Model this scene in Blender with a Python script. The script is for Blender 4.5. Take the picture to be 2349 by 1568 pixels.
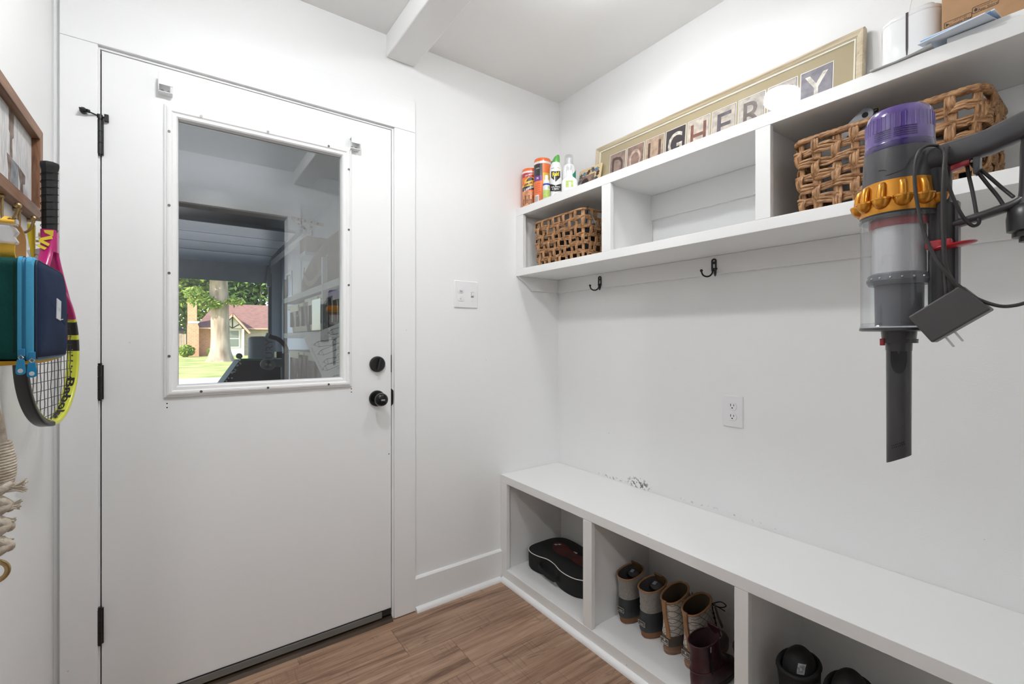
import bpy, bmesh, math, random
import numpy as np
from mathutils import Matrix, Vector

for o in list(bpy.data.objects):
    bpy.data.objects.remove(o)
scene = bpy.context.scene
col = scene.collection
R = math.radians
sin, cos, pi = math.sin, math.cos, math.pi
rng = random.Random(7)

# ------------------------------------------------------------------ camera
CAM_Z = 1.187
cam_data = bpy.data.cameras.new('camera')
cam = bpy.data.objects.new('camera', cam_data)
col.objects.link(cam)
cam.location = (0, 0, CAM_Z)
cam.rotation_euler = (R(90), 0, R(-35.82))
cam_data.sensor_width = 36
cam_data.lens = 36 * 1052 / 2349
cam_data.shift_y = -7.8 / 2349
cam_data.clip_start = 0.01
cam_data.clip_end = 400
scene.camera = cam

# ------------------------------------------------------------------ world, sun, exposure
world = bpy.data.worlds.new('world')
scene.world = world
world.use_nodes = True
wn = world.node_tree
bg = wn.nodes['Background']
sky = wn.nodes.new('ShaderNodeTexSky')
sky.sky_type = 'NISHITA'
sky.sun_disc = False
sky.sun_elevation = R(38)
sky.sun_rotation = R(232)
wn.links.new(sky.outputs[0], bg.inputs[0])
bg.inputs[1].default_value = 0.72
sun_d = bpy.data.lights.new('sun', 'SUN')
sun_d.energy = 13.5
sun_d.angle = R(0.6)
sun_d.color = (1.0, 0.93, 0.80)
sun = bpy.data.objects.new('sun', sun_d)
col.objects.link(sun)
sun.rotation_euler = Vector((0.74, 0.34, -0.58)).to_track_quat('-Z', 'Y').to_euler()
scene.view_settings.view_transform = 'Standard'
scene.view_settings.look = 'None'
scene.view_settings.gamma = 1
scene.view_settings.use_curve_mapping = False
scene.view_settings.exposure = 0.0
LAMP_POWER = 181.0       # radiance of the two ceiling lamps' diffusers

# ------------------------------------------------------------------ materials
MATS = {}
def _nodes(name):
    m = bpy.data.materials.new(name)
    m.use_nodes = True
    nt = m.node_tree
    return m, nt, nt.nodes['Principled BSDF'], nt.links
def mat(name, c, rough=0.5, metal=0.0, var=0.0, vscale=8.0, bump=0.0, bscale=60.0, coat=0.0,
        spec=0.5, stretch=(1, 1, 1), c2=None, sheen=0.0, emis=None):
    """principled material with noise variation of colour and fine relief"""
    if name in MATS:
        return MATS[name]
    m, nt, p, L = _nodes(name)
    p.inputs['Base Color'].default_value = (*c, 1)
    p.inputs['Roughness'].default_value = rough
    p.inputs['Metallic'].default_value = metal
    p.inputs['Specular IOR Level'].default_value = spec
    p.inputs['Coat Weight'].default_value = coat
    p.inputs['Sheen Weight'].default_value = sheen
    if emis:
        p.inputs['Emission Color'].default_value = (*emis[0], 1)
        p.inputs['Emission Strength'].default_value = emis[1]
    tc = nt.nodes.new('ShaderNodeTexCoord')
    mp = nt.nodes.new('ShaderNodeMapping')
    mp.inputs['Scale'].default_value = stretch
    L.new(tc.outputs['Object'], mp.inputs[0])
    if var or c2:
        n = nt.nodes.new('ShaderNodeTexNoise')
        n.inputs['Scale'].default_value = vscale
        n.inputs['Detail'].default_value = 4
        L.new(mp.outputs[0], n.inputs['Vector'])
        r = nt.nodes.new('ShaderNodeValToRGB')
        a = c if c2 else tuple(max(0, x * (1 - var)) for x in c)
        b = c2 if c2 else tuple(min(1, x * (1 + var)) for x in c)
        r.color_ramp.elements[0].position = 0.35
        r.color_ramp.elements[1].position = 0.65
        r.color_ramp.elements[0].color = (*a, 1)
        r.color_ramp.elements[1].color = (*b, 1)
        L.new(n.outputs['Fac'], r.inputs[0])
        L.new(r.outputs[0], p.inputs['Base Color'])
    if bump:
        n2 = nt.nodes.new('ShaderNodeTexNoise')
        n2.inputs['Scale'].default_value = bscale
        n2.inputs['Detail'].default_value = 3
        L.new(mp.outputs[0], n2.inputs['Vector'])
        b = nt.nodes.new('ShaderNodeBump')
        b.inputs['Strength'].default_value = bump
        b.inputs['Distance'].default_value = 0.002
        L.new(n2.outputs['Fac'], b.inputs['Height'])
        L.new(b.outputs[0], p.inputs['Normal'])
    MATS[name] = m
    return m

def clear_mat(name, tint, refl=0.08, rough=0.0, haze=0.0, hazecol=(0.8, 0.8, 0.8)):
    """thin clear pane: tinted transmission plus fresnel reflection (same for every ray)"""
    if name in MATS:
        return MATS[name]
    m = bpy.data.materials.new(name)
    m.use_nodes = True
    nt = m.node_tree
    nt.nodes.clear()
    L = nt.links
    out = nt.nodes.new('ShaderNodeOutputMaterial')
    tr = nt.nodes.new('ShaderNodeBsdfTransparent')
    tr.inputs[0].default_value = (*tint, 1)
    gl = nt.nodes.new('ShaderNodeBsdfGlossy')
    gl.inputs['Roughness'].default_value = rough
    # Schlick reflectance, the same from both faces
    lw = nt.nodes.new('ShaderNodeLayerWeight')
    lw.inputs[0].default_value = 0.5
    pw = nt.nodes.new('ShaderNodeMath')
    pw.operation = 'POWER'
    pw.inputs[1].default_value = 5.0
    L.new(lw.outputs['Facing'], pw.inputs[0])
    mul = nt.nodes.new('ShaderNodeMath')
    mul.operation = 'MULTIPLY_ADD'
    mul.use_clamp = True
    mul.inputs[1].default_value = 1.0 - refl
    mul.inputs[2].default_value = refl
    L.new(pw.outputs[0], mul.inputs[0])
    mx = nt.nodes.new('ShaderNodeMixShader')
    L.new(mul.outputs[0], mx.inputs[0])
    base = tr
    if haze:
        df = nt.nodes.new('ShaderNodeBsdfDiffuse')
        df.inputs[0].default_value = (*hazecol, 1)
        m2 = nt.nodes.new('ShaderNodeMixShader')
        m2.inputs[0].default_value = haze
        L.new(tr.outputs[0], m2.inputs[1])
        L.new(df.outputs[0], m2.inputs[2])
        base = m2
    L.new(base.outputs[0], mx.inputs[1])
    L.new(gl.outputs[0], mx.inputs[2])
    L.new(mx.outputs[0], out.inputs[0])
    MATS[name] = m
    return m

def paint_mat(name, c, rough, bump, bscale, specks=0.0, scuff=None):
    """white paint: faint mottling, roller texture, small specks of dirt and (optional) one scuffed patch"""
    if name in MATS:
        return MATS[name]
    m, nt, p, L = _nodes(name)
    p.inputs['Roughness'].default_value = rough
    geo = nt.nodes.new('ShaderNodeNewGeometry')
    pos = geo.outputs['Position']
    n = nt.nodes.new('ShaderNodeTexNoise')
    n.inputs['Scale'].default_value = 2.2
    n.inputs['Detail'].default_value = 3
    L.new(pos, n.inputs['Vector'])
    r = nt.nodes.new('ShaderNodeValToRGB')
    r.color_ramp.elements[0].color = (*[x * 0.97 for x in c], 1)
    r.color_ramp.elements[1].color = (*c, 1)
    L.new(n.outputs['Fac'], r.inputs[0])
    colr = r.outputs[0]
    def darken(colr, maskout, dc):
        mx = nt.nodes.new('ShaderNodeMix')
        mx.data_type = 'RGBA'
        L.new(maskout, mx.inputs[0])
        L.new(colr, mx.inputs[6])
        mx.inputs[7].default_value = (*dc, 1)
        return mx.outputs[2]
    if specks:
        v = nt.nodes.new('ShaderNodeTexVoronoi')
        v.inputs['Scale'].default_value = 7
        L.new(pos, v.inputs['Vector'])
        mr = nt.nodes.new('ShaderNodeMapRange')
        mr.inputs[1].default_value = 0.012
        mr.inputs[2].default_value = 0.018
        mr.inputs[3].default_value = specks
        mr.inputs[4].default_value = 0
        L.new(v.outputs['Distance'], mr.inputs[0])
        colr = darken(colr, mr.outputs[0], (0.22, 0.19, 0.16))
    if scuff:
        for (cy, cz, ry, rz, amt, th) in scuff:
            mp = nt.nodes.new('ShaderNodeMapping')
            mp.vector_type = 'TEXTURE'
            mp.inputs['Location'].default_value = (0, cy, cz)
            mp.inputs['Scale'].default_value = (1000, ry, rz)
            L.new(pos, mp.inputs[0])
            ln = nt.nodes.new('ShaderNodeVectorMath')
            ln.operation = 'LENGTH'
            L.new(mp.outputs[0], ln.inputs[0])
            fall = nt.nodes.new('ShaderNodeMapRange')
            fall.inputs[1].default_value = 0.5
            fall.inputs[2].default_value = 1.0
            fall.inputs[3].default_value = 1
            fall.inputs[4].default_value = 0
            L.new(ln.outputs['Value'], fall.inputs[0])
            nz = nt.nodes.new('ShaderNodeTexNoise')
            nz.inputs['Scale'].default_value = 75
            nz.inputs['Detail'].default_value = 6
            L.new(pos, nz.inputs['Vector'])
            t = nt.nodes.new('ShaderNodeMapRange')
            t.inputs[1].default_value = th
            t.inputs[2].default_value = th + 0.05
            t.inputs[4].default_value = amt
            L.new(nz.outputs['Fac'], t.inputs[0])
            mu = nt.nodes.new('ShaderNodeMath')
            mu.operation = 'MULTIPLY'
            L.new(fall.outputs[0], mu.inputs[0])
            L.new(t.outputs[0], mu.inputs[1])
            colr = darken(colr, mu.outputs[0], (0.10, 0.09, 0.085))
    L.new(colr, p.inputs['Base Color'])
    if bump:
        n2 = nt.nodes.new('ShaderNodeTexNoise')
        n2.inputs['Scale'].default_value = bscale
        n2.inputs['Detail'].default_value = 2
        L.new(pos, n2.inputs['Vector'])
        b = nt.nodes.new('ShaderNodeBump')
        b.inputs['Strength'].default_value = bump
        b.inputs['Distance'].default_value = 0.001
        L.new(n2.outputs['Fac'], b.inputs['Height'])
        L.new(b.outputs[0], p.inputs['Normal'])
    MATS[name] = m
    return m

def wood_mat(name, dark, mid, light, axis='X', scale=1.0, rough=0.45, random_shift=True, saw=0.0):
    """straight grain with dark streaks; each object gets its own stretch of grain"""
    if name in MATS:
        return MATS[name]
    m, nt, p, L = _nodes(name)
    p.inputs['Roughness'].default_value = rough
    tc = nt.nodes.new('ShaderNodeTexCoord')
    geo = nt.nodes.new('ShaderNodeNewGeometry')
    oi = nt.nodes.new('ShaderNodeObjectInfo')
    ad = nt.nodes.new('ShaderNodeVectorMath')
    ad.operation = 'MULTIPLY_ADD'
    ad.inputs[0].default_value = (1, 1, 1)
    sc = nt.nodes.new('ShaderNodeVectorMath')
    sc.operation = 'SCALE'
    sc.inputs['Scale'].default_value = 37.0 if random_shift else 0.0
    cmb = nt.nodes.new('ShaderNodeCombineXYZ')
    for i in range(3):
        L.new(oi.outputs['Random'], cmb.inputs[i])
    L.new(cmb.outputs[0], sc.inputs[0])
    a2 = nt.nodes.new('ShaderNodeVectorMath')
    a2.operation = 'ADD'
    L.new(geo.outputs['Position'], a2.inputs[0])
    L.new(sc.outputs[0], a2.inputs[1])
    mp = nt.nodes.new('ShaderNodeMapping')
    s = {'X': (1.8, 34, 34), 'Y': (22, 1.3, 22), 'Z': (22, 22, 1.3)}[axis]
    mp.inputs['Scale'].default_value = tuple(x * scale for x in s)
    L.new(a2.outputs[0], mp.inputs[0])
    n = nt.nodes.new('ShaderNodeTexNoise')
    n.inputs['Scale'].default_value = 1.0
    n.inputs['Detail'].default_value = 9
    n.inputs['Roughness'].default_value = 0.68
    n.inputs['Distortion'].default_value = 0.9
    L.new(mp.outputs[0], n.inputs['Vector'])
    r = nt.nodes.new('ShaderNodeValToRGB')
    e = r.color_ramp.elements
    e[0].position = 0.32
    e[0].color = (*dark, 1)
    e[1].position = 0.68
    e[1].color = (*light, 1)
    k = e.new(0.47)
    k.color = (*mid, 1)
    L.new(n.outputs['Fac'], r.inputs[0])
    colr = r.outputs[0]
    # board-to-board tone
    hs = nt.nodes.new('ShaderNodeHueSaturation')
    mr = nt.nodes.new('ShaderNodeMapRange')
    mr.inputs[3].default_value = 0.9
    mr.inputs[4].default_value = 1.1
    L.new(oi.outputs['Random'], mr.inputs[0])
    L.new(mr.outputs[0], hs.inputs['Value'])
    L.new(colr, hs.inputs['Color'])
    colr = hs.outputs[0]
    if saw:
        mp2 = nt.nodes.new('ShaderNodeMapping')
        s2 = {'X': (110, 5, 5), 'Y': (5, 110, 5), 'Z': (5, 5, 110)}[axis]
        mp2.inputs['Scale'].default_value = s2
        L.new(a2.outputs[0], mp2.inputs[0])
        n3 = nt.nodes.new('ShaderNodeTexNoise')
        n3.inputs['Scale'].default_value = 1.0
        n3.inputs['Detail'].default_value = 2
        L.new(mp2.outputs[0], n3.inputs['Vector'])
        big = nt.nodes.new('ShaderNodeTexNoise')
        big.inputs['Scale'].default_value = 5
        L.new(a2.outputs[0], big.inputs['Vector'])
        t1 = nt.nodes.new('ShaderNodeMapRange')
        t1.inputs[1].default_value = 0.55
        t1.inputs[2].default_value = 0.7
        L.new(n3.outputs['Fac'], t1.inputs[0])
        t2 = nt.nodes.new('ShaderNodeMapRange')
        t2.inputs[1].default_value = 0.50
        t2.inputs[2].default_value = 0.62
        t2.inputs[4].default_value = saw
        L.new(big.outputs['Fac'], t2.inputs[0])
        mu = nt.nodes.new('ShaderNodeMath')
        mu.operation = 'MULTIPLY'
        L.new(t1.outputs[0], mu.inputs[0])
        L.new(t2.outputs[0], mu.inputs[1])
        mx = nt.nodes.new('ShaderNodeMix')
        mx.data_type = 'RGBA'
        L.new(mu.outputs[0], mx.inputs[0])
        L.new(colr, mx.inputs[6])
        mx.inputs[7].default_value = (*dark, 1)
        colr = mx.outputs[2]
        # thin dark checks running with the grain
        mp3 = nt.nodes.new('ShaderNodeMapping')
        mp3.inputs['Scale'].default_value = {'X': (3.2, 26, 26), 'Y': (26, 3.2, 26), 'Z': (26, 26, 3.2)}[axis]
        L.new(a2.outputs[0], mp3.inputs[0])
        n4 = nt.nodes.new('ShaderNodeTexNoise')
        n4.inputs['Scale'].default_value = 1.0
        n4.inputs['Detail'].default_value = 5
        n4.inputs['Distortion'].default_value = 1.6
        L.new(mp3.outputs[0], n4.inputs['Vector'])
        t3 = nt.nodes.new('ShaderNodeMapRange')
        t3.inputs[1].default_value = 0.60
        t3.inputs[2].default_value = 0.72
        t3.inputs[4].default_value = 0.75
        L.new(n4.outputs['Fac'], t3.inputs[0])
        mx3 = nt.nodes.new('ShaderNodeMix')
        mx3.data_type = 'RGBA'
        L.new(t3.outputs[0], mx3.inputs[0])
        L.new(colr, mx3.inputs[6])
        mx3.inputs[7].default_value = (*[x * 0.75 for x in dark], 1)
        colr = mx3.outputs[2]
    L.new(colr, p.inputs['Base Color'])
    b = nt.nodes.new('ShaderNodeBump')
    b.inputs['Strength'].default_value = 0.12
    b.inputs['Distance'].default_value = 0.001
    L.new(n.outputs['Fac'], b.inputs['Height'])
    L.new(b.outputs[0], p.inputs['Normal'])
    MATS[name] = m
    return m

def brick_mat(name, c1, c2, mortar, scale):
    if name in MATS:
        return MATS[name]
    m, nt, p, L = _nodes(name)
    p.inputs['Roughness'].default_value = 0.9
    geo = nt.nodes.new('ShaderNodeNewGeometry')
    sx = nt.nodes.new('ShaderNodeSeparateXYZ')
    L.new(geo.outputs['Position'], sx.inputs[0])
    ad = nt.nodes.new('ShaderNodeMath')
    L.new(sx.outputs[0], ad.inputs[0])
    L.new(sx.outputs[1], ad.inputs[1])
    cb = nt.nodes.new('ShaderNodeCombineXYZ')
    L.new(ad.outputs[0], cb.inputs[0])
    L.new(sx.outputs[2], cb.inputs[1])
    b = nt.nodes.new('ShaderNodeTexBrick')
    b.inputs['Color1'].default_value = (*c1, 1)
    b.inputs['Color2'].default_value = (*c2, 1)
    b.inputs['Mortar'].default_value = (*mortar, 1)
    b.inputs['Scale'].default_value = scale
    b.inputs['Mortar Size'].default_value = 0.02
    L.new(cb.outputs[0], b.inputs['Vector'])
    L.new(b.outputs[0], p.inputs['Base Color'])
    MATS[name] = m
    return m

# ------------------------------------------------------------------ mesh building
class MB:
    def __init__(self, M=None):
        self.v, self.f, self.m = [], [], []
        self.M = M or Matrix()
    def add(self, vs, fs, mi=0):
        b = len(self.v)
        self.v += [self.M @ Vector(p) for p in vs]
        self.f += [[b + i for i in f] for f in fs]
        self.m += [mi] * len(fs)
        return self
    def box(self, x0, x1, y0, y1, z0, z1, mi=0):
        x0, x1 = min(x0, x1), max(x0, x1)
        y0, y1 = min(y0, y1), max(y0, y1)
        z0, z1 = min(z0, z1), max(z0, z1)
        vs = [(x0, y0, z0), (x1, y0, z0), (x1, y1, z0), (x0, y1, z0), (x0, y0, z1), (x1, y0, z1), (x1, y1, z1), (x0, y1, z1)]
        fs = [(0, 3, 2, 1), (4, 5, 6, 7), (0, 1, 5, 4), (1, 2, 6, 5), (2, 3, 7, 6), (3, 0, 4, 7)]
        return self.add(vs, fs, mi)
    def prism(self, poly, axis, a, b, mi=0, cap=True):
        """poly: 2D points; axis 'X': (y,z) extruded x=a..b, 'Y': (x,z), 'Z': (x,y)"""
        def P(p, t):
            return {'X': (t, p[0], p[1]), 'Y': (p[0], t, p[1]), 'Z': (p[0], p[1], t)}[axis]
        n = len(poly)
        vs = [P(p, a) for p in poly] + [P(p, b) for p in poly]
        fs = [(i, (i + 1) % n, n + (i + 1) % n, n + i) for i in range(n)]
        if cap:
            fs += [tuple(range(n))[::-1], tuple(range(n, 2 * n))]
        return self.add(vs, fs, mi)
    def lathe(self, prof, cx=0, cy=0, seg=32, mi=0, a0=0.0, a1=2 * pi, rmod=None):
        """prof: (r, z) pairs, axis vertical through cx,cy"""
        full = abs(a1 - a0 - 2 * pi) < 1e-6
        n = seg if full else seg + 1
        vs = []
        for (r, z) in prof:
            for i in range(n):
                a = a0 + (a1 - a0) * i / seg
                rr = r * (rmod(a, z) if rmod else 1)
                vs.append((cx + rr * cos(a), cy + rr * sin(a), z))
        fs = []
        for j in range(len(prof) - 1):
            for i in range(seg):
                k = (i + 1) % n if full else i + 1
                fs.append((j * n + i, j * n + k, (j + 1) * n + k, (j + 1) * n + i))
        if full and prof[0][0] > 1e-6:
            fs.append(tuple(range(n))[::-1]) if prof[0][1] <= prof[-1][1] else fs.append(tuple(range(n)))
        if full and prof[-1][0] > 1e-6:
            b = (len(prof) - 1) * n
            fs.append(tuple(range(b, b + n)))
        return self.add(vs, fs, mi)
    def cyl(self, p0, p1, r0, r1=None, seg=16, mi=0, cap=True):
        r1 = r0 if r1 is None else r1
        return self.tube([p0, p1], [r0, r1], seg, mi=mi, cap=cap)
    def tube(self, pts, r, seg=8, closed=False, mi=0, cap=True, sec=None, up=None, twist=0.0):
        """sweep a circle (or section sec: 2D points scaled by r) along pts"""
        pts = [Vector(p) for p in pts]
        n = len(pts)
        rs = r if isinstance(r, (list, tuple)) else [r] * n
        sec = sec or [(cos(2 * pi * i / seg), sin(2 * pi * i / seg)) for i in range(seg)]
        k = len(sec)
        vs = []
        prev = None
        for i in range(n):
            if closed:
                t = pts[(i + 1) % n] - pts[i - 1]
            else:
                t = pts[min(i + 1, n - 1)] - pts[max(i - 1, 0)]
            t = t.normalized() if t.length > 1e-9 else Vector((0, 0, 1))
            if up is not None:
                nrm = Vector(up)
                nrm = (nrm - t * nrm.dot(t))
            elif prev is None:
                nrm = Vector((0, 0, 1)) if abs(t.z) < 0.9 else Vector((1, 0, 0))
                nrm = nrm - t * nrm.dot(t)
            else:
                nrm = prev - t * prev.dot(t)
            if nrm.length < 1e-6:
                nrm = t.orthogonal()
            nrm.normalize()
            prev = nrm
            bn = t.cross(nrm)
            ca, sa = cos(twist * i), sin(twist * i)
            for (a, b) in sec:
                a2, b2 = a * ca - b * sa, a * sa + b * ca
                vs.append(pts[i] + nrm * (a2 * rs[i]) + bn * (b2 * rs[i]))
        fs = []
        for i in range(n if closed else n - 1):
            j = (i + 1) % n
            for q in range(k):
                w = (q + 1) % k
                fs.append((i * k + q, i * k + w, j * k + w, j * k + q))
        if cap and not closed:
            fs += [tuple(range(k))[::-1], tuple(range((n - 1) * k, n * k))]
        return self.add(vs, fs, mi)
    def ell(self, c, r, seg=16, rings=10, mi=0, z0=-1.0, z1=1.0):
        """ellipsoid with centre c and radii r, latitude clipped to z0..z1 (-1..1)"""
        r = r if isinstance(r, (list, tuple)) else (r, r, r)
        vs, fs = [], []
        t0, t1 = math.asin(z0), math.asin(z1)
        for j in range(rings + 1):
            t = t0 + (t1 - t0) * j / rings
            for i in range(seg):
                a = 2 * pi * i / seg
                vs.append((c[0] + r[0] * cos(t) * cos(a), c[1] + r[1] * cos(t) * sin(a), c[2] + r[2] * sin(t)))
        for j in range(rings):
            for i in range(seg):
                k = (i + 1) % seg
                fs.append((j * seg + i, j * seg + k, (j + 1) * seg + k, (j + 1) * seg + i))
        fs += [tuple(range(seg))[::-1], tuple(range(rings * seg, (rings + 1) * seg))]
        return self.add(vs, fs, mi)
    def loft(self, rings, mi=0, cap0=True, cap1=True, closed=True):
        k = len(rings[0])
        vs = [p for r in rings for p in r]
        fs = []
        for j in range(len(rings) - 1):
            for i in range(k if closed else k - 1):
                w = (i + 1) % k
                fs.append((j * k + i, j * k + w, (j + 1) * k + w, (j + 1) * k + i))
        if closed and cap0:
            fs.append(tuple(range(k))[::-1])
        if closed and cap1:
            b = (len(rings) - 1) * k
            fs.append(tuple(range(b, b + k)))
        return self.add(vs, fs, mi)
    def ring(self, x0, x1, z0, z1, hx0, hx1, hz0, hz1, y0, y1, mi=0):
        """board in the XZ plane with a rectangular hole, thickness y0..y1"""
        o = [(x0, z0), (x1, z0), (x1, z1), (x0, z1)]
        h = [(hx0, hz0), (hx1, hz0), (hx1, hz1), (hx0, hz1)]
        vs = [(p[0], y0, p[1]) for p in o + h] + [(p[0], y1, p[1]) for p in o + h]
        fs = []
        for i in range(4):
            j = (i + 1) % 4
            fs += [(i, j, 4 + j, 4 + i), (8 + j, 8 + i, 12 + i, 12 + j), (j, i, 8 + i, 8 + j), (4 + i, 4 + j, 12 + j, 12 + i)]
        return self.add(vs, fs, mi)
    def build(self, name, mats, parent=None, smooth=None, bevel=0.0, bseg=2, fix=True, loc=None):
        me = bpy.data.meshes.new(name)
        vs = self.v
        if loc is not None:
            lv = Vector(loc)
            vs = [p - lv for p in vs]
        me.from_pydata([tuple(p) for p in vs], [], self.f)
        for m in (mats if isinstance(mats, (list, tuple)) else [mats]):
            me.materials.append(m)
        if any(self.m):
            me.polygons.foreach_set('material_index', self.m)
        if fix:
            bm = bmesh.new()
            bm.from_mesh(me)
            bmesh.ops.recalc_face_normals(bm, faces=bm.faces)
            bm.to_mesh(me)
            bm.free()
        if smooth is not None:
            me.polygons.foreach_set('use_smooth', [True] * len(me.polygons))
            me.set_sharp_from_angle(angle=R(smooth))
        me.update()
        o = bpy.data.objects.new(name, me)
        col.objects.link(o)
        if loc is not None:
            o.location = loc
        if parent is not None:
            o.parent = parent
            o.matrix_parent_inverse = parent_world(parent).inverted()
        if bevel:
            b = o.modifiers.new('bevel', 'BEVEL')
            b.width = bevel
            b.segments = bseg
            b.limit_method = 'ANGLE'
            b.angle_limit = R(40)
        return o

def parent_world(o):
    m = Matrix.LocRotScale(o.location, o.rotation_euler, o.scale)
    if o.parent:
        return parent_world(o.parent) @ o.matrix_parent_inverse @ m
    return m

def tag(o, label=None, cat=None, group=None, kind=None):
    if label:
        o['label'] = label
    if cat:
        o['category'] = cat
    if group:
        o['group'] = group
    if kind:
        o['kind'] = kind
    return o

def thing(name, label, cat, loc=(0, 0, 0), group=None):
    o = bpy.data.objects.new(name, None)
    o.empty_display_size = 0.02
    o.location = loc
    col.objects.link(o)
    return tag(o, label, cat, group)

def struct(o):
    o['kind'] = 'structure'
    return o

def text_geo(s, size, spacing=1.0, bold=0.0):
    """outline of a line of text, centred, as 2D vertices and faces"""
    cu = bpy.data.curves.new('t', 'FONT')
    cu.body = s
    cu.size = size
    cu.align_x = 'CENTER'
    cu.align_y = 'CENTER'
    cu.space_character = spacing
    cu.resolution_u = 3
    cu.offset = bold
    ob = bpy.data.objects.new('t', cu)
    col.objects.link(ob)
    dg = bpy.context.evaluated_depsgraph_get()
    me = bpy.data.meshes.new_from_object(ob.evaluated_get(dg))
    vs = [(v.co.x, v.co.y) for v in me.vertices]
    fs = [tuple(p.vertices) for p in me.polygons]
    bpy.data.objects.remove(ob)
    bpy.data.curves.remove(cu)
    bpy.data.meshes.remove(me)
    return vs, fs

def text_plane(name, s, size, origin, ux, uy, m, parent, spacing=1.0, bold=0.0, sx=1.0):
    vs, fs = text_geo(s, size, spacing, bold)
    o, ux, uy = Vector(origin), Vector(ux).normalized(), Vector(uy).normalized()
    b = MB()
    b.add([o + ux * (u * sx) + uy * v for u, v in vs], fs)
    return b.build(name, m, parent, fix=False)

def text_cyl(name, s, size, cx, cy, r, ang, z, m, parent, spacing=1.0, bold=0.0, slant=0.0, sx=1.0):
    vs, fs = text_geo(s, size, spacing, bold)
    b = MB()
    b.add([(cx + r * cos(ang + u * sx / r), cy + r * sin(ang + u * sx / r), z + v + slant * u) for u, v in vs], fs)
    return b.build(name, m, parent, fix=False)

def cyl_patch(b, cx, cy, r, a0, a1, z0, z1, mi=0, n=8, z0f=None, z1f=None):
    vs = []
    for i in range(n + 1):
        t = i / n
        a = a0 + (a1 - a0) * t
        lo = z0f(t) if z0f else z0
        hi = z1f(t) if z1f else z1
        vs += [(cx + r * cos(a), cy + r * sin(a), lo), (cx + r * cos(a), cy + r * sin(a), hi)]
    b.add(vs, [(2 * i, 2 * i + 2, 2 * i + 3, 2 * i + 1) for i in range(n)], mi)
    return b

def smooth_path(pts, n=8, closed=False):
    """Catmull-Rom through points"""
    P = [Vector(p) for p in pts]
    out = []
    N = len(P)
    rngi = range(N if closed else N - 1)
    for i in rngi:
        if closed:
            p0, p1, p2, p3 = P[i - 1], P[i], P[(i + 1) % N], P[(i + 2) % N]
        else:
            p0, p1, p2, p3 = P[max(i - 1, 0)], P[i], P[i + 1], P[min(i + 2, N - 1)]
        for k in range(n):
            t = k / n
            out.append(0.5 * ((2 * p1) + (-p0 + p2) * t + (2 * p0 - 5 * p1 + 4 * p2 - p3) * t * t + (-p0 + 3 * p1 - 3 * p2 + p3) * t ** 3))
    if not closed:
        out.append(P[-1])
    return out

def rrect(w, h, r, n=5):
    """rounded rectangle outline, centred, counter-clockwise"""
    pts = []
    for (sx, sy, a) in ((1, 1, 0), (-1, 1, 90), (-1, -1, 180), (1, -1, 270)):
        for i in range(n + 1):
            t = R(a + 90 * i / n)
            pts.append((sx * (w / 2 - r) + r * cos(t), sy * (h / 2 - r) + r * sin(t)))
    return pts

# ------------------------------------------------------------------ colours
M_wall = paint_mat('wall_paint', (0.895, 0.90, 0.895), 0.55, 0.22, 260, specks=0.35)
M_wallB = paint_mat('wall_paint_scuffed', (0.895, 0.90, 0.895), 0.55, 0.22, 260, specks=0.55,
                    scuff=[(1.34, 0.535, 0.075, 0.03, 0.9, 0.52), (1.50, 0.524, 0.10, 0.009, 0.5, 0.55),
                           (0.95, 0.53, 0.25, 0.009, 0.35, 0.60)])
M_ceil = paint_mat('ceiling_paint', (0.91, 0.91, 0.90), 0.7, 0.12, 120)
M_trim = paint_mat('trim_paint', (0.895, 0.90, 0.90), 0.32, 0.05, 90, specks=0.35)
M_cab = paint_mat('cabinet_paint', (0.87, 0.87, 0.86), 0.38, 0.06, 110, specks=0.6)
M_door = paint_mat('door_paint', (0.89, 0.895, 0.895), 0.35, 0.05, 90, specks=0.3)
M_plastic_w = mat('white_plastic', (0.85, 0.85, 0.86), 0.3)
M_black = mat('black_metal', (0.012, 0.012, 0.013), 0.32, 0.2, bump=0.03)
M_blackhole = mat('black_recess', (0.01, 0.01, 0.01), 0.9)
M_brass = mat('brushed_brass', (0.44, 0.31, 0.15), 0.32, 1.0, var=0.1, vscale=30)
M_steel = mat('steel', (0.5, 0.5, 0.5), 0.35, 1.0)
M_screw = mat('screw_head', (0.16, 0.15, 0.15), 0.4, 0.8)
M_bronze = mat('bronze_threshold', (0.045, 0.028, 0.016), 0.45, 0.5, var=0.2)
M_sweep = mat('grey_door_sweep', (0.16, 0.155, 0.14), 0.6)
M_glass = clear_mat('window_glass', (0.97, 0.98, 0.98), 0.20)
M_picglass = clear_mat('picture_glass', (0.99, 0.99, 0.99), 0.03, 0.03)
M_floor = wood_mat('floor_wood', (0.15, 0.080, 0.048), (0.325, 0.195, 0.125), (0.50, 0.335, 0.23), 'X', 1.0, 0.42, True, 0.55)
M_slab = mat('subfloor', (0.1, 0.07, 0.05), 0.9)

# ================================================================== THE SETTING
YA = 1.878      # door wall
XB = 1.669      # wall with shelf and bench
XL = -0.303     # wall with hooks
YC = -0.06      # wall behind the camera (the camera stands in its doorway)
ZC = 2.467

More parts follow.
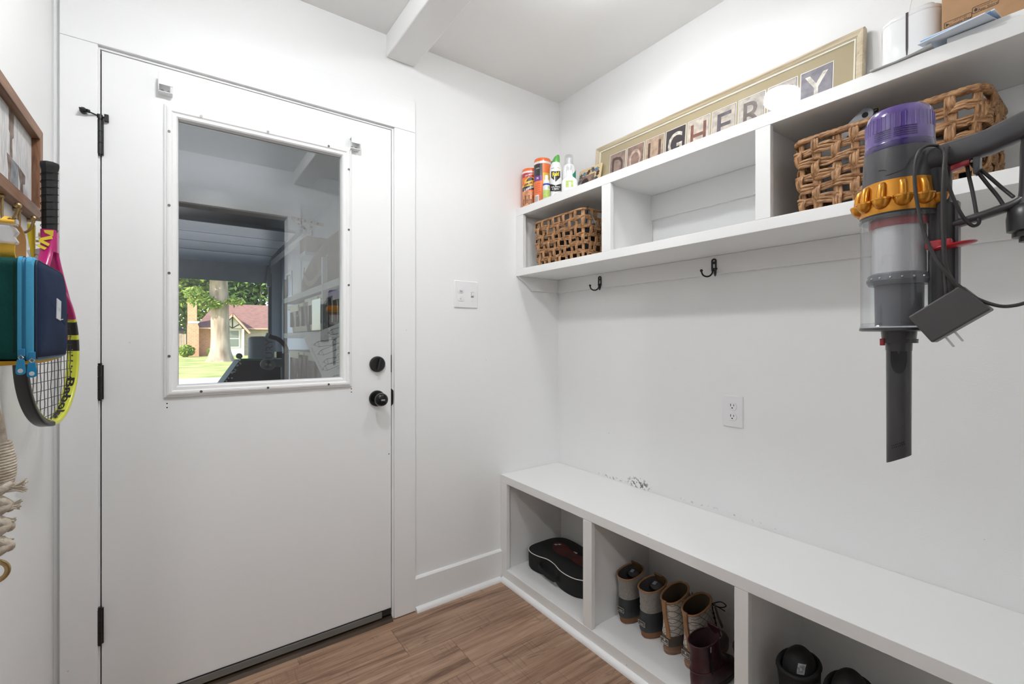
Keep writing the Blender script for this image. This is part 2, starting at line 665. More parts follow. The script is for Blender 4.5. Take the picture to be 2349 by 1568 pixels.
# floor: sub-floor with individual planks
floor = struct(MB().box(-0.42, 1.79, -0.2, 2.0, -0.06, -0.004).build('floor', M_slab))
prow, plen = 0.19, 1.22
offs = [0.35, 0.88, 0.12, 0.60, 0.30, 1.02, 0.48, 0.05, 0.75, 0.4, 0.95, 0.2]
row = 0
y1 = 1.995
ys = [1.995, 1.8045]
while ys[-1] > -0.2:
    ys.append(ys[-1] - prow)
fix_seam = {1: 0.694, 2: 0.866}
for k in range(len(ys) - 1):
    ya, yb = max(ys[k + 1], -0.2), ys[k]
    s = fix_seam.get(k, offs[k % len(offs)])
    while s > -0.42:
        s -= plen
    while s < 1.79:
        x0, x1 = max(s, -0.42), min(s + plen, 1.79)
        if x1 - x0 > 0.02:
            cx_, cy_ = (x0 + x1) / 2, (ya + yb) / 2
            MB().box(x0 + 0.0004, x1 - 0.0004, ya + 0.0005, yb - 0.0005, -0.004, 0.0).build('plank', M_floor, floor, bevel=0.0006, bseg=1)
        s += plen

struct(MB().box(0.745, 1.79, YA, 2.0, 0, 2.10).box(-0.42, -0.215, YA, 2.0, 0, 2.10)
       .box(-0.42, 1.79, YA, 2.0, 2.10, ZC).build('wall_back', M_wall))
struct(MB().box(XB, 1.79, -0.18, YA, 0, ZC).build('wall_right', M_wallB))
struct(MB().box(-0.42, XL, -0.18, YA, 0, ZC).build('wall_left', M_wall))
struct(MB().box(0.659, XB, -0.18, YC, 0, 2.11).box(XL, XB, -0.18, YC, 2.11, ZC)
       .box(XL, -0.262, -0.18, YC, 0, 2.11).build('wall_front', M_wall))
struct(MB().box(-0.42, 1.79, -0.18, 2.0, ZC, 2.56).build('ceiling', M_ceil))
struct(MB().box(0.700, 0.828, YC, YA, 2.372, ZC).build('trim_beam', M_ceil, bevel=0.006, bseg=3))
# casing of the doorway behind the camera
struct(MB().box(0.659, 0.752, YC, YC + 0.016, 0, 2.115).build('trim_4', M_trim, bevel=0.002))
struct(MB().box(-0.262, 0.752, YC, YC + 0.016, 2.115, 2.225).build('trim_5', M_trim, bevel=0.002))
# hall beyond that doorway, lit by the added fill globe
M_hall = mat('hall_paint', (0.30, 0.31, 0.33), 0.7, var=0.03)
struct(MB().box(-1.3, -1.2, -2.8, -0.18, 0, ZC).build('wall_hall_left', M_hall))
struct(MB().box(1.79, 1.89, -2.8, -0.18, 0, ZC).build('wall_hall_right', M_hall))
struct(MB().box(-1.3, 1.89, -2.9, -2.8, 0, ZC).build('wall_hall_far', M_hall))
struct(MB().box(-1.3, 1.89, -2.9, -0.18, ZC, 2.56).build('ceiling_hall', M_hall))
struct(MB().box(-1.2, -0.42, -0.2, -0.18, 0, ZC).build('wall_hall_near', M_hall))
struct(MB().box(-1.3, 1.89, -2.9, -0.2, -0.06, 0).build('floor_hall', M_floor))

# door casing, jamb, stops
struct(MB().box(-0.2885, -0.2045, 1.862, YA, 0.004, 2.0795).build('trim_1', M_trim, bevel=0.0015))
struct(MB().box(0.732, 0.8265, 1.862, YA, 0.004, 2.0795).build('trim_2', M_trim, bevel=0.0015))
struct(MB().box(-0.2885, 0.8265, 1.862, YA, 2.0803, 2.217).build('trim_3', M_trim, bevel=0.0015))
jb = MB()
jb.box(-0.22, -0.2005, 1.8745, 2.0, 0, 2.10).box(0.7245, 0.745, 1.8745, 2.0, 0, 2.10).box(-0.2005, 0.7245, 1.8745, 2.0, 2.0715, 2.10)
jb.box(-0.2005, -0.188, 1.9135, 1.94, 0.02, 2.0715).box(0.712, 0.7245, 1.9135, 1.94, 0.02, 2.0715).box(-0.2005, 0.7245, 1.9135, 1.94, 2.059, 2.0715)
struct(jb.build('trim_jamb', M_trim, bevel=0.001))
# threshold
th = struct(MB().prism([(1.852, 0.0), (1.862, 0.010), (1.885, 0.020), (2.0, 0.020), (2.0, 0.0)], 'X', -0.2, 0.7235)
            .build('trim_threshold', M_bronze))
# baseboard and shoe mouldings
struct(MB().prism([(YA, 0.0), (YA - 0.014, 0.0), (YA - 0.014, 0.139), (YA - 0.008, 0.1455), (YA, 0.147)], 'X', 0.8270, 1.2845)
       .build('baseboard_back', M_trim))
def quarter(n, r):
    return [(0, 0)] + [(r * cos(R(90 * i / 6)), r * sin(R(90 * i / 6))) for i in range(7)]
q = quarter(6, 0.019)
struct(MB().prism([(YA - 0.014 - a, b) for a, b in q], 'X', 0.828, 1.272).build('trim_6', M_trim, smooth=50))
struct(MB().prism([(1.2855 - a, b) for a, b in q], 'Y', 0.02, YA - 0.022).build('trim_7', M_trim, smooth=50))
struct(MB().box(-0.3025, -0.293, YC, 1.862, 0.0, 0.14).build('baseboard_left', M_trim, bevel=0.002))

# ================================================================== DOOR
door = thing('door_1', 'white half-glass back door with black knob and deadbolt', 'door', (0.26, 1.89, 0.048))
struct(door)
GX0, GX1, GZ0, GZ1 = -0.006, 0.5165, 1.034, 1.9165
MB().ring(-0.1972, 0.7212, 0.048, 2.0685, GX0 - 0.02, GX1 + 0.02, GZ0 - 0.02, GZ1 + 0.02, 1.875, 1.911).build('slab', M_door, door, bevel=0.0012)
def moulding(x0, x1, z0, z1, prof, ysurf, sgn=-1):
    """mitred moulding round a rectangle; prof: (inward offset, protrusion)"""
    b = MB()
    rings = []
    for (o_, p_) in prof:
        y = ysurf + sgn * p_
        rings.append([(x0 + o_, y, z0 + o_), (x1 - o_, y, z0 + o_), (x1 - o_, y, z1 - o_), (x0 + o_, y, z1 - o_)])
    b.loft(rings, cap0=False, cap1=False)
    return b
mo = moulding(-0.0455, 0.556, 0.994, 1.950,
              [(0, 0), (0, 0.005), (0.003, 0.0075), (0.006, 0.008), (0.009, 0.0125), (0.014, 0.0145), (0.020, 0.0135),
               (0.024, 0.0095), (0.027, 0.009), (0.033, 0.0085), (0.037, 0.004), (0.0395, -0.012), (0.0395, -0.016)], 1.875)
fr_ = mo.build('glass_frame', M_trim, door, smooth=25)
mo2 = moulding(-0.0455, 0.556, 0.994, 1.950, [(0, 0), (0, 0.006), (0.02, 0.014), (0.037, 0.004), (0.0395, -0.012), (0.0395, -0.016)], 1.911, 1)
mo2.build('glass_frame', M_trim, door, smooth=25)
MB().box(GX0 - 0.019, GX1 + 0.019, 1.890, 1.896, GZ0 - 0.019, GZ1 + 0.019).build('glass_pane', M_glass, door)
# screw plugs in the frame
scr = MB()
def screw_at(px, pz):
    MB().tube([(px, 1.8605, pz), (px, 1.859, pz)], 0.0042, 10).build('screw', M_screw, fr_)
for x_ in (0.055, 0.255, 0.465):
    screw_at(x_, 1.934)
    screw_at(x_, 1.0095)
for z_ in (1.13, 1.40, 1.62, 1.86):
    screw_at(-0.0315, z_)
    screw_at(0.5415, z_)
# sweep under the door
MB().box(-0.196, 0.68, 1.868, 1.875, 0.022, 0.0455).build('sweep', M_sweep, door, bevel=0.001)
MB().box(-0.1965, 0.720, 1.872, 1.909, 0.026, 0.048).build('sweep_core', mat('dark_rubber', (0.015, 0.014, 0.013), 0.8), door)
# deadbolt: rose + thumb turn
def ycyl(b, x, z, ya, yb, r, seg=28, mi=0, r1=None):
    return b.tube([(x, ya, z), (x, yb, z)], [r, r1 or r], seg, mi=mi)
db = MB()
db.tube([(0.661, 1.875, 1.081), (0.661, 1.866, 1.081), (0.661, 1.860, 1.081)], [0.0325, 0.0325, 0.028], 36)
dbo = db.build('deadbolt', M_black, door, smooth=30)
tt = MB(Matrix.Translation((0.661, 1.853, 1.081)) @ Matrix.Rotation(R(14), 4, 'Y'))
tt.box(-0.0035, 0.0035, -0.010, 0.008, -0.023, 0.023)
tt.build('thumb_turn', M_black, dbo, bevel=0.003)
kn = MB()
kp = [(0.033, 1.875), (0.033, 1.868), (0.030, 1.864), (0.014, 1.862), (0.0115, 1.852), (0.0125, 1.845), (0.020, 1.840), (0.0255, 1.832),
      (0.027, 1.823), (0.0255, 1.813), (0.020, 1.8055), (0.011, 1.803)]
kn.tube([(0.660, y, 0.939) for r, y in kp], [r for r, y in kp], 36)
kno = kn.build('knob', mat('black_knob', (0.01, 0.01, 0.011), 0.14, 0.3), door, smooth=40)
MB().box(0.652, 0.668, 1.7995, 1.804, 0.936, 0.942).build('turn_button', M_steel, kno, bevel=0.001)
# latch plates on the edge / strike
struct_plate = MB().box(0.7205, 0.7238, 1.874, 1.9, 1.045, 1.118).build('bolt_plate', M_black, door)
MB().prism([(1.8741 - 0.001, 0.905), (1.8741 - 0.001, 0.972), (1.876, 0.975), (1.90, 0.975), (1.90, 0.902), (1.876, 0.902)], 'X', 0.7225, 0.7243).build('strike_plate', M_black, door)
MB().prism([(0.7243, 0.906), (0.7295, 0.911), (0.7305, 0.940), (0.7295, 0.968), (0.7243, 0.973)], 'Y', 1.8715, 1.8745).build('strike_lip', M_black, door)
# hinges
def hinge(z0, z1):
    h = MB()
    x, y, r = -0.2008, 1.8665, 0.0062
    n = 3
    for i in range(n):
        a, b_ = z0 + (z1 - z0) * i / n + 0.0006, z0 + (z1 - z0) * (i + 1) / n - 0.0006
        h.tube([(x, y, a), (x, y, b_)], r, 14)
    h.tube([(x, y, z0 - 0.004), (x, y, z1 + 0.004)], 0.0035, 10)
    h.tube([(x, y, z1 + 0.001), (x, y, z1 + 0.006)], 0.0058, 12)
    ho = h.build('hinge', M_black, door, smooth=40)
    MB().box(-0.1955, -0.192, 1.868, 1.8752, z0, z1).build('hinge_leaf', M_black, ho)
    return ho
for a, b_ in ((1.748, 1.852), (1.002, 1.106), (0.257, 0.364)):
    hinge(a, b_)
hs_ = MB()
zt = 1.862
hs_.tube([(-0.243, 1.838, zt + 0.004), (-0.2008, 1.864, zt), (-0.188, 1.866, zt)], [0.0022, 0.0022, 0.0022], 8)
hs_.tube([(-0.2008, 1.8665, zt - 0.006), (-0.2008, 1.8665, zt + 0.006)], 0.0075, 14)
hs_.tube([(-0.236, 1.850, zt + 0.004), (-0.236, 1.861, zt + 0.004)], 0.0085, 14)
hs_.tube([(-0.228, 1.846, zt + 0.003), (-0.222, 1.850, zt + 0.003)], 0.005, 12)
hs_.box(-0.190, -0.180, 1.862, 1.8745, zt - 0.010, zt + 0.010)
hs_.build('hinge_pin_stop', M_black, door, smooth=40)
# nail holes in the door
for (x_, z_) in ((-0.037, 0.975), (-0.037, 0.962), (0.556, 0.985), (0.556, 0.972), (0.712, 0.70)):
    MB().tube([(x_, 1.8752, z_), (x_, 1.8745, z_)], 0.0022, 8).build('nail_hole', M_blackhole, door)
# shade brackets screwed above the glass
def shade_bracket(x, z, sgn, label):
    t = thing('shade_bracket', label, 'bracket', (x, 1.86, z), 'roller shade brackets on the door')
    b = MB()
    b.box(x - 0.018, x + 0.018, 1.872, 1.875, z - 0.02, z + 0.02)
    b.build('back_plate', M_plastic_w, t, bevel=0.0006)
    b = MB()
    b.box(x - 0.018, x + 0.018, 1.845, 1.8475, z - 0.003, z + 0.036)
    b.build('front_cover', M_plastic_w, t, bevel=0.0008)
    MB().box(x - 0.018, x + 0.018, 1.8475, 1.872, z + 0.018, z + 0.020).build('top_plate', M_plastic_w, t, bevel=0.0004)
    sd = MB()
    sd.box(x - sgn * 0.018 - 0.001, x - sgn * 0.018 + 0.001, 1.846, 1.873, z - 0.02, z + 0.02)
    s_ = sd.build('side_plate', M_plastic_w, t)
    MB().tube([(x - sgn * 0.0166, 1.859, z + 0.006), (x - sgn * 0.0172, 1.859, z + 0.006)], 0.005, 10).build('pin_hole', M_screw, s_)
    lo = MB().box(x - 0.018, x + 0.018, 1.848, 1.873, z - 0.024, z - 0.022).build('lower_tab', M_plastic_w, t, bevel=0.0004)
    for dx in (-0.009, 0.007):
        MB().tube([(x + dx, 1.8715, z - 0.012), (x + dx, 1.870, z - 0.012)], 0.0045, 10).build('screw', M_steel, t)
shade_bracket(-0.040, 2.003, 1, 'white roller shade bracket above the hinge side of the door glass')
shade_bracket(0.566, 1.968, -1, 'white roller shade bracket above the knob side of the door glass')

# ================================================================== CEILING LAMPS (one on each side of the beam)
M_lamp = mat('lamp_diffuser', (0.9, 0.9, 0.9), 0.4, emis=((0.97, 0.985, 1.0), LAMP_POWER))
M_lamp2 = mat('lamp_diffuser_weaker', (0.9, 0.9, 0.9), 0.4, emis=((0.97, 0.985, 1.0), LAMP_POWER * 0.45))
def ceiling_lamp(x, y, label, m_l):
    t = thing('ceiling_lamp', label, 'lamp', (x, y, ZC))
    MB().lathe([(0.080, ZC), (0.080, ZC - 0.034), (0.077, ZC - 0.036), (0.073, ZC - 0.0365)], x, y, 40).build('base', M_plastic_w, t, smooth=40)
    MB().lathe([(0.073, ZC - 0.036), (0.073, ZC - 0.062), (0.071, ZC - 0.066), (0.060, ZC - 0.070), (0.035, ZC - 0.074), (0.001, ZC - 0.075)], x, y, 32).build('diffuser', m_l, t, smooth=60)
ceiling_lamp(0.21, 0.93, 'round flush ceiling lamp between the beam and the hook wall', M_lamp)
ceiling_lamp(1.06, 1.00, 'round flush ceiling lamp between the beam and the shelf wall', M_lamp2)

hl = thing('hall_fill_lamp', 'added globe lamp in the hall, fill light for the lower walls', 'lamp', (-0.42, -1.5, ZC))  # made-up lamp, added out of view to brighten the lower walls
M_fill_globe = mat('fill_globe_glow', (0.9, 0.9, 0.9), 0.4, emis=((1.0, 0.985, 0.96), LAMP_POWER * 1.5))
MB().tube([(-0.42, -1.5, ZC), (-0.42, -1.5, 2.25)], 0.006, 8).build('stem', M_plastic_w, hl)
MB().lathe([(0.06, ZC), (0.06, ZC - 0.015), (0.02, ZC - 0.03)], -0.42, -1.5, 24).build('canopy', M_plastic_w, hl, smooth=40)
MB().ell((-0.42, -1.5, 2.20), 0.06, 24, 14).build('globe', M_fill_globe, hl, smooth=80)

# ================================================================== WALL SHELF
S0 = 1.381
sh = thing('wall_shelf', 'white built-in wall shelf with open cubbies above the coat hooks', 'shelf', (1.5, 0.9, 1.5))
YE = -0.05
MB().box(S0, XB - 0.001, YE, YA - 0.001, 1.806, 1.843).build('top_board', M_cab, sh, bevel=0.0012)
MB().box(S0, XB - 0.001, YE, YA - 0.001, 1.503, 1.537).build('bottom_board', M_cab, sh, bevel=0.0012)
def stile(y0, y1, px0, px1):
    s_ = MB().box(S0 + 0.0004, S0 + 0.019, y0, y1, 1.5373, 1.8057).build('divider', M_cab, sh, bevel=0.001)
    MB().box(S0 + 0.019, XB - 0.003, px0, px1, 1.5373, 1.8057).build('divider_panel', M_cab, s_)
stile(1.820, 1.877, 1.842, 1.877)
stile(1.247, 1.294, 1.262, 1.281)
stile(0.638, 0.681, 0.652, 0.671)
MB().box(XB - 0.012, XB - 0.001, YE, 1.842, 1.70, 1.8055).build('back_cleat', M_cab, sh, bevel=0.001)
MB().box(XB - 0.018, XB - 0.001, YE, YA - 0.001, 1.432, 1.5028).build('hook_rail', M_cab, sh, bevel=0.002)
MB().prism([(XB - 0.018, 1.5028), (XB - 0.018, 1.434), (1.478, 1.434), (1.428, 1.478), (1.395, 1.494), (1.388, 1.5028)], 'Y', YA - 0.016, YA - 0.001).build('side_cleat', M_cab, sh, bevel=0.0015)

# ================================================================== SHOE BENCH
B0 = 1.285
be = thing('shoe_bench', 'long white built-in bench with open shoe cubbies along the wall', 'bench', (1.48, 0.9, 0))
MB().box(B0, XB - 0.001, YE, YA - 0.001, 0.478, 0.515).build('seat_board', M_cab, be, bevel=0.0015)
MB().box(B0 + 0.0004, XB - 0.001, YE, YA - 0.001, 0.040, 0.058).build('floor_board', M_cab, be)
MB().box(B0, B0 + 0.019, YE, YA - 0.001, 0.0, 0.0605).build('bottom_rail', M_cab, be, bevel=0.0012)
def bstile(y0, y1, px0, px1):
    s_ = MB().box(B0 + 0.0004, B0 + 0.019, y0, y1, 0.0607, 0.4777).build('divider', M_cab, be, bevel=0.001)
    MB().box(B0 + 0.019, XB - 0.016, px0, px1, 0.0582, 0.4777).build('divider_panel', M_cab, s_)
bstile(1.826, 1.877, 1.842, 1.877)
bstile(1.256, 1.303, 1.270, 1.289)
bstile(0.653, 0.693, 0.664, 0.683)
MB().box(XB - 0.015, XB - 0.001, YE, YA - 0.001, 0.0582, 0.4777).build('back_panel', M_cab, be)

# ================================================================== COAT HOOKS
def coat_hook(y, z, label):
    xw = XB - 0.018
    t = thing('coat_hook', label, 'hook', (xw, y, z), 'black coat hooks under the shelf')
    pl = MB()
    # back plate: rounded strap with two openings (upper half-moon, lower slot)
    w, h = 0.0095, 0.031
    def arch(s):
        return [(y + s * w * cos(R(a)), z + 0.012 + s * w * sin(R(a))) for a in range(0, 181, 15)]
    out = arch(1.0) + [(y - w, z - 0.026), (y + w, z - 0.026)]
    inn = arch(0.55) + [(y - 0.55 * w, z + 0.012), (y + 0.55 * w, z + 0.012)]
    pl.tube([(xw - 0.003, a, b) for a, b in arch(0.8) + [(y - 0.8 * w, z - 0.024), (y + 0.8 * w, z - 0.024)]], 0.003, 8, closed=True)
    pl.box(xw - 0.006, xw - 0.0005, y - 0.8 * w, y + 0.8 * w, z + 0.001, z + 0.010)
    pl.box(xw - 0.006, xw - 0.0005, y - 0.8 * w, y + 0.8 * w, z - 0.026, z - 0.014)
    pl.build('back_plate', M_black, t, smooth=40)
    for s in (-1, 1):
        pr = []
        for i in range(13):
            a = R(-90 - 185 * i / 12 + 90)
            pr.append(i)
        path = [(xw - 0.004, y + s * 0.004, z - 0.018), (xw - 0.006, y + s * 0.0055, z - 0.034), (xw - 0.014, y + s * 0.011, z - 0.044),
                (xw - 0.025, y + s * 0.019, z - 0.046), (xw - 0.035, y + s * 0.026, z - 0.039), (xw - 0.039, y + s * 0.029, z - 0.027)]
        b = MB().tube(smooth_path(path, 5), 0.0031, 8).build('prong', M_black, t, smooth=60)
        MB().ell((xw - 0.0392, y + s * 0.0292, z - 0.0235), 0.0055, 14, 10).build('ball_tip', M_black, b, smooth=80)
coat_hook(1.556, 1.468, 'black double coat hook on the rail below the small wicker basket')
coat_hook(0.968, 1.470, 'black double coat hook on the rail below the empty cubby')

# ================================================================== OUTLET AND SWITCH
def duplex(b_name, parent, fpos, normal, right, up, z, rr=1.0, tester=False):
    """one receptacle face with slots"""
    c, n, r, u = Vector(fpos), Vector(normal), Vector(right), Vector(up)
    M = Matrix(((r.x, u.x, n.x, c.x), (r.y, u.y, n.y, c.y), (r.z, u.z, n.z, c.z), (0, 0, 0, 1)))
    f = MB(M)
    pts = [(0.0165 * cos(R(a)), max(-0.0135, min(0.0135, 0.0175 * sin(R(a))))) for a in range(0, 360, 12)]
    f.prism(pts, 'Z', 0, 0.0022)
    fo = f.build('receptacle', M_plastic_w, parent, bevel=0.0006)
    s = MB(M)
    s.box(-0.0072, -0.0048, 0.0, 0.0085, 0.0021, 0.0024)
    s.box(0.0048, 0.0070, 0.0005, 0.008, 0.0021, 0.0024)
    s.prism([(0.0028 * cos(R(a)), -0.0065 + max(-0.0014, 0.0028 * sin(R(a)))) for a in range(0, 360, 24)], 'Z', 0.0021, 0.0024)
    s.build('slots', M_blackhole, fo)
    return fo
def wallplate(t, c, n, r, u, w, h):
    c, n, r, u = Vector(c), Vector(n), Vector(r), Vector(u)
    M = Matrix(((r.x, u.x, n.x, c.x), (r.y, u.y, n.y, c.y), (r.z, u.z, n.z, c.z), (0, 0, 0, 1)))
    b = MB(M)
    rings = []
    for (s, d) in ((0, 0), (0, 0.002), (0.0035, 0.0062)):
        pts = rrect(w - 2 * s, h - 2 * s, 0.003)
        rings.append([(p[0], p[1], d) for p in pts])
    b.loft(rings)
    b.build('plate', M_plastic_w, t, smooth=30)
    return M
ot = thing('power_outlet', 'white duplex power outlet in the wall above the bench', 'outlet', (XB, 0.903, 0.916))
wallplate(ot, (XB - 0.0002, 0.903, 0.916), (-1, 0, 0), (0, -1, 0), (0, 0, 1), 0.078, 0.118)
for dz in (0.0195, -0.0195):
    duplex('d', ot, (XB - 0.0062, 0.903, 0.916 + dz), (-1, 0, 0), (0, -1, 0), (0, 0, 1), 0)
MB().tube([(XB - 0.0060, 0.903, 0.916), (XB - 0.0072, 0.903, 0.916)], 0.003, 12).build('screw', M_plastic_w, ot)
sw = thing('switch_plate', 'white two-gang switch plate on the wall beside the door', 'light switch', (1.087, YA, 1.394))
SM = wallplate(sw, (1.087, YA - 0.0002, 1.394), (0, -1, 0), (1, 0, 0), (0, 0, 1), 0.127, 0.127)
b = MB(SM)
for dy in (0.0195, -0.0195):
    pts = [(-0.031 + 0.0165 * cos(R(a)), dy + max(-0.0135, min(0.0135, 0.0175 * sin(R(a))))) for a in range(0, 360, 12)]
    bb = MB(SM).prism(pts, 'Z', 0.006, 0.0085)
    g = bb.build('switch_face', M_plastic_w, sw, bevel=0.0008)
    lv = MB(SM)
    if dy > 0:
        lv.box(-0.038, -0.024, dy - 0.005, dy + 0.004, 0.0085, 0.015)
    else:
        lv.box(-0.037, -0.031, dy - 0.002, dy + 0.007, 0.0085, 0.0145)
    lv.build('toggle', M_plastic_w, g, bevel=0.001)
lv = MB(SM).prism([(0.026, -0.006), (0.037, -0.004), (0.037, 0.009), (0.026, 0.012)], 'Z', 0.006, 0.014)
lv.build('toggle', M_plastic_w, sw, bevel=0.001)
MB(SM).box(0.024, 0.039, -0.0135, 0.0135, 0.0061, 0.0066).build('toggle_slot', mat('slot_grey', (0.5, 0.5, 0.5), 0.6), sw)
for dy in (0.030, -0.030):
    MB(SM).tube([(0.0315, dy, 0.006), (0.0315, dy, 0.0072)], 0.0026, 10).build('screw', M_plastic_w, sw)

# ================================================================== WICKER BASKETS
def fiber_mat(name, dark, mid, light, sc=(60, 60, 60)):
    if name in MATS:
        return MATS[name]
    m, nt, p, L = _nodes(name)
    p.inputs['Roughness'].default_value = 0.55
    geo = nt.nodes.new('ShaderNodeNewGeometry')
    mp = nt.nodes.new('ShaderNodeMapping')
    mp.inputs['Scale'].default_value = sc
    L.new(geo.outputs['Position'], mp.inputs[0])
    n = nt.nodes.new('ShaderNodeTexNoise')
    n.inputs['Scale'].default_value = 1.0
    n.inputs['Detail'].default_value = 5
    n.inputs['Distortion'].default_value = 0.6
    L.new(mp.outputs[0], n.inputs['Vector'])
    r = nt.nodes.new('ShaderNodeValToRGB')
    e = r.color_ramp.elements
    e[0].position, e[0].color = 0.32, (*dark, 1)
    e[1].position, e[1].color = 0.72, (*light, 1)
    k = e.new(0.5)
    k.color = (*mid, 1)
    L.new(n.outputs['Fac'], r.inputs[0])
    L.new(r.outputs[0], p.inputs['Base Color'])
    b = nt.nodes.new('ShaderNodeBump')
    b.inputs['Strength'].default_value = 0.35
    b.inputs['Distance'].default_value = 0.002
    L.new(n.outputs['Fac'], b.inputs['Height'])
    L.new(b.outputs[0], p.inputs['Normal'])
    MATS[name] = m
    return m
M_weave_h = fiber_mat('water_hyacinth_weaver', (0.13, 0.055, 0.02), (0.34, 0.17, 0.07), (0.56, 0.33, 0.16), (150, 45, 260))
M_weave_v = fiber_mat('water_hyacinth_stake', (0.15, 0.065, 0.025), (0.37, 0.19, 0.08), (0.58, 0.35, 0.17), (210, 210, 35))

def basket(x0, x1, y0, y1, z0, z1, nf, ns, rows, strand, label, taper=0.014, rimr=0.009):
    """rectangular basket of braided strands: stakes (vertical) and weaver bands, over and under"""
    rr = random.Random(int(nf * 31 + rows))
    t = thing('wicker_basket', label, 'basket', ((x0 + x1) / 2, (y0 + y1) / 2, z0), 'wicker baskets in the wall shelf')
    cxm, cym = (x0 + x1) / 2, (y0 + y1) / 2
    rc = 0.03
    def outline(n_per, shrink):
        """rounded-rect outline as (point, normal, arclength)"""
        hw, hd = (x1 - x0) / 2 - shrink, (y1 - y0) / 2 - shrink
        pts = []
        # straight sides and quarter arcs, starting at front (-x) side going +y
        segs = [((-1, 0), (0, 1), hd), ((0, 1), (1, 0), hw), ((1, 0), (0, -1), hd), ((0, -1), (-1, 0), hw)]
        for (nx, ny), (tx, ty), half in segs:
            d = hw if nx else hd
            L_ = half - rc
            for i in range(n_per):
                s = -L_ + 2 * L_ * i / n_per
                pts.append((Vector((cxm + nx * d + tx * s, cym + ny * d + ty * s, 0)), Vector((nx, ny, 0))))
            ccx, ccy = cxm + (nx * (d - rc)) + tx * L_, cym + (ny * (d - rc)) + ty * L_
            for i in range(6):
                a = i / 6 * pi / 2
                nn = Vector((nx * cos(a) + tx * sin(a), ny * cos(a) + ty * sin(a), 0))
                pts.append((Vector((ccx, ccy, 0)) + nn * rc, nn))
        return pts
    O = outline(60, 0)
    acc = [0]
    for i in range(len(O)):
        acc.append(acc[-1] + (O[(i + 1) % len(O)][0] - O[i][0]).length)
    per = acc[-1]
    # stake count around: proportional to the front side's count
    nst = 2 * (nf + ns)
    pitch = per / nst
    amp = strand * 1.15
    H = z1 - z0
    def shrink_at(z):
        u = (z1 - z) / H
        return taper * u * u
    def at(s, z, off):
        s = s % per
        # locate
        lo = 0
        i = int(np.searchsorted(acc, s, side='right')) - 1
        i = min(i, len(O) - 1)
        f = (s - acc[i]) / max(1e-9, acc[i + 1] - acc[i])
        p = O[i][0].lerp(O[(i + 1) % len(O)][0], f)
        n = O[i][1].lerp(O[(i + 1) % len(O)][1], f).normalized()
        return p + n * (off - shrink_at(z)) + Vector((0, 0, z)), n
    zr = [z0 + 0.012 + (H - 0.032) * (j + 0.5) / rows for j in range(rows)]
    # weaver bands: three strands side by side, weaving over / under the stakes
    for j in range(rows):
        b = MB()
        ph = rr.random() * 6
        for k in (-1, 0, 1):
            pts = []
            n = nst * 8
            for i in range(n):
                s = per * i / n
                wv = sin(pi * s / pitch + pi * j + pi / 2)
                wv = max(-1, min(1, wv * 1.5))
                zz = zr[j] + k * strand * 1.45 * (0.86 + 0.14 * abs(wv)) + 0.0022 * sin(s * 60 + ph + k) + 0.002 * sin(s * 23 + j * 2)
                p, _ = at(s, zz, amp * wv + 0.0006 * sin(s * 210 + k * 2))
                pts.append(p)
            b.tube(pts, strand * (0.94 + 0.1 * rr.random()), 6, closed=True)
        b.build('weaver', M_weave_h, t, smooth=60)
    # stakes
    for i in range(nst):
        b = MB()
        s0 = (i + 0.5) * pitch + (rr.random() - 0.5) * pitch * 0.16
        for k in (-1, 0, 1):
            pts = []
            for q in range(rows * 6 + 1):
                z = z0 + 0.006 + (z1 - 0.008 - z0) * q / (rows * 6)
                # over / under relative to the weaver wave at that row
                u = (z - zr[0]) / (zr[1] - zr[0])
                wv = sin(pi * s0 / pitch + pi * u + pi / 2)
                wv = max(-1, min(1, wv * 1.4))
                p, _ = at(s0 + k * strand * 1.4 * (0.9 + 0.12 * sin(z * 90 + i)), z, -amp * wv + 0.0005)
                pts.append(p)
            b.tube(pts, strand * 0.92, 6)
        b.build('stake', M_weave_v, t, smooth=60)
    # rim: wrapped coil
    b = MB()
    n = nst * 14
    pts, rs = [], []
    for i in range(n):
        s = per * i / n
        p, _ = at(s, z1 - rimr * 0.4, 0)
        pts.append(p)
        rs.append(rimr * (0.86 + 0.16 * abs(sin(s * pi / (rimr * 1.5)))))
    b.tube(pts, rs, 10, closed=True)
    b.build('rim', M_weave_h, t, smooth=70)
    # base panel
    hw, hd = (x1 - x0) / 2 - taper - 0.004, (y1 - y0) / 2 - taper - 0.004
    MB().prism([(cxm + a, cym + c) for a, c in rrect(2 * hw, 2 * hd, 0.025)], 'Z', z0 + 0.001, z0 + 0.009).build('base', M_weave_h, t)
    return t
basket(1.402, 1.645, 1.415, 1.762, 1.538, 1.750, 9, 6, 5, 0.0038, 'small-meshed wicker basket in the cubby beside the door wall', rimr=0.0055)
basket(1.405, 1.640, 0.205, 0.585, 1.538, 1.738, 8, 5, 5, 0.0050, 'coarse wicker basket in the cubby behind the cordless vacuum', rimr=0.0095)
# contents
M_dark_cloth = mat('dark_cloth', (0.02, 0.02, 0.024), 0.85, bump=0.5, bscale=40)
M_grey_cloth = mat('grey_cloth', (0.35, 0.36, 0.39), 0.9, var=0.3, vscale=60, bump=0.6, bscale=120)
def lump(name, c, r, m, label, cat, seed=0):
    b = MB()
    rr = random.Random(seed)
    b.ell(c, r, 28, 16)
    vs = []
    for p in b.v:
        d = Vector(((p.x - c[0]) / r[0], (p.y - c[1]) / r[1], (p.z - c[2]) / r[2]))
        k = 1 + 0.08 * sin(5 * d.x + seed) * cos(4 * d.y + seed) + 0.05 * sin(11 * d.y + 7 * d.z + seed)
        vs.append(Vector((c[0] + (p.x - c[0]) * k, c[1] + (p.y - c[1]) * k, max(c[2] - r[2] * 0.9, c[2] + (p.z - c[2]) * k))))
    b.v = vs
    return tag(b.build(name, m, smooth=80), label, cat)
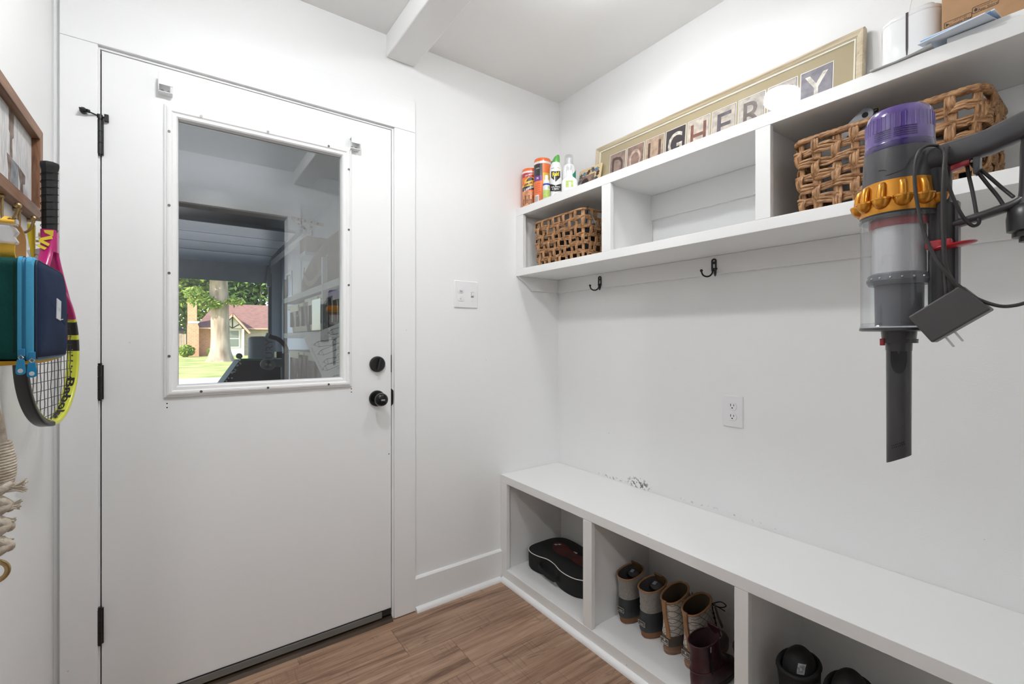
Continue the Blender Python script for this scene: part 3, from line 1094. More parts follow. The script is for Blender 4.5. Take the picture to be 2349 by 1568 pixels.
lump('folded_hat', (1.515, 1.59, 1.632), (0.085, 0.125, 0.085), M_dark_cloth, 'dark knit hat stuffed in the small-meshed wicker basket', 'hat', 2)
lump('rolled_towel', (1.51, 0.45, 1.62), (0.075, 0.10, 0.075), M_grey_cloth, 'grey towel rolled up in the coarse wicker basket', 'towel', 4)
lump('rolled_scarf', (1.53, 0.29, 1.61), (0.08, 0.06, 0.062), M_dark_cloth, 'dark scarf rolled up in the coarse wicker basket', 'scarf', 9)
# cord hanging over the small basket
cord_pts = smooth_path([(1.50, 1.50, 1.715), (1.43, 1.42, 1.757), (1.392, 1.385, 1.735), (1.387, 1.345, 1.685), (1.39, 1.325, 1.64)], 6)
tag(MB().tube(cord_pts, 0.0022, 6).build('loose_strap', M_black, smooth=60), 'thin black strap trailing over the rim of the small-meshed basket', 'strap')
# grey clip-on tool and black handle sticking out of the coarse basket
M_greyplastic = mat('grey_plastic', (0.16, 0.165, 0.19), 0.4)
t = thing('clip_tool', 'grey plastic clip tool with a round hole poking out of the coarse basket', 'tool', (1.47, 0.43, 1.66))
tb = MB(Matrix.Translation((1.452, 0.455, 1.752)) @ Matrix.Rotation(R(-34), 4, 'X'))
prof = [(0.055, -0.014), (0.055, 0.008), (0.015, 0.014), (-0.018, 0.018)] + [(-0.03 + 0.019 * cos(R(a)), 0.0 + 0.019 * sin(R(a))) for a in range(80, 281, 20)] + [(-0.01, -0.018), (0.02, -0.014)]
tb.prism(prof, 'X', -0.008, 0.008)
to = tb.build('body', M_greyplastic, t, bevel=0.002)
hm = MB(Matrix.Translation((1.452, 0.455, 1.752)) @ Matrix.Rotation(R(-34), 4, 'X'))
hm.prism([(-0.03 + 0.007 * cos(R(a)), 0.007 * sin(R(a))) for a in range(0, 360, 24)], 'X', -0.0088, 0.0088)
hm.build('hole', M_blackhole, to)
MB().tube(smooth_path([(1.46, 0.40, 1.70), (1.455, 0.415, 1.755), (1.452, 0.425, 1.772), (1.45, 0.405, 1.774)], 5), 0.005, 8).build('handle', M_black, t, smooth=60)

# ================================================================== BOTTLES ON TOP OF THE SHELF
ZT = 1.8435
def view_ang(x, y):
    return math.atan2(-y, -x)
M_orange = mat('orange_plastic', (0.85, 0.16, 0.035), 0.3, coat=0.3)
M_orange2 = mat('orange_label', (0.86, 0.19, 0.05), 0.35, coat=0.3, var=0.08, vscale=12)
M_yel_l = mat('yellow_label', (0.87, 0.55, 0.05), 0.35, coat=0.3)
M_blk_l = mat('black_label', (0.02, 0.018, 0.018), 0.35, coat=0.3)
M_red_l = mat('red_label', (0.5, 0.02, 0.03), 0.35, coat=0.3)
M_pur_l = mat('purple_label', (0.16, 0.03, 0.24), 0.35, coat=0.3)
M_white_l = mat('white_label', (0.82, 0.82, 0.82), 0.35, coat=0.2)
M_tan_l = mat('tan_label', (0.62, 0.28, 0.13), 0.4, var=0.35, vscale=45)
M_green_p = mat('green_plastic', (0.10, 0.36, 0.06), 0.3, coat=0.3)
M_lime = mat('lime_label', (0.44, 0.57, 0.13), 0.45, var=0.15, vscale=120)
M_teal = mat('teal_label', (0.0, 0.28, 0.20), 0.4)
M_blue_p = mat('blue_plastic', (0.01, 0.06, 0.42), 0.3)
M_bottle_w = mat('bottle_white', (0.86, 0.87, 0.87), 0.28, coat=0.2)
M_clearp = clear_mat('clear_plastic', (0.93, 0.93, 0.94), 0.09, 0.05, 0.12, (0.85, 0.85, 0.86))

def canister(x, y, r, h, label, style):
    t = thing('wipes_canister', label, 'canister', (x, y, ZT), 'orange wipes canisters on the shelf')
    z = ZT
    va = view_ang(x, y)
    MB().lathe([(r * 0.97, z), (r, z + 0.003), (r, z + h * 0.87)], x, y, 40).build('body', M_orange2, t, smooth=40)
    MB().lathe([(r * 1.012, z + h * 0.868), (r * 1.012, z + h * 0.915), (r * 0.98, z + h * 0.918)], x, y, 40).build('collar', M_white_l, t, smooth=40)
    MB().lathe([(r * 0.985, z + h * 0.916), (r * 0.985, z + h * 0.965), (r * 0.93, z + h * 0.992), (r * 0.80, z + h), (0.001, z + h)], x, y, 40).build('lid', M_orange, t, smooth=40)
    e = 1.008
    lb = MB()
    mats = [M_red_l, M_yel_l, M_blk_l, M_tan_l, M_pur_l, M_white_l, M_orange2]
    if style == 0:
        cyl_patch(lb, x, y, r * e, va - 1.35, va + 1.35, z + h * 0.76, z + h * 0.862, 0, 16)
        cyl_patch(lb, x, y, r * (e + .001), va - 0.75, va + 1.3, 0, 0, 1, 16, lambda q: z + h * (0.60), lambda q: z + h * (0.68 + 0.075 * sin(pi * q)))
        cyl_patch(lb, x, y, r * (e + .0015), va - 1.2, va + 1.2, 0, 0, 2, 16, lambda q: z + h * (0.41 + 0.04 * q), lambda q: z + h * (0.51 + 0.05 * q))
        cyl_patch(lb, x, y, r * (e + .001), va - 1.3, va + 1.3, 0, 0, 1, 16, lambda q: z + h * (0.51 + 0.04 * q), lambda q: z + h * (0.555 + 0.05 * q))
        cyl_patch(lb, x, y, r * e, va - 1.2, va + 1.2, z + h * 0.03, z + h * 0.40, 3, 16)
        lo = lb.build('label', mats, t, fix=False)
        text_cyl('lettering', 'Leather', 0.020, x, y, r * 1.014, va - 0.05, z + h * 0.481, M_white_l, lo, bold=0.0004, slant=0.35)
        text_cyl('lettering', 'ARMOR ALL', 0.013, x, y, r * 1.016, va + 0.02, z + h * 0.60, M_blk_l, lo, bold=0.0005, slant=0.35)
        text_cyl('lettering', '25% MORE', 0.010, x, y, r * 1.014, va - 0.1, z + h * 0.81, M_white_l, lo, bold=0.0003, slant=0.2)
        # emblem: helmet-like peak over the name
        em = MB()
        cyl_patch(em, x, y, r * 1.014, va - 0.45, va + 0.5, 0, 0, 0, 14, lambda q: z + h * 0.635 + 0.01 * q, lambda q: z + h * (0.66 + 0.07 * sin(pi * q) ** 0.7) + 0.006 * q)
        em.build('emblem', M_blk_l, lo, fix=False)
        dk = MB()
        for q in range(7):
            a = va - 0.9 + 0.24 * q
            cyl_patch(dk, x, y, r * 1.014, a, a + 0.13, z + h * (0.05 + 0.02 * (q % 3)), z + h * (0.20 + 0.05 * ((q * 2) % 4)), 0, 3)
        dk.build('picture', mat('dark_brown_print', (0.16, 0.06, 0.03), 0.5, var=0.5, vscale=90), lo, fix=False)
    else:
        cyl_patch(lb, x, y, r * e, va - 1.35, va - 0.02, z + h * 0.60, z + h * 0.862, 2, 12)
        cyl_patch(lb, x, y, r * (e + .001), va - 1.35, va - 0.02, z + h * 0.49, z + h * 0.60, 4, 12)
        cyl_patch(lb, x, y, r * e, va + 0.05, va + 1.35, z + h * 0.42, z + h * 0.66, 1, 12)
        cyl_patch(lb, x, y, r * e, va + 0.05, va + 1.35, z + h * 0.02, z + h * 0.42, 2, 12)
        cyl_patch(lb, x, y, r * (e + .001), va - 1.0, va - 0.42, z + h * 0.005, z + h * 0.185, 5, 8)
        lo = lb.build('label', mats, t, fix=False)
        text_cyl('lettering', '78', 0.013, x, y, r * 1.014, va - 0.62, z + h * 0.545, M_white_l, lo, bold=0.0003)
        text_cyl('lettering', 'WIPES', 0.008, x, y, r * 1.014, va - 0.60, z + h * 0.76, M_white_l, lo)
        bc = MB()
        for q in range(9):
            a = va - 0.95 + 0.055 * q
            cyl_patch(bc, x, y, r * 1.013, a, a + (0.018 if q % 3 else 0.032), z + h * 0.03, z + h * 0.165, 0, 1)
        bc.build('barcode', M_blk_l, lo, fix=False)
        for q in range(5):
            tl = MB()
            cyl_patch(tl, x, y, r * 1.012, va - 0.95, va - 0.25 - 0.05 * (q % 2), z + h * (0.42 - 0.045 * q), z + h * (0.428 - 0.045 * q), 0, 6)
            tl.build('print_line', M_red_l, lo, fix=False)
    return t
canister(1.434, 1.831, 0.0405, 0.196, 'orange wipes canister printed Leather, tight against the door wall', 0)
canister(1.445, 1.745, 0.0425, 0.222, 'taller orange wipes canister with black and purple label, behind the pump spray', 1)

# small pump spray
def small_spray(x, y):
    t = thing('pump_spray', 'small clear pump spray bottle with blue ring and lime label', 'spray bottle', (x, y, ZT))
    z = ZT
    r = 0.0172
    MB().lathe([(r * .9, z), (r, z + .003), (r, z + 0.062), (r * .8, z + 0.07)], x, y, 24).build('bottle', mat('misty_plastic', (0.66, 0.70, 0.75), 0.3), t, smooth=40)
    MB().lathe([(r * .95, z + 0.066), (r * .98, z + 0.0725), (r * .85, z + 0.074)], x, y, 24).build('ring', M_blue_p, t, smooth=40)
    MB().lathe([(r * .86, z + 0.074), (r * .84, z + 0.090), (r * .5, z + 0.094), (r * .52, z + 0.112), (r * .45, z + 0.1145), (0.0005, z + 0.115)], x, y, 24).build('pump', M_bottle_w, t, smooth=40)
    lb = MB()
    va = view_ang(x, y)
    cyl_patch(lb, x, y, r * 1.02, va - 1.2, va + 1.2, z + 0.004, z + 0.042, 0, 12)
    cyl_patch(lb, x, y, r * 1.02, va + 0.5, va + 1.2, z + 0.047, z + 0.060, 0, 6)
    lb.build('label', M_lime, t, fix=False)
small_spray(1.402, 1.664)

# insecticide can
def spray_can(x, y):
    t = thing('insecticide_can', 'white insecticide spray can with green trigger cap and black shield label', 'spray can', (x, y, ZT))
    z = ZT
    r = 0.0285
    va = view_ang(x, y)
    MB().lathe([(r * .95, z), (r, z + .004), (r, z + 0.145), (r * .97, z + 0.156), (r * .82, z + 0.172), (r * .66, z + 0.181)], x, y, 36).build('can', M_bottle_w, t, smooth=50)
    c = MB()
    rings = []
    for (zz, sx, sy, dx) in ((0.180, .66, .66, 0), (0.188, .66, .64, 0.001), (0.197, .60, .58, 0.003), (0.206, .50, .48, 0.005), (0.214, .36, .36, 0.008), (0.219, .18, .22, 0.011)):
        ring_ = []
        for i in range(24):
            a = 2 * pi * i / 24
            u, v = r * sx * cos(a) + dx, r * sy * sin(a)
            d = va + pi / 2
            ring_.append((x + u * cos(d) - v * sin(d), y + u * sin(d) + v * cos(d), z + zz))
        rings.append(ring_)
    c.loft(rings)
    c.build('trigger_cap', M_green_p, t, smooth=50)
    d = va - pi / 2
    nz = MB()
    nz.box(-0.0, 0.006, -0.005, 0.005, 0.178, 0.190)
    nz.v = [Vector((x + (p.x + 0.016) * cos(d) - p.y * sin(d), y + (p.x + 0.016) * sin(d) + p.y * cos(d), z + p.z)) for p in nz.v]
    nz.build('nozzle', M_blk_l, t)
    lb = MB()
    e = 1.01
    # shield
    cyl_patch(lb, x, y, r * e, va - 0.85, va + 0.85, 0, 0, 0, 14, lambda q: z + 0.083 + 0.024 * abs(2 * q - 1), lambda q: z + 0.136 - 0.004 * (1 - abs(2 * q - 1)))
    # dark chevron band
    cyl_patch(lb, x, y, r * e, va - 1.5, va + 1.5, 0, 0, 0, 18, lambda q: z + 0.036 + 0.010 * abs(2 * q - 1), lambda q: z + 0.066 + 0.016 * abs(2 * q - 1))
    lo = lb.build('label', M_blk_l, t, fix=False)
    text_cyl('lettering', 'Raid', 0.026, x, y, r * 1.02, va, z + 0.119, mat('raid_yellow', (0.95, 0.78, 0.05), 0.4), lo, bold=0.0009, slant=0.08, sx=0.72)
    text_cyl('lettering', 'Ant, Roach', 0.0105, x, y, r * 1.02, va, z + 0.060, M_white_l, lo, bold=0.0002)
    text_cyl('lettering', '& Spider', 0.0105, x, y, r * 1.02, va, z + 0.050, M_white_l, lo, bold=0.0002)
    rg = MB()
    rg.add([(x + r * 1.012 * cos(va + s * cos(R(a)) / r), y + r * 1.012 * sin(va + s * cos(R(a)) / r), z + 0.018 + s * sin(R(a))) for s in (0.009, 0.0075) for a in range(0, 360, 15)],
           [(i, (i + 1) % 24, 24 + (i + 1) % 24, 24 + i) for i in range(24)])
    rg.build('seal_ring', M_green_p, lo, fix=False)
    br = MB()
    cyl_patch(br, x, y, r * 1.006, va - 0.9, va - 0.25, z + 0.1475, z + 0.1500, 0, 6)
    br.build('stripe', M_greyplastic, lo, fix=False)
    br = MB()
    cyl_patch(br, x, y, r * 1.006, va + 0.25, va + 0.9, 0, 0, 0, 6, lambda q: z + 0.1495 - 0.004 * q, lambda q: z + 0.152 - 0.004 * q)
    br.build('stripe', M_yel_l, lo, fix=False)
spray_can(1.452, 1.655)

# tall white trigger bottle behind and short white one in front
def tall_bottle(x, y):
    t = thing('lotion_bottle', 'tall white bottle with clear dome cap and teal label', 'bottle', (x, y, ZT))
    z = ZT
    r = 0.033
    MB().lathe([(r * .95, z), (r, z + .004), (r, z + 0.135), (r * .93, z + 0.155), (r * .75, z + 0.172), (r * .45, z + 0.181), (r * .42, z + 0.190)], x, y, 36).build('bottle', M_bottle_w, t, smooth=60)
    MB().lathe([(r * .40, z + 0.188), (r * .40, z + 0.208), (r * .25, z + 0.212), (0.0005, z + 0.212)], x, y, 24).build('pump', M_bottle_w, t, smooth=40)
    MB().lathe([(r * .62, z + 0.178), (r * .62, z + 0.214), (r * .55, z + 0.222), (0.0005, z + 0.223)], x, y, 28).build('dome_cap', M_clearp, t, smooth=50)
    va = view_ang(x, y)
    lb = MB()
    cyl_patch(lb, x, y, r * 1.01, va + 0.1, va + 1.5, 0, 0, 0, 10, lambda q: z + 0.105 - 0.085 * q, lambda q: z + 0.108 + 0.045 * q)
    lb.build('label', M_teal, t, fix=False)
tall_bottle(1.512, 1.628)
def short_bottle(x, y):
    t = thing('cleaner_bottle', 'short white spray bottle with lime-green label and clear overcap', 'spray bottle', (x, y, ZT))
    z = ZT
    va = view_ang(x, y)
    rings = []
    d = va + pi / 2
    def oval(zz, w, dd):
        return [(x + w * cos(2 * pi * i / 28) * cos(d) - dd * sin(2 * pi * i / 28) * sin(d), y + w * cos(2 * pi * i / 28) * sin(d) + dd * sin(2 * pi * i / 28) * cos(d), z + zz) for i in range(28)]
    for (zz, w, dd) in ((0, .034, .022), (.003, .036, .024), (.050, .036, .024), (.058, .034, .023), (.068, .024, .018), (.074, .0155, .0145), (.078, .0145, .0145)):
        rings.append(oval(zz, w, dd))
    MB().loft(rings).build('bottle', M_bottle_w, t, smooth=50)
    MB().loft([oval(.078, .0145, .0145), oval(.098, .0143, .0143), oval(.101, .0130, .0130), oval(.104, .0085, .0085), oval(.118, .008, .008)]).build('pump', M_bottle_w, t, smooth=50)
    MB().loft([oval(.099, .0142, .0142), oval(.118, .0140, .0140), oval(.1245, .0115, .0115), oval(.126, .004, .004)]).build('overcap', M_clearp, t, smooth=50)
    lb = MB()
    c = Vector((x, y, 0)) + Vector((cos(va), sin(va), 0)) * 0.0245
    rt = Vector((cos(d), sin(d), 0))
    def q4(u0, u1, z0, z1, off, mi):
        o = c + Vector((cos(va), sin(va), 0)) * off
        lb.add([o + rt * u0 + Vector((0, 0, z + z0)), o + rt * u1 + Vector((0, 0, z + z0)), o + rt * u1 + Vector((0, 0, z + z1)), o + rt * u0 + Vector((0, 0, z + z1))], [(0, 1, 2, 3)], mi)
    q4(-0.016, 0.016, 0.022, 0.050, 0.0002, 0)
    q4(-0.003, 0.007, 0.022, 0.044, 0.0004, 1)
    lb.build('label', [M_lime, M_white_l], t, fix=False)
short_bottle(1.425, 1.530)

# small picture frame decorated with puzzle pieces
def puzzle_frame():
    t = thing('small_photo_frame', 'small yellow photo frame with puzzle pieces glued around the photo', 'photo frame', (1.60, 1.575, ZT))
    X0 = 1.585
    M = Matrix.Translation((X0, 1.592, ZT)) @ Matrix.Rotation(R(12), 4, 'Y')
    M_cream = mat('cream_board', (0.72, 0.58, 0.33), 0.6)
    w, h = 0.15, 0.185
    b = MB(M)
    # board lies in local YZ plane; y from -w/2..w/2
    b.box(0, 0.006, -w / 2, w / 2, 0, h)
    b.build('frame_board', M_cream, t, bevel=0.001)
    ph = MB(M).box(-0.0006, 0.0, -0.036, 0.052, 0.03, 0.145)
    po = ph.build('photo', mat('photo_print', (0.10, 0.07, 0.06), 0.35, c2=(0.38, 0.24, 0.18), vscale=26), t)
    hd = MB(M)
    hd.prism([(0.024 + 0.024 * cos(R(a)), 0.108 + 0.024 * sin(R(a))) for a in range(0, 360, 20)], 'X', -0.0012, -0.0005)
    hd.build('photo_figure', mat('photo_dark', (0.02, 0.013, 0.012), 0.4), po)
    hd = MB(M)
    hd.prism([(0.022 + 0.02 * cos(R(a)), 0.079 + 0.022 * sin(R(a))) for a in range(0, 360, 20)], 'X', -0.0011, -0.0005)
    hd.build('photo_figure', mat('photo_skin', (0.42, 0.22, 0.16), 0.4), po)
    pc = [mat('puzzle_grey', (0.10, 0.11, 0.13), 0.5, var=0.5, vscale=70), mat('puzzle_blue', (0.13, 0.22, 0.33), 0.5, var=0.4, vscale=70),
          mat('puzzle_brown', (0.09, 0.03, 0.025), 0.5, var=0.4, vscale=70), mat('puzzle_dark', (0.018, 0.02, 0.022), 0.5)]
    spots = [(0.058, 0.150), (0.034, 0.157), (0.008, 0.160), (-0.020, 0.166), (-0.046, 0.160), (-0.056, 0.138), (-0.050, 0.112), (-0.057, 0.088), (-0.050, 0.065), (-0.053, 0.040), (0.062, 0.125)]
    for i, (yy, zz) in enumerate(spots):
        s = 0.0095
        pts = []
        for k in range(4):
            a0 = k * 90 + 20 * i
            knob = 1 if (k + i) % 2 else -0.5
            for (al, rr_) in ((-45, 1.35), (-15, 1.0), (-10, 1.0 + 0.35 * knob), (0, 1.0 + 0.75 * knob), (10, 1.0 + 0.35 * knob), (15, 1.0)):
                a = R(a0 + al)
                pts.append((yy + s * rr_ * cos(a), zz + s * rr_ * sin(a)))
        MB(M).prism(pts, 'X', -0.0022, -0.0003).build('puzzle_piece', pc[(i * 5 + i // 3) % 4], t)
puzzle_frame()

# ================================================================== LONG FRAMED LETTER PICTURE
PM = Matrix.Translation((1.617, 0, ZT)) @ Matrix.Rotation(R(5.0), 4, 'Y')
pic = thing('letter_picture', 'long cream-framed picture of a row of sepia letter photos leaning on the wall', 'picture', (1.63, 1.03, ZT))
PY0, PY1, PH = 0.489, 1.572, 0.268
M_cream_fr = wood_mat('cream_frame', (0.27, 0.20, 0.12), (0.48, 0.40, 0.275), (0.62, 0.54, 0.39), 'Y', 1.2, 0.4, False)
def pic_rings(prof):
    rings = []
    for (o_, p_) in prof:
        rings.append([(-p_, PY0 + o_, o_), (-p_, PY1 - o_, o_), (-p_, PY1 - o_, PH - o_), (-p_, PY0 + o_, PH - o_)])
    return rings
MB(PM).loft(pic_rings([(0, -0.018), (0, 0.0), (0.003, 0.003), (0.008, 0.003), (0.010, 0.0015), (0.0175, -0.001), (0.019, -0.004), (0.0215, -0.0035), (0.0225, -0.010)]), cap0=False, cap1=False).build('frame', M_cream_fr, pic, smooth=25)
MB(PM).loft(pic_rings([(0.0225, -0.0035), (0.0265, -0.0035), (0.0275, -0.010)]), cap0=False, cap1=False).build('inner_fillet', mat('fillet_cream', (0.82, 0.78, 0.66), 0.4), pic, smooth=25)
M_mat = mat('tan_mat_board', (0.46, 0.38, 0.235), 0.8, bump=0.05, bscale=400)
MB(PM).box(0.0085, 0.016, PY0 + 0.020, PY1 - 0.020, 0.02, PH - 0.02).build('mat_board', M_mat, pic)
MB(PM).box(0.0055, 0.0065, PY0 + 0.024, PY1 - 0.024, 0.024, PH - 0.024).build('glass', M_picglass, pic)
letters = 'DOUGHERTY'
sty = [((0.32, 0.22, 0.18), (0.10, 0.055, 0.045), 1), ((0.30, 0.19, 0.15), (0.55, 0.42, 0.34), 1), ((0.50, 0.36, 0.26), (0.12, 0.07, 0.05), 1),
       ((0.05, 0.04, 0.045), (0.72, 0.66, 0.58), 1), ((0.60, 0.53, 0.45), (0.20, 0.08, 0.055), 1), ((0.52, 0.46, 0.39), (0.10, 0.085, 0.10), 1),
       ((0.48, 0.44, 0.38), (0.14, 0.10, 0.09), 1), ((0.46, 0.41, 0.37), (0.2, 0.15, 0.12), 1), ((0.22, 0.20, 0.24), (0.70, 0.66, 0.58), 1)]
pitch = (1.483 - 0.663) / 8
ctop = 0.205
for i, ch in enumerate(letters):
    yl = 1.483 - pitch * i
    yr = yl - 0.0935
    zt_, zb_ = ctop, ctop - 0.140
    bgc, fgc, _ = sty[i]
    bd = MB(PM).box(0.0078, 0.0084, yr - 0.0005, yl + 0.0005, zb_ - 0.003, zt_ + 0.003).build('letter_photo', M_white_l, pic)
    MB(PM).box(0.0074, 0.0080, yr + 0.0022, yl - 0.0022, zb_ - 0.0003, zt_ + 0.0003).build('photo_edge', mat('photo_edge', (0.10, 0.06, 0.04), 0.5), bd)
    MB(PM).box(0.0070, 0.0076, yr + 0.0034, yl - 0.0034, zb_ + 0.001, zt_ - 0.001).build('photo_print', mat('sepia_%s_%d' % ('print', i), tuple(c * 0.75 for c in bgc), 0.5, c2=tuple(min(1, c * 1.25) for c in bgc), vscale=45), bd)
    vs, fs = text_geo(ch, 0.134, 1.0, 0.001)
    w = max(v[0] for v in vs) - min(v[0] for v in vs)
    s = min(1.0, 0.066 / w)
    lb = MB(PM)
    lb.add([(0.0068, (yl + yr) / 2 - u * s, (zt_ + zb_) / 2 + v) for u, v in vs], fs)
    lb.build('letter', mat('sepia_letter_%d' % i, fgc, 0.5, var=0.35, vscale=50), bd, fix=False)

# ================================================================== APPLIANCE, BOX AND PAPERS AT THE SHELF'S END
M_gloss_w = mat('gloss_white', (0.84, 0.845, 0.85), 0.14, coat=0.5)
ap = thing('air_freshener', 'white rounded appliance with a dark vertical slit beside the cardboard box', 'appliance', (1.47, 0.335, ZT))
b = MB()
rings = []
def ap_ring(z, s):
    y0, y1, x0, x1 = 0.282, 0.398, 1.425, 1.60
    r = 0.035
    pts = []
    w, h = (y1 - y0) - 2 * s, (x1 - x0) - 2 * s
    for p in rrect(h, w, r - s * 0.5, 6):
        pts.append(((x0 + x1) / 2 + p[0], (y0 + y1) / 2 + p[1], z))
    return pts
for (z, s) in ((ZT + 0.0005, 0.016), (ZT + 0.004, 0.008), (ZT + 0.012, 0.003), (ZT + 0.024, 0.0), (ZT + 0.120, 0.0), (ZT + 0.1225, 0.0012), (ZT + 0.1245, 0.0002), (ZT + 0.132, 0.001), (ZT + 0.134, 0.003)):
    rings.append(ap_ring(z, s))
b.loft(rings)
apo = b.build('body', M_gloss_w, ap, smooth=35)
MB().prism([(0.343, ZT + 0.132), (0.3385, ZT + 0.132), (0.3385, ZT + 0.045), (0.341, ZT + 0.012), (0.343, ZT + 0.045)], 'X', 1.4243, 1.428).build('slit', mat('dark_slit', (0.05, 0.04, 0.04), 0.6), ap)
# white pump bottle standing behind it
wb = thing('white_bottle', 'white pump bottle with a thin cord standing behind the white appliance', 'bottle', (1.635, 0.36, ZT))
MB().lathe([(0.028, ZT), (0.030, ZT + .004), (0.030, ZT + 0.175), (0.026, ZT + 0.19), (0.0235, ZT + 0.20), (0.0235, ZT + 0.235), (0.02, ZT + 0.24), (0.001, ZT + 0.241)], 1.634, 0.352, 28).build('bottle', M_bottle_w, wb, smooth=50)
MB().lathe([(0.0252, ZT + 0.205), (0.0262, ZT + 0.209), (0.0252, ZT + 0.213)], 1.634, 0.352, 28).build('ring', M_bottle_w, wb, smooth=50)
MB().tube(smooth_path([(1.60, 0.372, ZT + 0.26), (1.598, 0.377, ZT + 0.225), (1.603, 0.372, ZT + 0.195), (1.606, 0.364, ZT + 0.180)], 5), 0.0009, 6).build('cord', M_bottle_w, wb, smooth=60)
# flat white folder under the box, the box itself
tag(MB().box(1.386, 1.655, -0.049, 0.262, ZT + 0.0002, ZT + 0.0125).build('white_folder', M_white_l, bevel=0.001), 'flat white folder lying under the cardboard box', 'folder')
M_card = mat('cardboard', (0.42, 0.245, 0.125), 0.75, var=0.06, vscale=20, bump=0.05, bscale=60)
cb = thing('cardboard_box', 'brown cardboard box with printed app-store badges on the shelf', 'box', (1.53, 0.11, ZT + 0.0127))
zb0 = ZT + 0.0127
XF = 1.418
MB().box(XF, 1.64, -0.049, 0.277, zb0, zb0 + 0.30).build('carton', M_card, cb, bevel=0.0015)
M_ink = mat('printed_ink', (0.05, 0.03, 0.02), 0.7)
def badge(yc, zc, w, h, sl, s1, s2):
    b = MB()
    pts = [(XF - 0.0004, yc - p[0], zc + p[1]) for p in rrect(w, h, 0.003, 4)]
    b.tube(pts, 0.00035, 4, closed=True)
    bo = b.build('badge_outline', M_ink, cb)
    text_plane('lettering', s1, 0.0045, (XF - 0.0004, yc - 0.004, zc + 0.003), (0, -1, 0), (0, 0, 1), M_ink, bo)
    text_plane('lettering', s2, 0.0075, (XF - 0.0004, yc - 0.004, zc - 0.0032), (0, -1, 0), (0, 0, 1), M_ink, bo)
    lg = MB()
    if sl == 'apple':
        pts = [(yc + w / 2 - 0.0055 + 0.0028 * (1 - 0.12 * cos(R(2 * a))) * cos(R(a)), zc - 0.0006 + 0.0031 * sin(R(a)) * (1 - 0.1 * abs(cos(R(a))))) for a in range(0, 360, 15)]
        lg.prism(pts, 'X', XF - 0.0006, XF - 0.0002)
        lg.prism([(yc + w / 2 - 0.0052, zc + 0.0028), (yc + w / 2 - 0.0040, zc + 0.0046), (yc + w / 2 - 0.0062, zc + 0.0042)], 'X', XF - 0.0006, XF - 0.0002)
    else:
        lg.prism([(yc + w / 2 - 0.003, zc - 0.0035), (yc + w / 2 - 0.003, zc + 0.0035), (yc + w / 2 - 0.009, zc)], 'X', XF - 0.0006, XF - 0.0002)
    lg.build('badge_logo', M_ink, bo)
badge(0.2500, zb0 + 0.046, 0.045, 0.0135, 'play', 'GET IT ON', 'Google Play')
badge(0.2065, zb0 + 0.054, 0.040, 0.0135, 'apple', 'Download on the', 'App Store')
text_plane('lettering', 'clickhandy', 0.011, (XF - 0.0004, 0.172, zb0 + 0.066), (0, -1, 0), (0, 0, 1), M_ink, cb, bold=0.0003)
# blue-white envelopes jutting over the edge
M_env = mat('pale_blue_envelope', (0.72, 0.80, 0.90), 0.7)
M_envd = mat('blue_edge', (0.26, 0.42, 0.66), 0.7)
for i, (m_, rot, lab) in enumerate(((M_env, 0, 'undermost pale blue envelope jutting over the shelf edge by the carton'), (M_envd, 4, 'blue envelope between the two pale ones at the shelf edge'), (M_env, 7, 'uppermost pale blue envelope of the little stack at the shelf edge'))):
    Mx = Matrix.Translation((1.378 + 0.004 * i, 0.245 - 0.004 * i, ZT + 0.0140 + 0.0034 * i)) @ Matrix.Rotation(R(-10 + rot), 4, 'Z') @ Matrix.Rotation(R(-4), 4, 'Y')
    eb = MB(Mx)
    eb.box(-0.028, 0.045, -0.055, 0.058, 0, 0.0022)
    e_ = eb.build('envelope', m_)
    tag(e_, lab, 'envelope', 'envelopes at the shelf edge')
Mx = Matrix.Translation((1.388, 0.345, ZT + 0.0012)) @ Matrix.Rotation(R(4), 4, 'X')
b = MB()
pts = []
for i in range(13):
    u = -0.055 + 0.115 * i / 12
    pts.append((0.345 - u, ZT + 0.0006 + 0.008 * max(0, (u + 0.01) / 0.07) ** 1.5))
vs = [(1.372, y, z) for y, z in pts] + [(1.43, y, ZT + 0.0006) for y, z in pts] + [(1.372, y, z + 0.0008) for y, z in pts] + [(1.43, y, ZT + 0.0014) for y, z in pts]
n = 13
fs = []
for i in range(n - 1):
    fs += [(i, i + 1, n + i + 1, n + i), (2 * n + i, 3 * n + i, 3 * n + i + 1, 2 * n + i + 1), (i, 2 * n + i, 2 * n + i + 1, i + 1), (n + i, n + i + 1, 3 * n + i + 1, 3 * n + i)]
fs += [(0, n, 3 * n, 2 * n), (n - 1, 3 * n - 1, 4 * n - 1, 2 * n - 1)]
b.add(vs, fs)
tag(b.build('paper_sheet', M_white_l), 'curling white sheet of paper under the white appliance', 'paper')

# ================================================================== BOOTS
def se_ring(xh, xt, w, z, M, cy=0.0, p=0.86, n=28, tiltz=0.0):
    """super-ellipse slice of a boot, heel at xh, toe at xt, half width w"""
    out = []
    for i in range(n):
        a = 2 * pi * i / n
        c, s = cos(a), sin(a)
        u = math.copysign(abs(c) ** p, c)
        v = math.copysign(abs(s) ** p, s)
        x = (xh + xt) / 2 + (xt - xh) / 2 * u
        # toe narrower than the ball, heel rounder
        k = 1 - 0.10 * max(0, u) ** 3
        out.append(M @ Vector((x, cy + w * v * k, z + tiltz * (u))))
    return out
def boot_part(name, slices, M, m, parent, smooth=50, cap0=True, cap1=True):
    b = MB()
    b.loft([se_ring(xh, xt, w, z, M, tiltz=tz) for (z, xh, xt, w, tz) in slices], cap0=cap0, cap1=cap1)
    return b.build(name, m, parent, smooth=smooth)

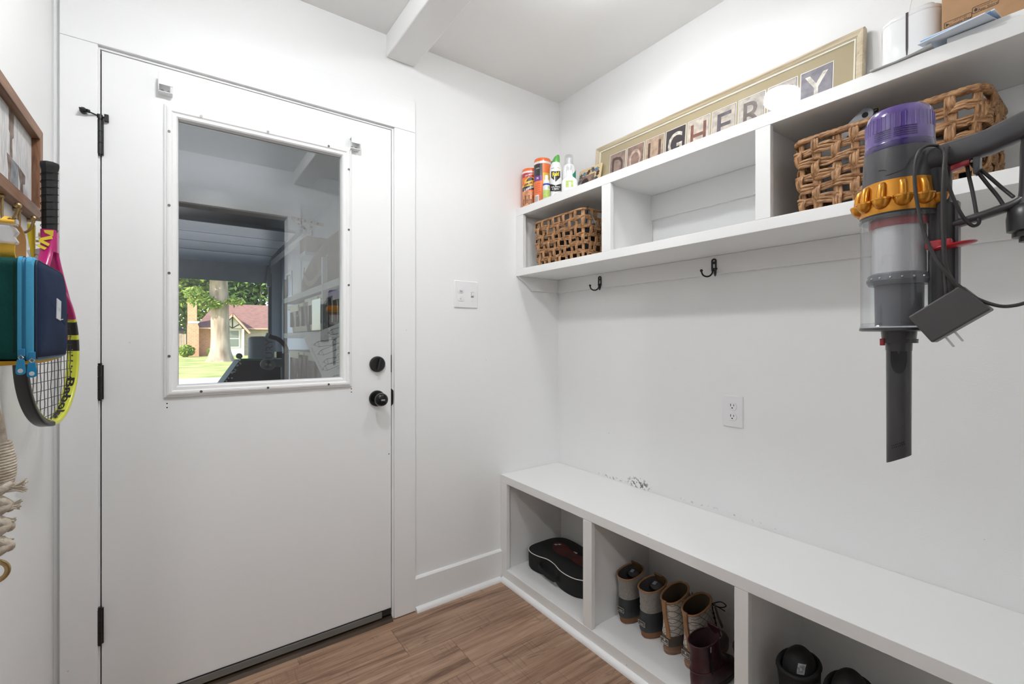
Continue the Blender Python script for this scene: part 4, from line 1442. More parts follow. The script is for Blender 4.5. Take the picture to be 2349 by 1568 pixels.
M_wool = mat('grey_tweed', (0.17, 0.15, 0.135), 0.95, c2=(0.33, 0.30, 0.27), vscale=420, bump=0.7, bscale=500, sheen=0.3)
M_rub_d = mat('charcoal_rubber', (0.028, 0.030, 0.033), 0.5, var=0.1)
M_gum = mat('gum_sole', (0.25, 0.105, 0.04), 0.6, var=0.12)
M_leather_t = mat('tan_leather', (0.30, 0.15, 0.065), 0.55, var=0.15, vscale=30, bump=0.15, bscale=150)
M_leather_b = mat('brown_leather', (0.16, 0.095, 0.045), 0.55, var=0.15, vscale=30)
M_lining_g = mat('grey_fleece', (0.06, 0.055, 0.055), 0.95, bump=0.6, bscale=200)
M_lining_b = mat('brown_fleece', (0.07, 0.045, 0.025), 0.95, bump=0.6, bscale=200)
M_patch_l = mat('patch_print', (0.55, 0.50, 0.43), 0.6)

def quilt_mat():
    if 'quilted_wool' in MATS:
        return MATS['quilted_wool']
    m, nt, p, L = _nodes('quilted_wool')
    p.inputs['Roughness'].default_value = 0.9
    geo = nt.nodes.new('ShaderNodeNewGeometry')
    sx = nt.nodes.new('ShaderNodeSeparateXYZ')
    L.new(geo.outputs['Position'], sx.inputs[0])
    def mth(op, a, b=None):
        n = nt.nodes.new('ShaderNodeMath')
        n.operation = op
        if isinstance(a, float):
            n.inputs[0].default_value = a
        else:
            L.new(a, n.inputs[0])
        if b is not None:
            if isinstance(b, float):
                n.inputs[1].default_value = b
            else:
                L.new(b, n.inputs[1])
        return n.outputs[0]
    xy = mth('ADD', sx.outputs[0], sx.outputs[1])
    lines = None
    for sgn in (1.0, -1.0):
        d = mth('ADD', mth('MULTIPLY', xy, sgn), mth('MULTIPLY', sx.outputs[2], 1.15))
        fr = mth('FRACT', mth('MULTIPLY', d, 36.0))
        e = mth('ABSOLUTE', mth('SUBTRACT', fr, 0.5))
        ln = mth('LESS_THAN', e, 0.05)
        lines = ln if lines is None else mth('MAXIMUM', lines, ln)
    n = nt.nodes.new('ShaderNodeTexNoise')
    n.inputs['Scale'].default_value = 500
    L.new(geo.outputs['Position'], n.inputs['Vector'])
    r = nt.nodes.new('ShaderNodeValToRGB')
    r.color_ramp.elements[0].position = 0.35
    r.color_ramp.elements[1].position = 0.65
    r.color_ramp.elements[0].color = (0.36, 0.33, 0.29, 1)
    r.color_ramp.elements[1].color = (0.64, 0.60, 0.54, 1)
    L.new(n.outputs['Fac'], r.inputs[0])
    mx = nt.nodes.new('ShaderNodeMix')
    mx.data_type = 'RGBA'
    L.new(lines, mx.inputs[0])
    L.new(r.outputs[0], mx.inputs[6])
    mx.inputs[7].default_value = (0.17, 0.14, 0.11, 1)
    L.new(mx.outputs[2], p.inputs['Base Color'])
    bp = nt.nodes.new('ShaderNodeBump')
    bp.invert = True
    bp.inputs['Strength'].default_value = 0.6
    bp.inputs['Distance'].default_value = 0.002
    L.new(lines, bp.inputs['Height'])
    L.new(bp.outputs[0], p.inputs['Normal'])
    MATS['quilted_wool'] = m
    return m

def heel_patch(M, parent, x, z, w, h, m_bg, m_fg, s):
    """small sewn label at the back of the heel, facing -x"""
    b = MB(M)
    b.box(x - 0.0016, x - 0.0002, -w / 2, w / 2, z - h / 2, z + h / 2)
    bo = b.build('heel_label', m_bg, parent, bevel=0.0003)
    f = MB(M)
    for (ya, yb, za, zb) in ((-1, 1, .86, 1), (-1, 1, -1, -.86), (-1, -.94, -1, 1), (.94, 1, -1, 1)):
        f.box(x - 0.0022, x - 0.0015, ya * w / 2 * .94, yb * w / 2 * .94, z + za * h / 2 * .92, z + zb * h / 2 * .92)
    f.build('label_border', m_fg, bo)
    if s:
        c = M @ Vector((x - 0.0023, 0, z - 0.002))
        u = (M.to_3x3() @ Vector((0, -1, 0)))
        text_plane('label_letters', s, h * 0.40, c, u, (0, 0, 1), m_fg, bo, bold=0.0001)
    else:
        d = MB(M)
        d.prism([(0.0035 * cos(R(a)), z + 0.0045 + 0.0035 * sin(R(a))) for a in range(0, 360, 30)], 'X', x - 0.0024, x - 0.0015)
        d.box(x - 0.0023, x - 0.0015, -w * .33, w * .33, z - 0.006, z - 0.003)
        d.build('label_emblem', m_fg, bo)

ZB = 0.0585
def tweed_boot(x, y, yaw, label, tilt=0.0):
    M = Matrix.Translation((x, y, ZB)) @ Matrix.Rotation(R(yaw), 4, 'Z')
    t = thing('tweed_boot', label, 'boot', (x + 0.1, y, ZB), 'grey tweed boots in the bench')
    boot_part('sole', [(0, .014, .228, .034, 0), (.004, .008, .232, .038, 0), (.026, .005, .233, .041, 0)], M, M_gum, t)
    lo = boot_part('rubber_shell', [(.026, .002, .232, .042, 0), (.034, -.001, .232, .0435, 0), (.055, -.001, .222, .043, 0), (.075, .001, .195, .041, 0), (.092, .004, .158, .039, 0), (.098, .005, .150, .0385, 0)], M, M_rub_d, t)
    boot_part('tweed_shaft', [(.096, .006, .148, .0375, 0), (.104, .004, .140, .0385, 0), (.112, .007, .134, .0372, 0), (.120, .005, .130, .0385, 0), (.135, .006, .124, .038, 0.002),
                              (.160, .003, .120, .0395, .004), (.185, -.001, .121, .0425, .008)], M, M_wool, t, cap1=False)
    boot_part('lining', [(.187, .002, .118, .0405, .008), (.160, .006, .116, .037, .004), (.120, .009, .122, .034, 0), (.09, .012, .13, .033, 0)], M, M_lining_g, t, cap0=False)
    rim = se_ring(-.0005, .1205, .0418, .188, M, tiltz=.009)
    MB().tube(rim, 0.0032, 8, closed=True).build('collar_trim', M_leather_t, t, smooth=60)
    # tongue and tab standing up at the front
    tg = MB(M)
    tg.loft([[(.118, -.020, .165), (.121, -.020, .165), (.121, .020, .165), (.118, .020, .165)], [(.100, -.022, .200), (.104, -.022, .203), (.104, .022, .203), (.100, .022, .200)],
             [(.088, -.018, .214), (.092, -.018, .219), (.092, .018, .219), (.088, .018, .214)]])
    tg.build('tongue', M_leather_b, t, smooth=40, bevel=0.001)
    ft = MB(M)
    ft.ell((.085, 0, .172), (.026, .024, .012), 18, 8)
    fo = ft.build('footbed', M_lining_g, t, smooth=60)
    lb_ = MB(M @ Matrix.Translation((.078, .004, .1845)) @ Matrix.Rotation(R(18), 4, 'Z'))
    lb_.box(-.012, .012, -.006, .006, -0.0008, 0.0006)
    lb_.build('inner_label', mat('blue_grey_print', (0.3, 0.36, 0.42), 0.6), fo)
    heel_patch(M, t, -.001, .058, .034, .019, M_rub_d, M_patch_l, 'LAMO')
    return t
tweed_boot(1.412, 1.219, 3, 'grey tweed boot with charcoal rubber heel, standing by the cubby partition')
tweed_boot(1.408, 1.114, -2, 'grey tweed boot with charcoal rubber heel, touching the quilted boots')

def quilted_boot(x, y, yaw, label, laces):
    M = Matrix.Translation((x, y, ZB)) @ Matrix.Rotation(R(yaw), 4, 'Z')
    t = thing('quilted_boot', label, 'boot', (x + 0.1, y, ZB), 'quilted boots in the bench')
    M_rub_b = mat('taupe_rubber', (0.105, 0.082, 0.070), 0.55, var=0.1)
    M_gum2 = mat('pale_gum_sole', (0.30, 0.165, 0.10), 0.65, var=0.1)
    boot_part('sole', [(0, .014, .226, .031, 0), (.004, .006, .230, .034, 0), (.014, .004, .231, .0355, 0), (.016, .007, .230, .0345, 0), (.030, .005, .230, .0358, 0)], M, M_gum2, t)
    boot_part('rubber_shell', [(.030, .003, .230, .0365, 0), (.036, .000, .229, .0375, 0), (.055, .000, .216, .037, 0), (.068, .002, .195, .036, 0)], M, M_rub_b, t)
    boot_part('quilted_shaft', [(.067, .004, .190, .0352, 0), (.074, .001, .178, .036, 0), (.082, .004, .168, .0348, 0), (.110, .008, .146, .0345, .004), (.150, .006, .128, .0350, .008), (.200, .000, .118, .0375, .016)], M, quilt_mat(), t, cap1=False)
    boot_part('lining', [(.202, .003, .114, .0352, .016), (.165, .009, .118, .032, .008), (.12, .012, .13, .031, .004), (.09, .014, .14, .030, 0)], M, M_lining_b, t, cap0=False)
    MB().tube(se_ring(.0005, .1175, .0370, .203, M, tiltz=.017), 0.0036, 8, closed=True).build('collar_trim', M_leather_t, t, smooth=60)
    # pull strap running down the back of the heel, kinked sideways
    st = MB(M)
    rows = [(-.0035, .000, .194), (-.0028, .000, .165), (.0010, .000, .140), (.0028, -.004, .118), (.0015, -.011, .098), (-.0015, -.016, .080), (-.0010, -.017, .068)]
    rings = []
    for (xx, yy, zz) in rows:
        rings.append([(xx - .0028, yy - .0075, zz), (xx - .0028, yy + .0075, zz), (xx + .0030, yy + .0085, zz), (xx + .0030, yy - .0085, zz)])
    st.loft(rings)
    st.build('pull_strap', M_leather_t, t, smooth=50, bevel=0.0008)
    heel_patch(M, t, .0005, .049, .034, .024, mat('taupe_patch', (0.10, 0.08, 0.07), 0.6), M_patch_l, None)
    # lace-up front
    lc = MB(M)
    for i in range(5):
        z = .105 + .02 * i
        xx = .150 - .13 * (z - .105) / .4
        lc.tube([(xx - .012, -.026, z), (xx + .004, -.008, z + .004), (xx + .004, .008, z + .006), (xx - .012, .026, z)], 0.0022, 6)
    if laces:
        lc.tube(smooth_path([(.125, -.012, .19), (.15, -.03, .198), (.165, -.042, .185), (.150, -.030, .178), (.13, -.012, .185)], 5), 0.0018, 6)
        lc.tube(smooth_path([(.125, -.010, .19), (.148, -.030, .176), (.152, -.046, .172)], 5), 0.0018, 6)
    lc.build('laces', M_black, t, smooth=60)
    for s in (-1, 1):
        sd = MB(M)
        sd.loft([[(.104, s * .0355, .200), (.118, s * .030, .204), (.118, s * .032, .200)], [(.125, s * .0352, .150), (.143, s * .028, .150), (.14, s * .030, .146)],
                 [(.150, s * .0340, .105), (.170, s * .027, .105), (.167, s * .029, .101)]])
        sd.build('eyelet_stay', M_leather_b, t)
    return t
quilted_boot(1.402, 1.010, -2, 'quilted beige boot with tan pull strap, standing next to the tweed boots', False)
quilted_boot(1.400, 0.924, -4, 'quilted beige boot with loose black lace, half hidden by the burgundy boot', True)

M_burg = mat('burgundy_leather', (0.045, 0.009, 0.014), 0.42, var=0.25, vscale=40, bump=0.5, bscale=55)
M_burg2 = mat('burgundy_welt', (0.09, 0.018, 0.024), 0.5)
def burgundy_boot(x, y, yaw, label):
    M = Matrix.Translation((x, y, ZB)) @ Matrix.Rotation(R(yaw), 4, 'Z')
    t = thing('burgundy_boot', label, 'boot', (x + 0.1, y, ZB), 'burgundy boots in the bench')
    boot_part('sole', [(0, .010, .215, .030, 0), (.004, .005, .218, .033, 0), (.020, .003, .218, .035, 0)], M, mat('dark_sole', (0.03, 0.012, 0.012), 0.7), t)
    boot_part('leather_foot', [(.020, .003, .215, .034, 0), (.05, .000, .205, .0345, 0), (.068, .003, .170, .034, 0)], M, M_burg, t)
    MB().tube(se_ring(.001, .172, .0345, .068, M), 0.0012, 6, closed=True).build('seam_piping', M_burg2, t, smooth=60)
    boot_part('shaft', [(.067, .004, .165, .0338, 0), (.080, .002, .145, .0345, 0), (.090, .006, .135, .0330, 0), (.102, .003, .128, .0345, .001), (.114, .006, .124, .0335, .002), (.135, .002, .118, .0345, .003), (.160, -.003, .114, .0365, .006)], M, M_burg, t, cap1=False)
    boot_part('lining', [(.161, .000, .111, .0345, .006), (.13, .006, .112, .030, .003), (.09, .010, .12, .029, 0)], M, mat('burgundy_lining', (0.04, 0.012, 0.018), 0.9), t, cap0=False)
    MB().tube(se_ring(-.002, .113, .0358, .161, M, tiltz=.007), 0.0022, 8, closed=True).build('collar_trim', M_burg, t, smooth=60)
    z = MB(M)
    z.loft([[(.030, -.0365, .160), (.040, -.0375, .162), (.041, -.0350, .162)], [(.040, -.0360, .110), (.050, -.0355, .110), (.051, -.033, .110)], [(.045, -.0360, .065), (.055, -.0362, .065), (.056, -.033, .065)]])
    zo = z.build('zipper', M_blackhole, t)
    MB(M).box(.036, .041, -.0395, -.0372, .140, .158).build('zip_pull', M_steel, zo, bevel=0.0008)
    tg = MB(M)
    tg.loft([[(.112, -.022, .155), (.115, -.022, .155), (.115, .022, .155), (.112, .022, .155)], [(.100, -.022, .186), (.104, -.022, .189), (.104, .022, .189), (.100, .022, .186)]])
    tg.build('tongue', M_burg, t, bevel=0.001)
    return t
burgundy_boot(1.318, 0.846, -5, 'burgundy leather zip boot standing in front of the quilted pair')
burgundy_boot(1.402, 0.741, -1, 'burgundy leather zip boot tucked behind the bench partition')

M_blk_fab = mat('black_nylon', (0.007, 0.007, 0.008), 0.75, bump=0.3, bscale=200)
M_blk_rub = mat('black_rubber', (0.010, 0.010, 0.012), 0.5)
def snow_boot(x, y, yaw, label):
    M = Matrix.Translation((x, y, ZB)) @ Matrix.Rotation(R(yaw), 4, 'Z')
    t = thing('snow_boot', label, 'boot', (x + 0.1, y, ZB), 'black snow boots in the bench')
    boot_part('sole', [(0, .012, .232, .038, 0), (.005, .004, .236, .043, 0), (.03, .002, .237, .046, 0)], M, M_blk_rub, t)
    boot_part('rubber_shell', [(.03, .001, .235, .046, 0), (.06, .001, .225, .046, 0), (.09, .004, .180, .044, 0), (.105, .006, .155, .043, 0)], M, M_blk_rub, t)
    boot_part('nylon_shaft', [(.104, .007, .150, .042, 0), (.14, .004, .132, .044, 0), (.18, .001, .124, .047, 0), (.215, -.003, .122, .0495, .006)], M, M_blk_fab, t, cap1=False)
    boot_part('lining', [(.216, .004, .116, .043, .006), (.19, .008, .113, .040, .004), (.15, .012, .116, .036, 0)], M, mat('black_fleece', (0.006, 0.006, 0.006), 0.95), t, cap0=False)
    MB().tube(se_ring(.0005, .119, .0465, .217, M, tiltz=.007), 0.006, 8, closed=True).build('padded_collar', M_blk_fab, t, smooth=60)
    tg = MB(M)
    tg.ell((.066, 0, .195), (.050, .042, .068), 24, 14)
    to_ = tg.build('padded_tongue', M_blk_fab, t, smooth=70)
    lb_ = MB(M)
    def dome(yy, zz, o):
        q = max(0.0, 1 - (yy / .042) ** 2 - ((zz - .195) / .068) ** 2)
        return (.066 - .050 * q ** .5 - o, yy, zz)
    g = [[dome(-.026 + .005 * i, .214 + .006 * k, .001) for i in range(4)] for k in range(5)]
    g2 = [[dome(-.026 + .005 * i, .214 + .006 * k, .0002) for i in range(4)] for k in range(5)]
    vs_ = [p for r_ in g for p in r_] + [p for r_ in g2 for p in r_]
    fs_ = []
    for k in range(4):
        for i in range(3):
            a_ = k * 4 + i
            fs_ += [(a_, a_ + 1, a_ + 5, a_ + 4), (20 + a_, 20 + a_ + 4, 20 + a_ + 5, 20 + a_ + 1)]
    lb_.add(vs_, fs_)
    lb_.build('size_label', mat('grey_label', (0.30, 0.30, 0.31), 0.7, var=0.5, vscale=150), to_, fix=False)
    MB(M).tube(smooth_path([(.02, -.049, .20), (.035, -.062, .208), (.05, -.062, .19), (.045, -.050, .175)], 5), 0.003, 6).build('pull_cord', M_blk_fab, t, smooth=60)
    return t
snow_boot(1.345, 0.572, 0, 'black snow boot with grey tongue label, beside the bench partition')
snow_boot(1.352, 0.458, -3, 'black snow boot with grey tongue label, farther from the partition')

# ================================================================== BLACK SHAPED CASE IN THE FIRST CUBBY
cs = thing('instrument_case', 'black waisted zip case with white piping and a red print in the bench', 'case', (1.52, 1.64, ZB))
outl = smooth_path([(1.405, 1.805, 0), (1.388, 1.765, 0), (1.392, 1.715, 0), (1.408, 1.665, 0), (1.404, 1.610, 0), (1.386, 1.550, 0), (1.384, 1.490, 0), (1.400, 1.440, 0), (1.445, 1.405, 0),
                    (1.54, 1.400, 0), (1.60, 1.412, 0), (1.636, 1.45, 0), (1.640, 1.53, 0), (1.632, 1.62, 0), (1.640, 1.72, 0), (1.630, 1.79, 0), (1.585, 1.826, 0), (1.50, 1.830, 0), (1.44, 1.826, 0)], 4, closed=True)
cc = Vector((1.515, 1.62, 0))
def case_ring(s, z):
    return [(cc.x + (p.x - cc.x) * s, cc.y + (p.y - cc.y) * s, z) for p in outl]
M_case = mat('black_case_fabric', (0.006, 0.006, 0.0065), 0.8, bump=0.25, bscale=260)
MB().loft([case_ring(.975, ZB + .001), case_ring(.995, ZB + .008), case_ring(1.0, ZB + .03), case_ring(1.0, ZB + .078), case_ring(.992, ZB + .084), case_ring(.95, ZB + .0875), case_ring(.5, ZB + .090)]).build('shell', M_case, cs, smooth=40)
MB().tube([(p[0], p[1], ZB + .083) for p in case_ring(1.0, 0)], 0.0021, 6, closed=True).build('piping', mat('white_piping', (0.75, 0.74, 0.72), 0.5), cs, smooth=60)
# handle on the waist side
hp = smooth_path([(1.400, 1.70, ZB + .050), (1.383, 1.695, ZB + .048), (1.377, 1.670, ZB + .040), (1.379, 1.63, ZB + .030), (1.374, 1.585, ZB + .034), (1.373, 1.562, ZB + .044), (1.388, 1.556, ZB + .048)], 5)
MB().tube(hp, 1.0, sec=[(0.011, 0.0035), (-0.011, 0.0035), (-0.011, -0.0035), (0.011, -0.0035)], up=(0, 0, 1)).build('handle', M_case, cs, smooth=30)
for (yy, xx) in ((1.702, 1.396), (1.556, 1.387)):
    MB().box(xx - 0.003, xx + 0.006, yy - 0.012, yy + 0.012, ZB + .030, ZB + .066).build('handle_tab', M_case, cs, bevel=0.002)
rp = smooth_path([(1.555, 1.765, 0), (1.520, 1.752, 0), (1.488, 1.715, 0), (1.478, 1.66, 0), (1.488, 1.60, 0), (1.480, 1.53, 0), (1.50, 1.46, 0), (1.56, 1.45, 0), (1.565, 1.53, 0), (1.545, 1.60, 0), (1.553, 1.66, 0), (1.572, 1.71, 0)], 4, closed=True)
rb = MB()
zt_ = lambda p: ZB + .0905
rb.prism([(p.x, p.y) for p in rp], 'Z', ZB + .0895, ZB + .0908)
ro_ = rb.build('red_print', mat('red_print', (0.075, 0.010, 0.007), 0.6, var=0.4, vscale=30), cs)
stt = MB()
for (cx_, cy_) in ((1.548, 1.735), (1.532, 1.745)):
    stt.prism([(cx_ + (0.011 if k % 2 == 0 else 0.003) * cos(R(36 * k)), cy_ + (0.011 if k % 2 == 0 else 0.003) * sin(R(36 * k))) for k in range(10)], 'Z', ZB + .0906, ZB + .0914)
stt.build('star_print', M_white_l, ro_)
gt = MB()
gt.box(1.510, 1.522, 1.60, 1.66, ZB + .0906, ZB + .0914)
gt.build('print_stripe', mat('dark_print', (0.01, 0.008, 0.008), 0.5), ro_)
gt = MB().prism([(1.545, 1.615), (1.552, 1.640), (1.558, 1.618), (1.551, 1.61)], 'Z', ZB + .0906, ZB + .0914)
gt.build('print_glint', M_patch_l, ro_)

# ================================================================== CORDLESS VACUUM
AX, AY = 0.928, 0.232
vac = thing('cordless_vacuum', 'grey cordless stick vacuum with gold cyclones and purple cap, fitted with a crevice tool', 'vacuum', (AX, AY, 0.99))
M_vgrey = mat('vacuum_grey', (0.050, 0.048, 0.053), 0.32, coat=0.25)
M_vdark = mat('vacuum_dark', (0.020, 0.019, 0.021), 0.35)
M_vpurple = mat('purple_filter', (0.10, 0.05, 0.27), 0.15, coat=0.8, var=0.15, vscale=30)
M_vpurple_d = mat('purple_dark', (0.030, 0.014, 0.11), 0.2, coat=0.6)
M_vgold = mat('gold_metallic', (0.62, 0.26, 0.025), 0.28, 0.75, coat=0.3)
M_vbin = clear_mat('clear_bin', (0.93, 0.94, 0.95), 0.05, 0.04, 0.06, (0.7, 0.72, 0.76))
M_vsilver = mat('perforated_shroud', (0.62, 0.61, 0.62), 0.32, 0.5, bump=0.2, bscale=900)
M_vred = mat('red_latch', (0.40, 0.008, 0.018), 0.3, coat=0.4)
def vl(prof, name, m, parent=vac, seg=48, rmod=None, smooth=35, ax=AX, ay=AY):
    return MB().lathe(prof, ax, ay, seg, rmod=rmod).build(name, m, parent, smooth=smooth)
cap = vl([(.0435, 1.4975), (.0432, 1.515), (.0428, 1.530), (.0424, 1.549), (.0405, 1.5595), (.036, 1.5655), (.026, 1.5685), (.0005, 1.569)], 'filter_cap', M_vpurple, seg=64)
rb = MB()
for i in range(44):
    a = 2 * pi * i / 44
    rb.tube([(AX + .0428 * cos(a), AY + .0428 * sin(a), 1.528), (AX + .0424 * cos(a), AY + .0424 * sin(a), 1.551)], 0.0007, 5)
rb.build('cap_ribs', M_vpurple, cap)
va = view_ang(AX, AY)
for g, (a0, a1) in enumerate(((-0.75, -0.22), (-0.14, 0.52))):
    for k in range(5):
        sl = MB()
        cyl_patch(sl, AX, AY, .0437, va + a0, va + a1, 1.5125 + .0034 * k, 1.5140 + .0034 * k, 0, 8)
        sl.build('vent_slot', M_vpurple_d, cap, fix=False)
vl([(.0438, 1.4975), (.0441, 1.499), (.0441, 1.5065), (.0437, 1.508)], 'cap_band', M_vpurple_d, cap)
mb = vl([(.0462, 1.4445), (.0460, 1.462), (.0452, 1.485), (.0443, 1.4972)], 'motor_body', M_vgrey)
sm_ = MB()
for k, (a0, za, a1, zb) in enumerate(((-.35, 1.452, .02, 1.455), (.02, 1.455, .30, 1.475), (-.55, 1.463, -.33, 1.460))):
    pts = [(AX + .0463 * cos(va + a0 + (a1 - a0) * i / 8), AY + .0463 * sin(va + a0 + (a1 - a0) * i / 8), za + (zb - za) * (i / 8) ** 2) for i in range(9)]
    sm_.tube(pts, 0.0004, 5)
sm_.build('body_seam', M_vdark, mb)
# gold cyclone collar with curved cones
gd = vl([(.0500, 1.392), (.0508, 1.402), (.0480, 1.420), (.0468, 1.434), (.0466, 1.4445)], 'cyclone_collar', M_vgold)
for i in range(12):
    a = va + 0.10 + 2 * pi * i / 12
    cA, sA = cos(a), sin(a)
    b = MB()
    rib = [(.0458, 1.4385), (.0488, 1.437), (.0512, 1.430), (.0520, 1.420), (.0520, 1.4130)]
    b.tube([(AX + r * cA, AY + r * sA, z) for r, z in rib], [.0045, .0050, .0054, .0056, .0056], 10)
    c_ = (AX + .0500 * cA, AY + .0500 * sA, 1.4125)
    b.ell(c_, (.0120, .0120, .0150), 16, 6, z0=-1.0, z1=0.0)
    b.tube([(c_[0], c_[1], 1.4120), (c_[0], c_[1], 1.4148), (c_[0], c_[1], 1.4158)], [.0128, .0128, .010], 18)
    b.build('cyclone_cone', M_vgold, gd, smooth=50)
# bin
vl([(.0492, 1.384), (.0500, 1.3935)], 'bin_top_ring', M_vdark)
bn = vl([(.0490, 1.203), (.0490, 1.390)], 'bin', M_vbin, smooth=60)
bn_ = MB().lathe([(.0505, 1.383), (.0508, 1.386), (.0505, 1.389)], AX, AY, 48).build('bin_rim', M_vbin, bn, smooth=60)
vl([(.0340, 1.292), (.0340, 1.376)], 'shroud', M_vsilver)
vl([(.0375, 1.372), (.0380, 1.376), (.0380, 1.383), (.0300, 1.386)], 'shroud_seal', M_vred)
vl([(.0300, 1.208), (.0310, 1.280), (.0345, 1.284)], 'shroud_cone', mat('vacuum_mid', (0.11, 0.11, 0.125), 0.4))
skt = vl([(.0385, 1.276), (.0415, 1.283), (.0395, 1.2925), (.0340, 1.296)], 'shroud_skirt', mat('vacuum_mid', (0.11, 0.11, 0.125), 0.4))
for i in range(18):
    a = 2 * pi * i / 18
    MB().ell((AX + .0408 * cos(a), AY + .0408 * sin(a), 1.2865), .0018, 8, 6).build('skirt_tooth', M_vsilver, skt, smooth=80)
vl([(.0485, 1.203), (.0500, 1.2045), (.0500, 1.2065), (.0482, 1.2085), (.0482, 1.2120)], 'bin_lip', M_vbin)
vl([(.0470, 1.1985), (.0505, 1.1995), (.0505, 1.2035), (.0470, 1.2042)], 'bin_base', M_vgrey)
# neck + crevice tool
d_ = Vector((cos(va), sin(va), 0))
rt = Vector((-sin(va), cos(va), 0))
def oval_rings(specs, n=28, p=0.6):
    out = []
    for (z, w, dd, sk) in specs:
        r_ = []
        for i in range(n):
            a = 2 * pi * i / n
            u = math.copysign(abs(cos(a)) ** p, cos(a)) * w
            v = math.copysign(abs(sin(a)) ** 0.9, sin(a)) * dd
            q_ = Vector((AX, AY, 0)) + rt * u + d_ * v
            r_.append((q_.x, q_.y, z + sk * u))
        out.append(r_)
    return out
MB().loft(oval_rings([(1.186, .0215, .018, 0), (1.1985, .0225, .019, 0)])).build('nozzle_neck', M_vgrey, vac, smooth=40)
MB().loft(oval_rings([(1.180, .0235, .017, 0), (1.1865, .0240, .018, 0)])).build('release_ring', M_vgrey, vac, smooth=40)
cv = MB().loft(oval_rings([(1.168, .0165, .0135, 0), (1.1865, .0172, .0145, 0)])).build('tool_collar', M_vgrey, vac, smooth=40)
ct = MB().loft(oval_rings([(0.9960, .0155, .0085, .56), (1.002, .0155, .009, .56), (1.02, .0155, .010, 0), (1.10, .0157, .0118, 0), (1.168, .0160, .0130, 0)])).build('crevice_tool', M_vgrey, vac, smooth=40)
sc_ = MB()
rr_ = []
for i in range(13):
    u = -0.010 + 0.020 * i / 12
    rr_.append((u, 1.152 - 0.020 * (1 - ((u) / 0.010) ** 2) ** 0.5 if abs(u) < 0.01 else 1.152))
pts_ = [(Vector((AX, AY, 0)) + rt * u + d_ * 0.0129) for u, _ in rr_]
sc_.add([(p.x, p.y, 1.167) for p in pts_] + [(p.x, p.y, z) for p, (_, z) in zip(pts_, rr_)], [(i, i + 1, 14 + i, 13 + i) for i in range(12)])
sc_.build('tool_scoop', M_vdark, ct, fix=False)
for i in range(7):
    for j in range(2):
        u = -0.0085 + 0.0024 * i + 0.0008 * j
        p = Vector((AX, AY, 0)) + rt * u + d_ * 0.0101
        z = 1.0165 + 0.0026 * i * 0.55 - 0.0034 * j
        MB().tube([(p.x, p.y, z), (p.x + d_.x * .0008, p.y + d_.y * .0008, z)], 0.0008, 6).build('vent_hole', M_blackhole, ct)
nb = Vector((AX, AY, 0)) - rt * 0.020 + d_ * 0.012
MB().box(nb.x - .003, nb.x + .003, nb.y - .003, nb.y + .003, 1.176, 1.187).build('release_button', M_vred, vac, bevel=0.001)
# inlet column on the wall side of the bin
colm = MB()
colm.tube([(AX, AY - .052, 1.215), (AX, AY - .052, 1.398)], 0.0165, 24)
colm.tube([(AX, AY - .047, 1.396), (AX, AY - .044, 1.46)], [0.0150, 0.019], 24)
colm.build('inlet_column', M_vdark, vac, smooth=40)
MB().box(AX - .008, AX + .008, AY - .0705, AY - .066, 1.25, 1.40).build('column_rail', M_vgrey, vac, bevel=0.001)
# red bin release
rd = MB()
rd.box(AX - .022, AX - .008, AY - .066, AY - .036, 1.327, 1.341)
rd.build('bin_release', M_vred, vac, bevel=0.003)
MB(Matrix.Translation((AX - .012, AY - .066, 1.3300)) @ Matrix.Rotation(R(-8), 4, 'X')).ell((0, 0, 0), (.015, .026, .0042), 24, 8).build('release_paddle', M_vred, vac, smooth=60)
# handle: top arm, grip, lower strut, battery
arm = MB()
apath = [(AX, AY - .030, 1.468), (AX, AY - .060, 1.4755), (AX, AY - .10, 1.4800), (AX, AY - .145, 1.496), (AX, AY - .175, 1.507)]
arm.tube(apath, 1.0, sec=[(p[0], p[1]) for p in rrect(0.037, 0.030, 0.011, 4)], up=(0, 0, 1))
arm.build('handle_arm', M_vgrey, vac, smooth=35)
MB().tube([(AX, AY - .030, 1.466), (AX, AY - .058, 1.470)], [.024, .0215], 24).build('arm_collar', M_vdark, vac, smooth=40)
gp = MB()
gp.tube(smooth_path([(AX, AY - .150, 1.492), (AX, AY - .143, 1.45), (AX, AY - .142, 1.41), (AX, AY - .140, 1.375), (AX, AY - .132, 1.355)], 5), 0.0125, 16)
gp.build('grip', M_vgrey, vac, smooth=60)
stq = MB()
stq.tube(smooth_path([(AX, AY - .145, 1.385), (AX, AY - .128, 1.372), (AX, AY - .110, 1.3665), (AX, AY - .085, 1.3600), (AX, AY - .060, 1.3545)], 5), 1.0, sec=[(0.0065 * cos(2 * pi * i / 14), 0.0105 * sin(2 * pi * i / 14)) for i in range(14)], up=(0, 0, 1))
stq.build('lower_strut', M_vgrey, vac, smooth=60)
vl([(.0100, 1.318), (.0100, 1.3235), (.0165, 1.3245), (.0165, 1.331), (.0215, 1.333), (.0222, 1.350), (.0205, 1.362), (.0140, 1.3690), (.0005, 1.3715)], 'battery', M_vdark, ay=AY - .139, smooth=35)
MB().prism([(AY - .085, 1.462), (AY - .093, 1.462), (AY - .0925, 1.444), (AY - .088, 1.434), (AY - .0855, 1.436)], 'X', AX - .008, AX + .008).build('trigger_guard', M_vgrey, vac, bevel=0.0015)
MB().prism([(AY - .057, 1.4565), (AY - .082, 1.4625), (AY - .082, 1.454), (AY - .060, 1.447)], 'X', AX - .006, AX + .006).build('trigger', M_vred, vac, bevel=0.002)
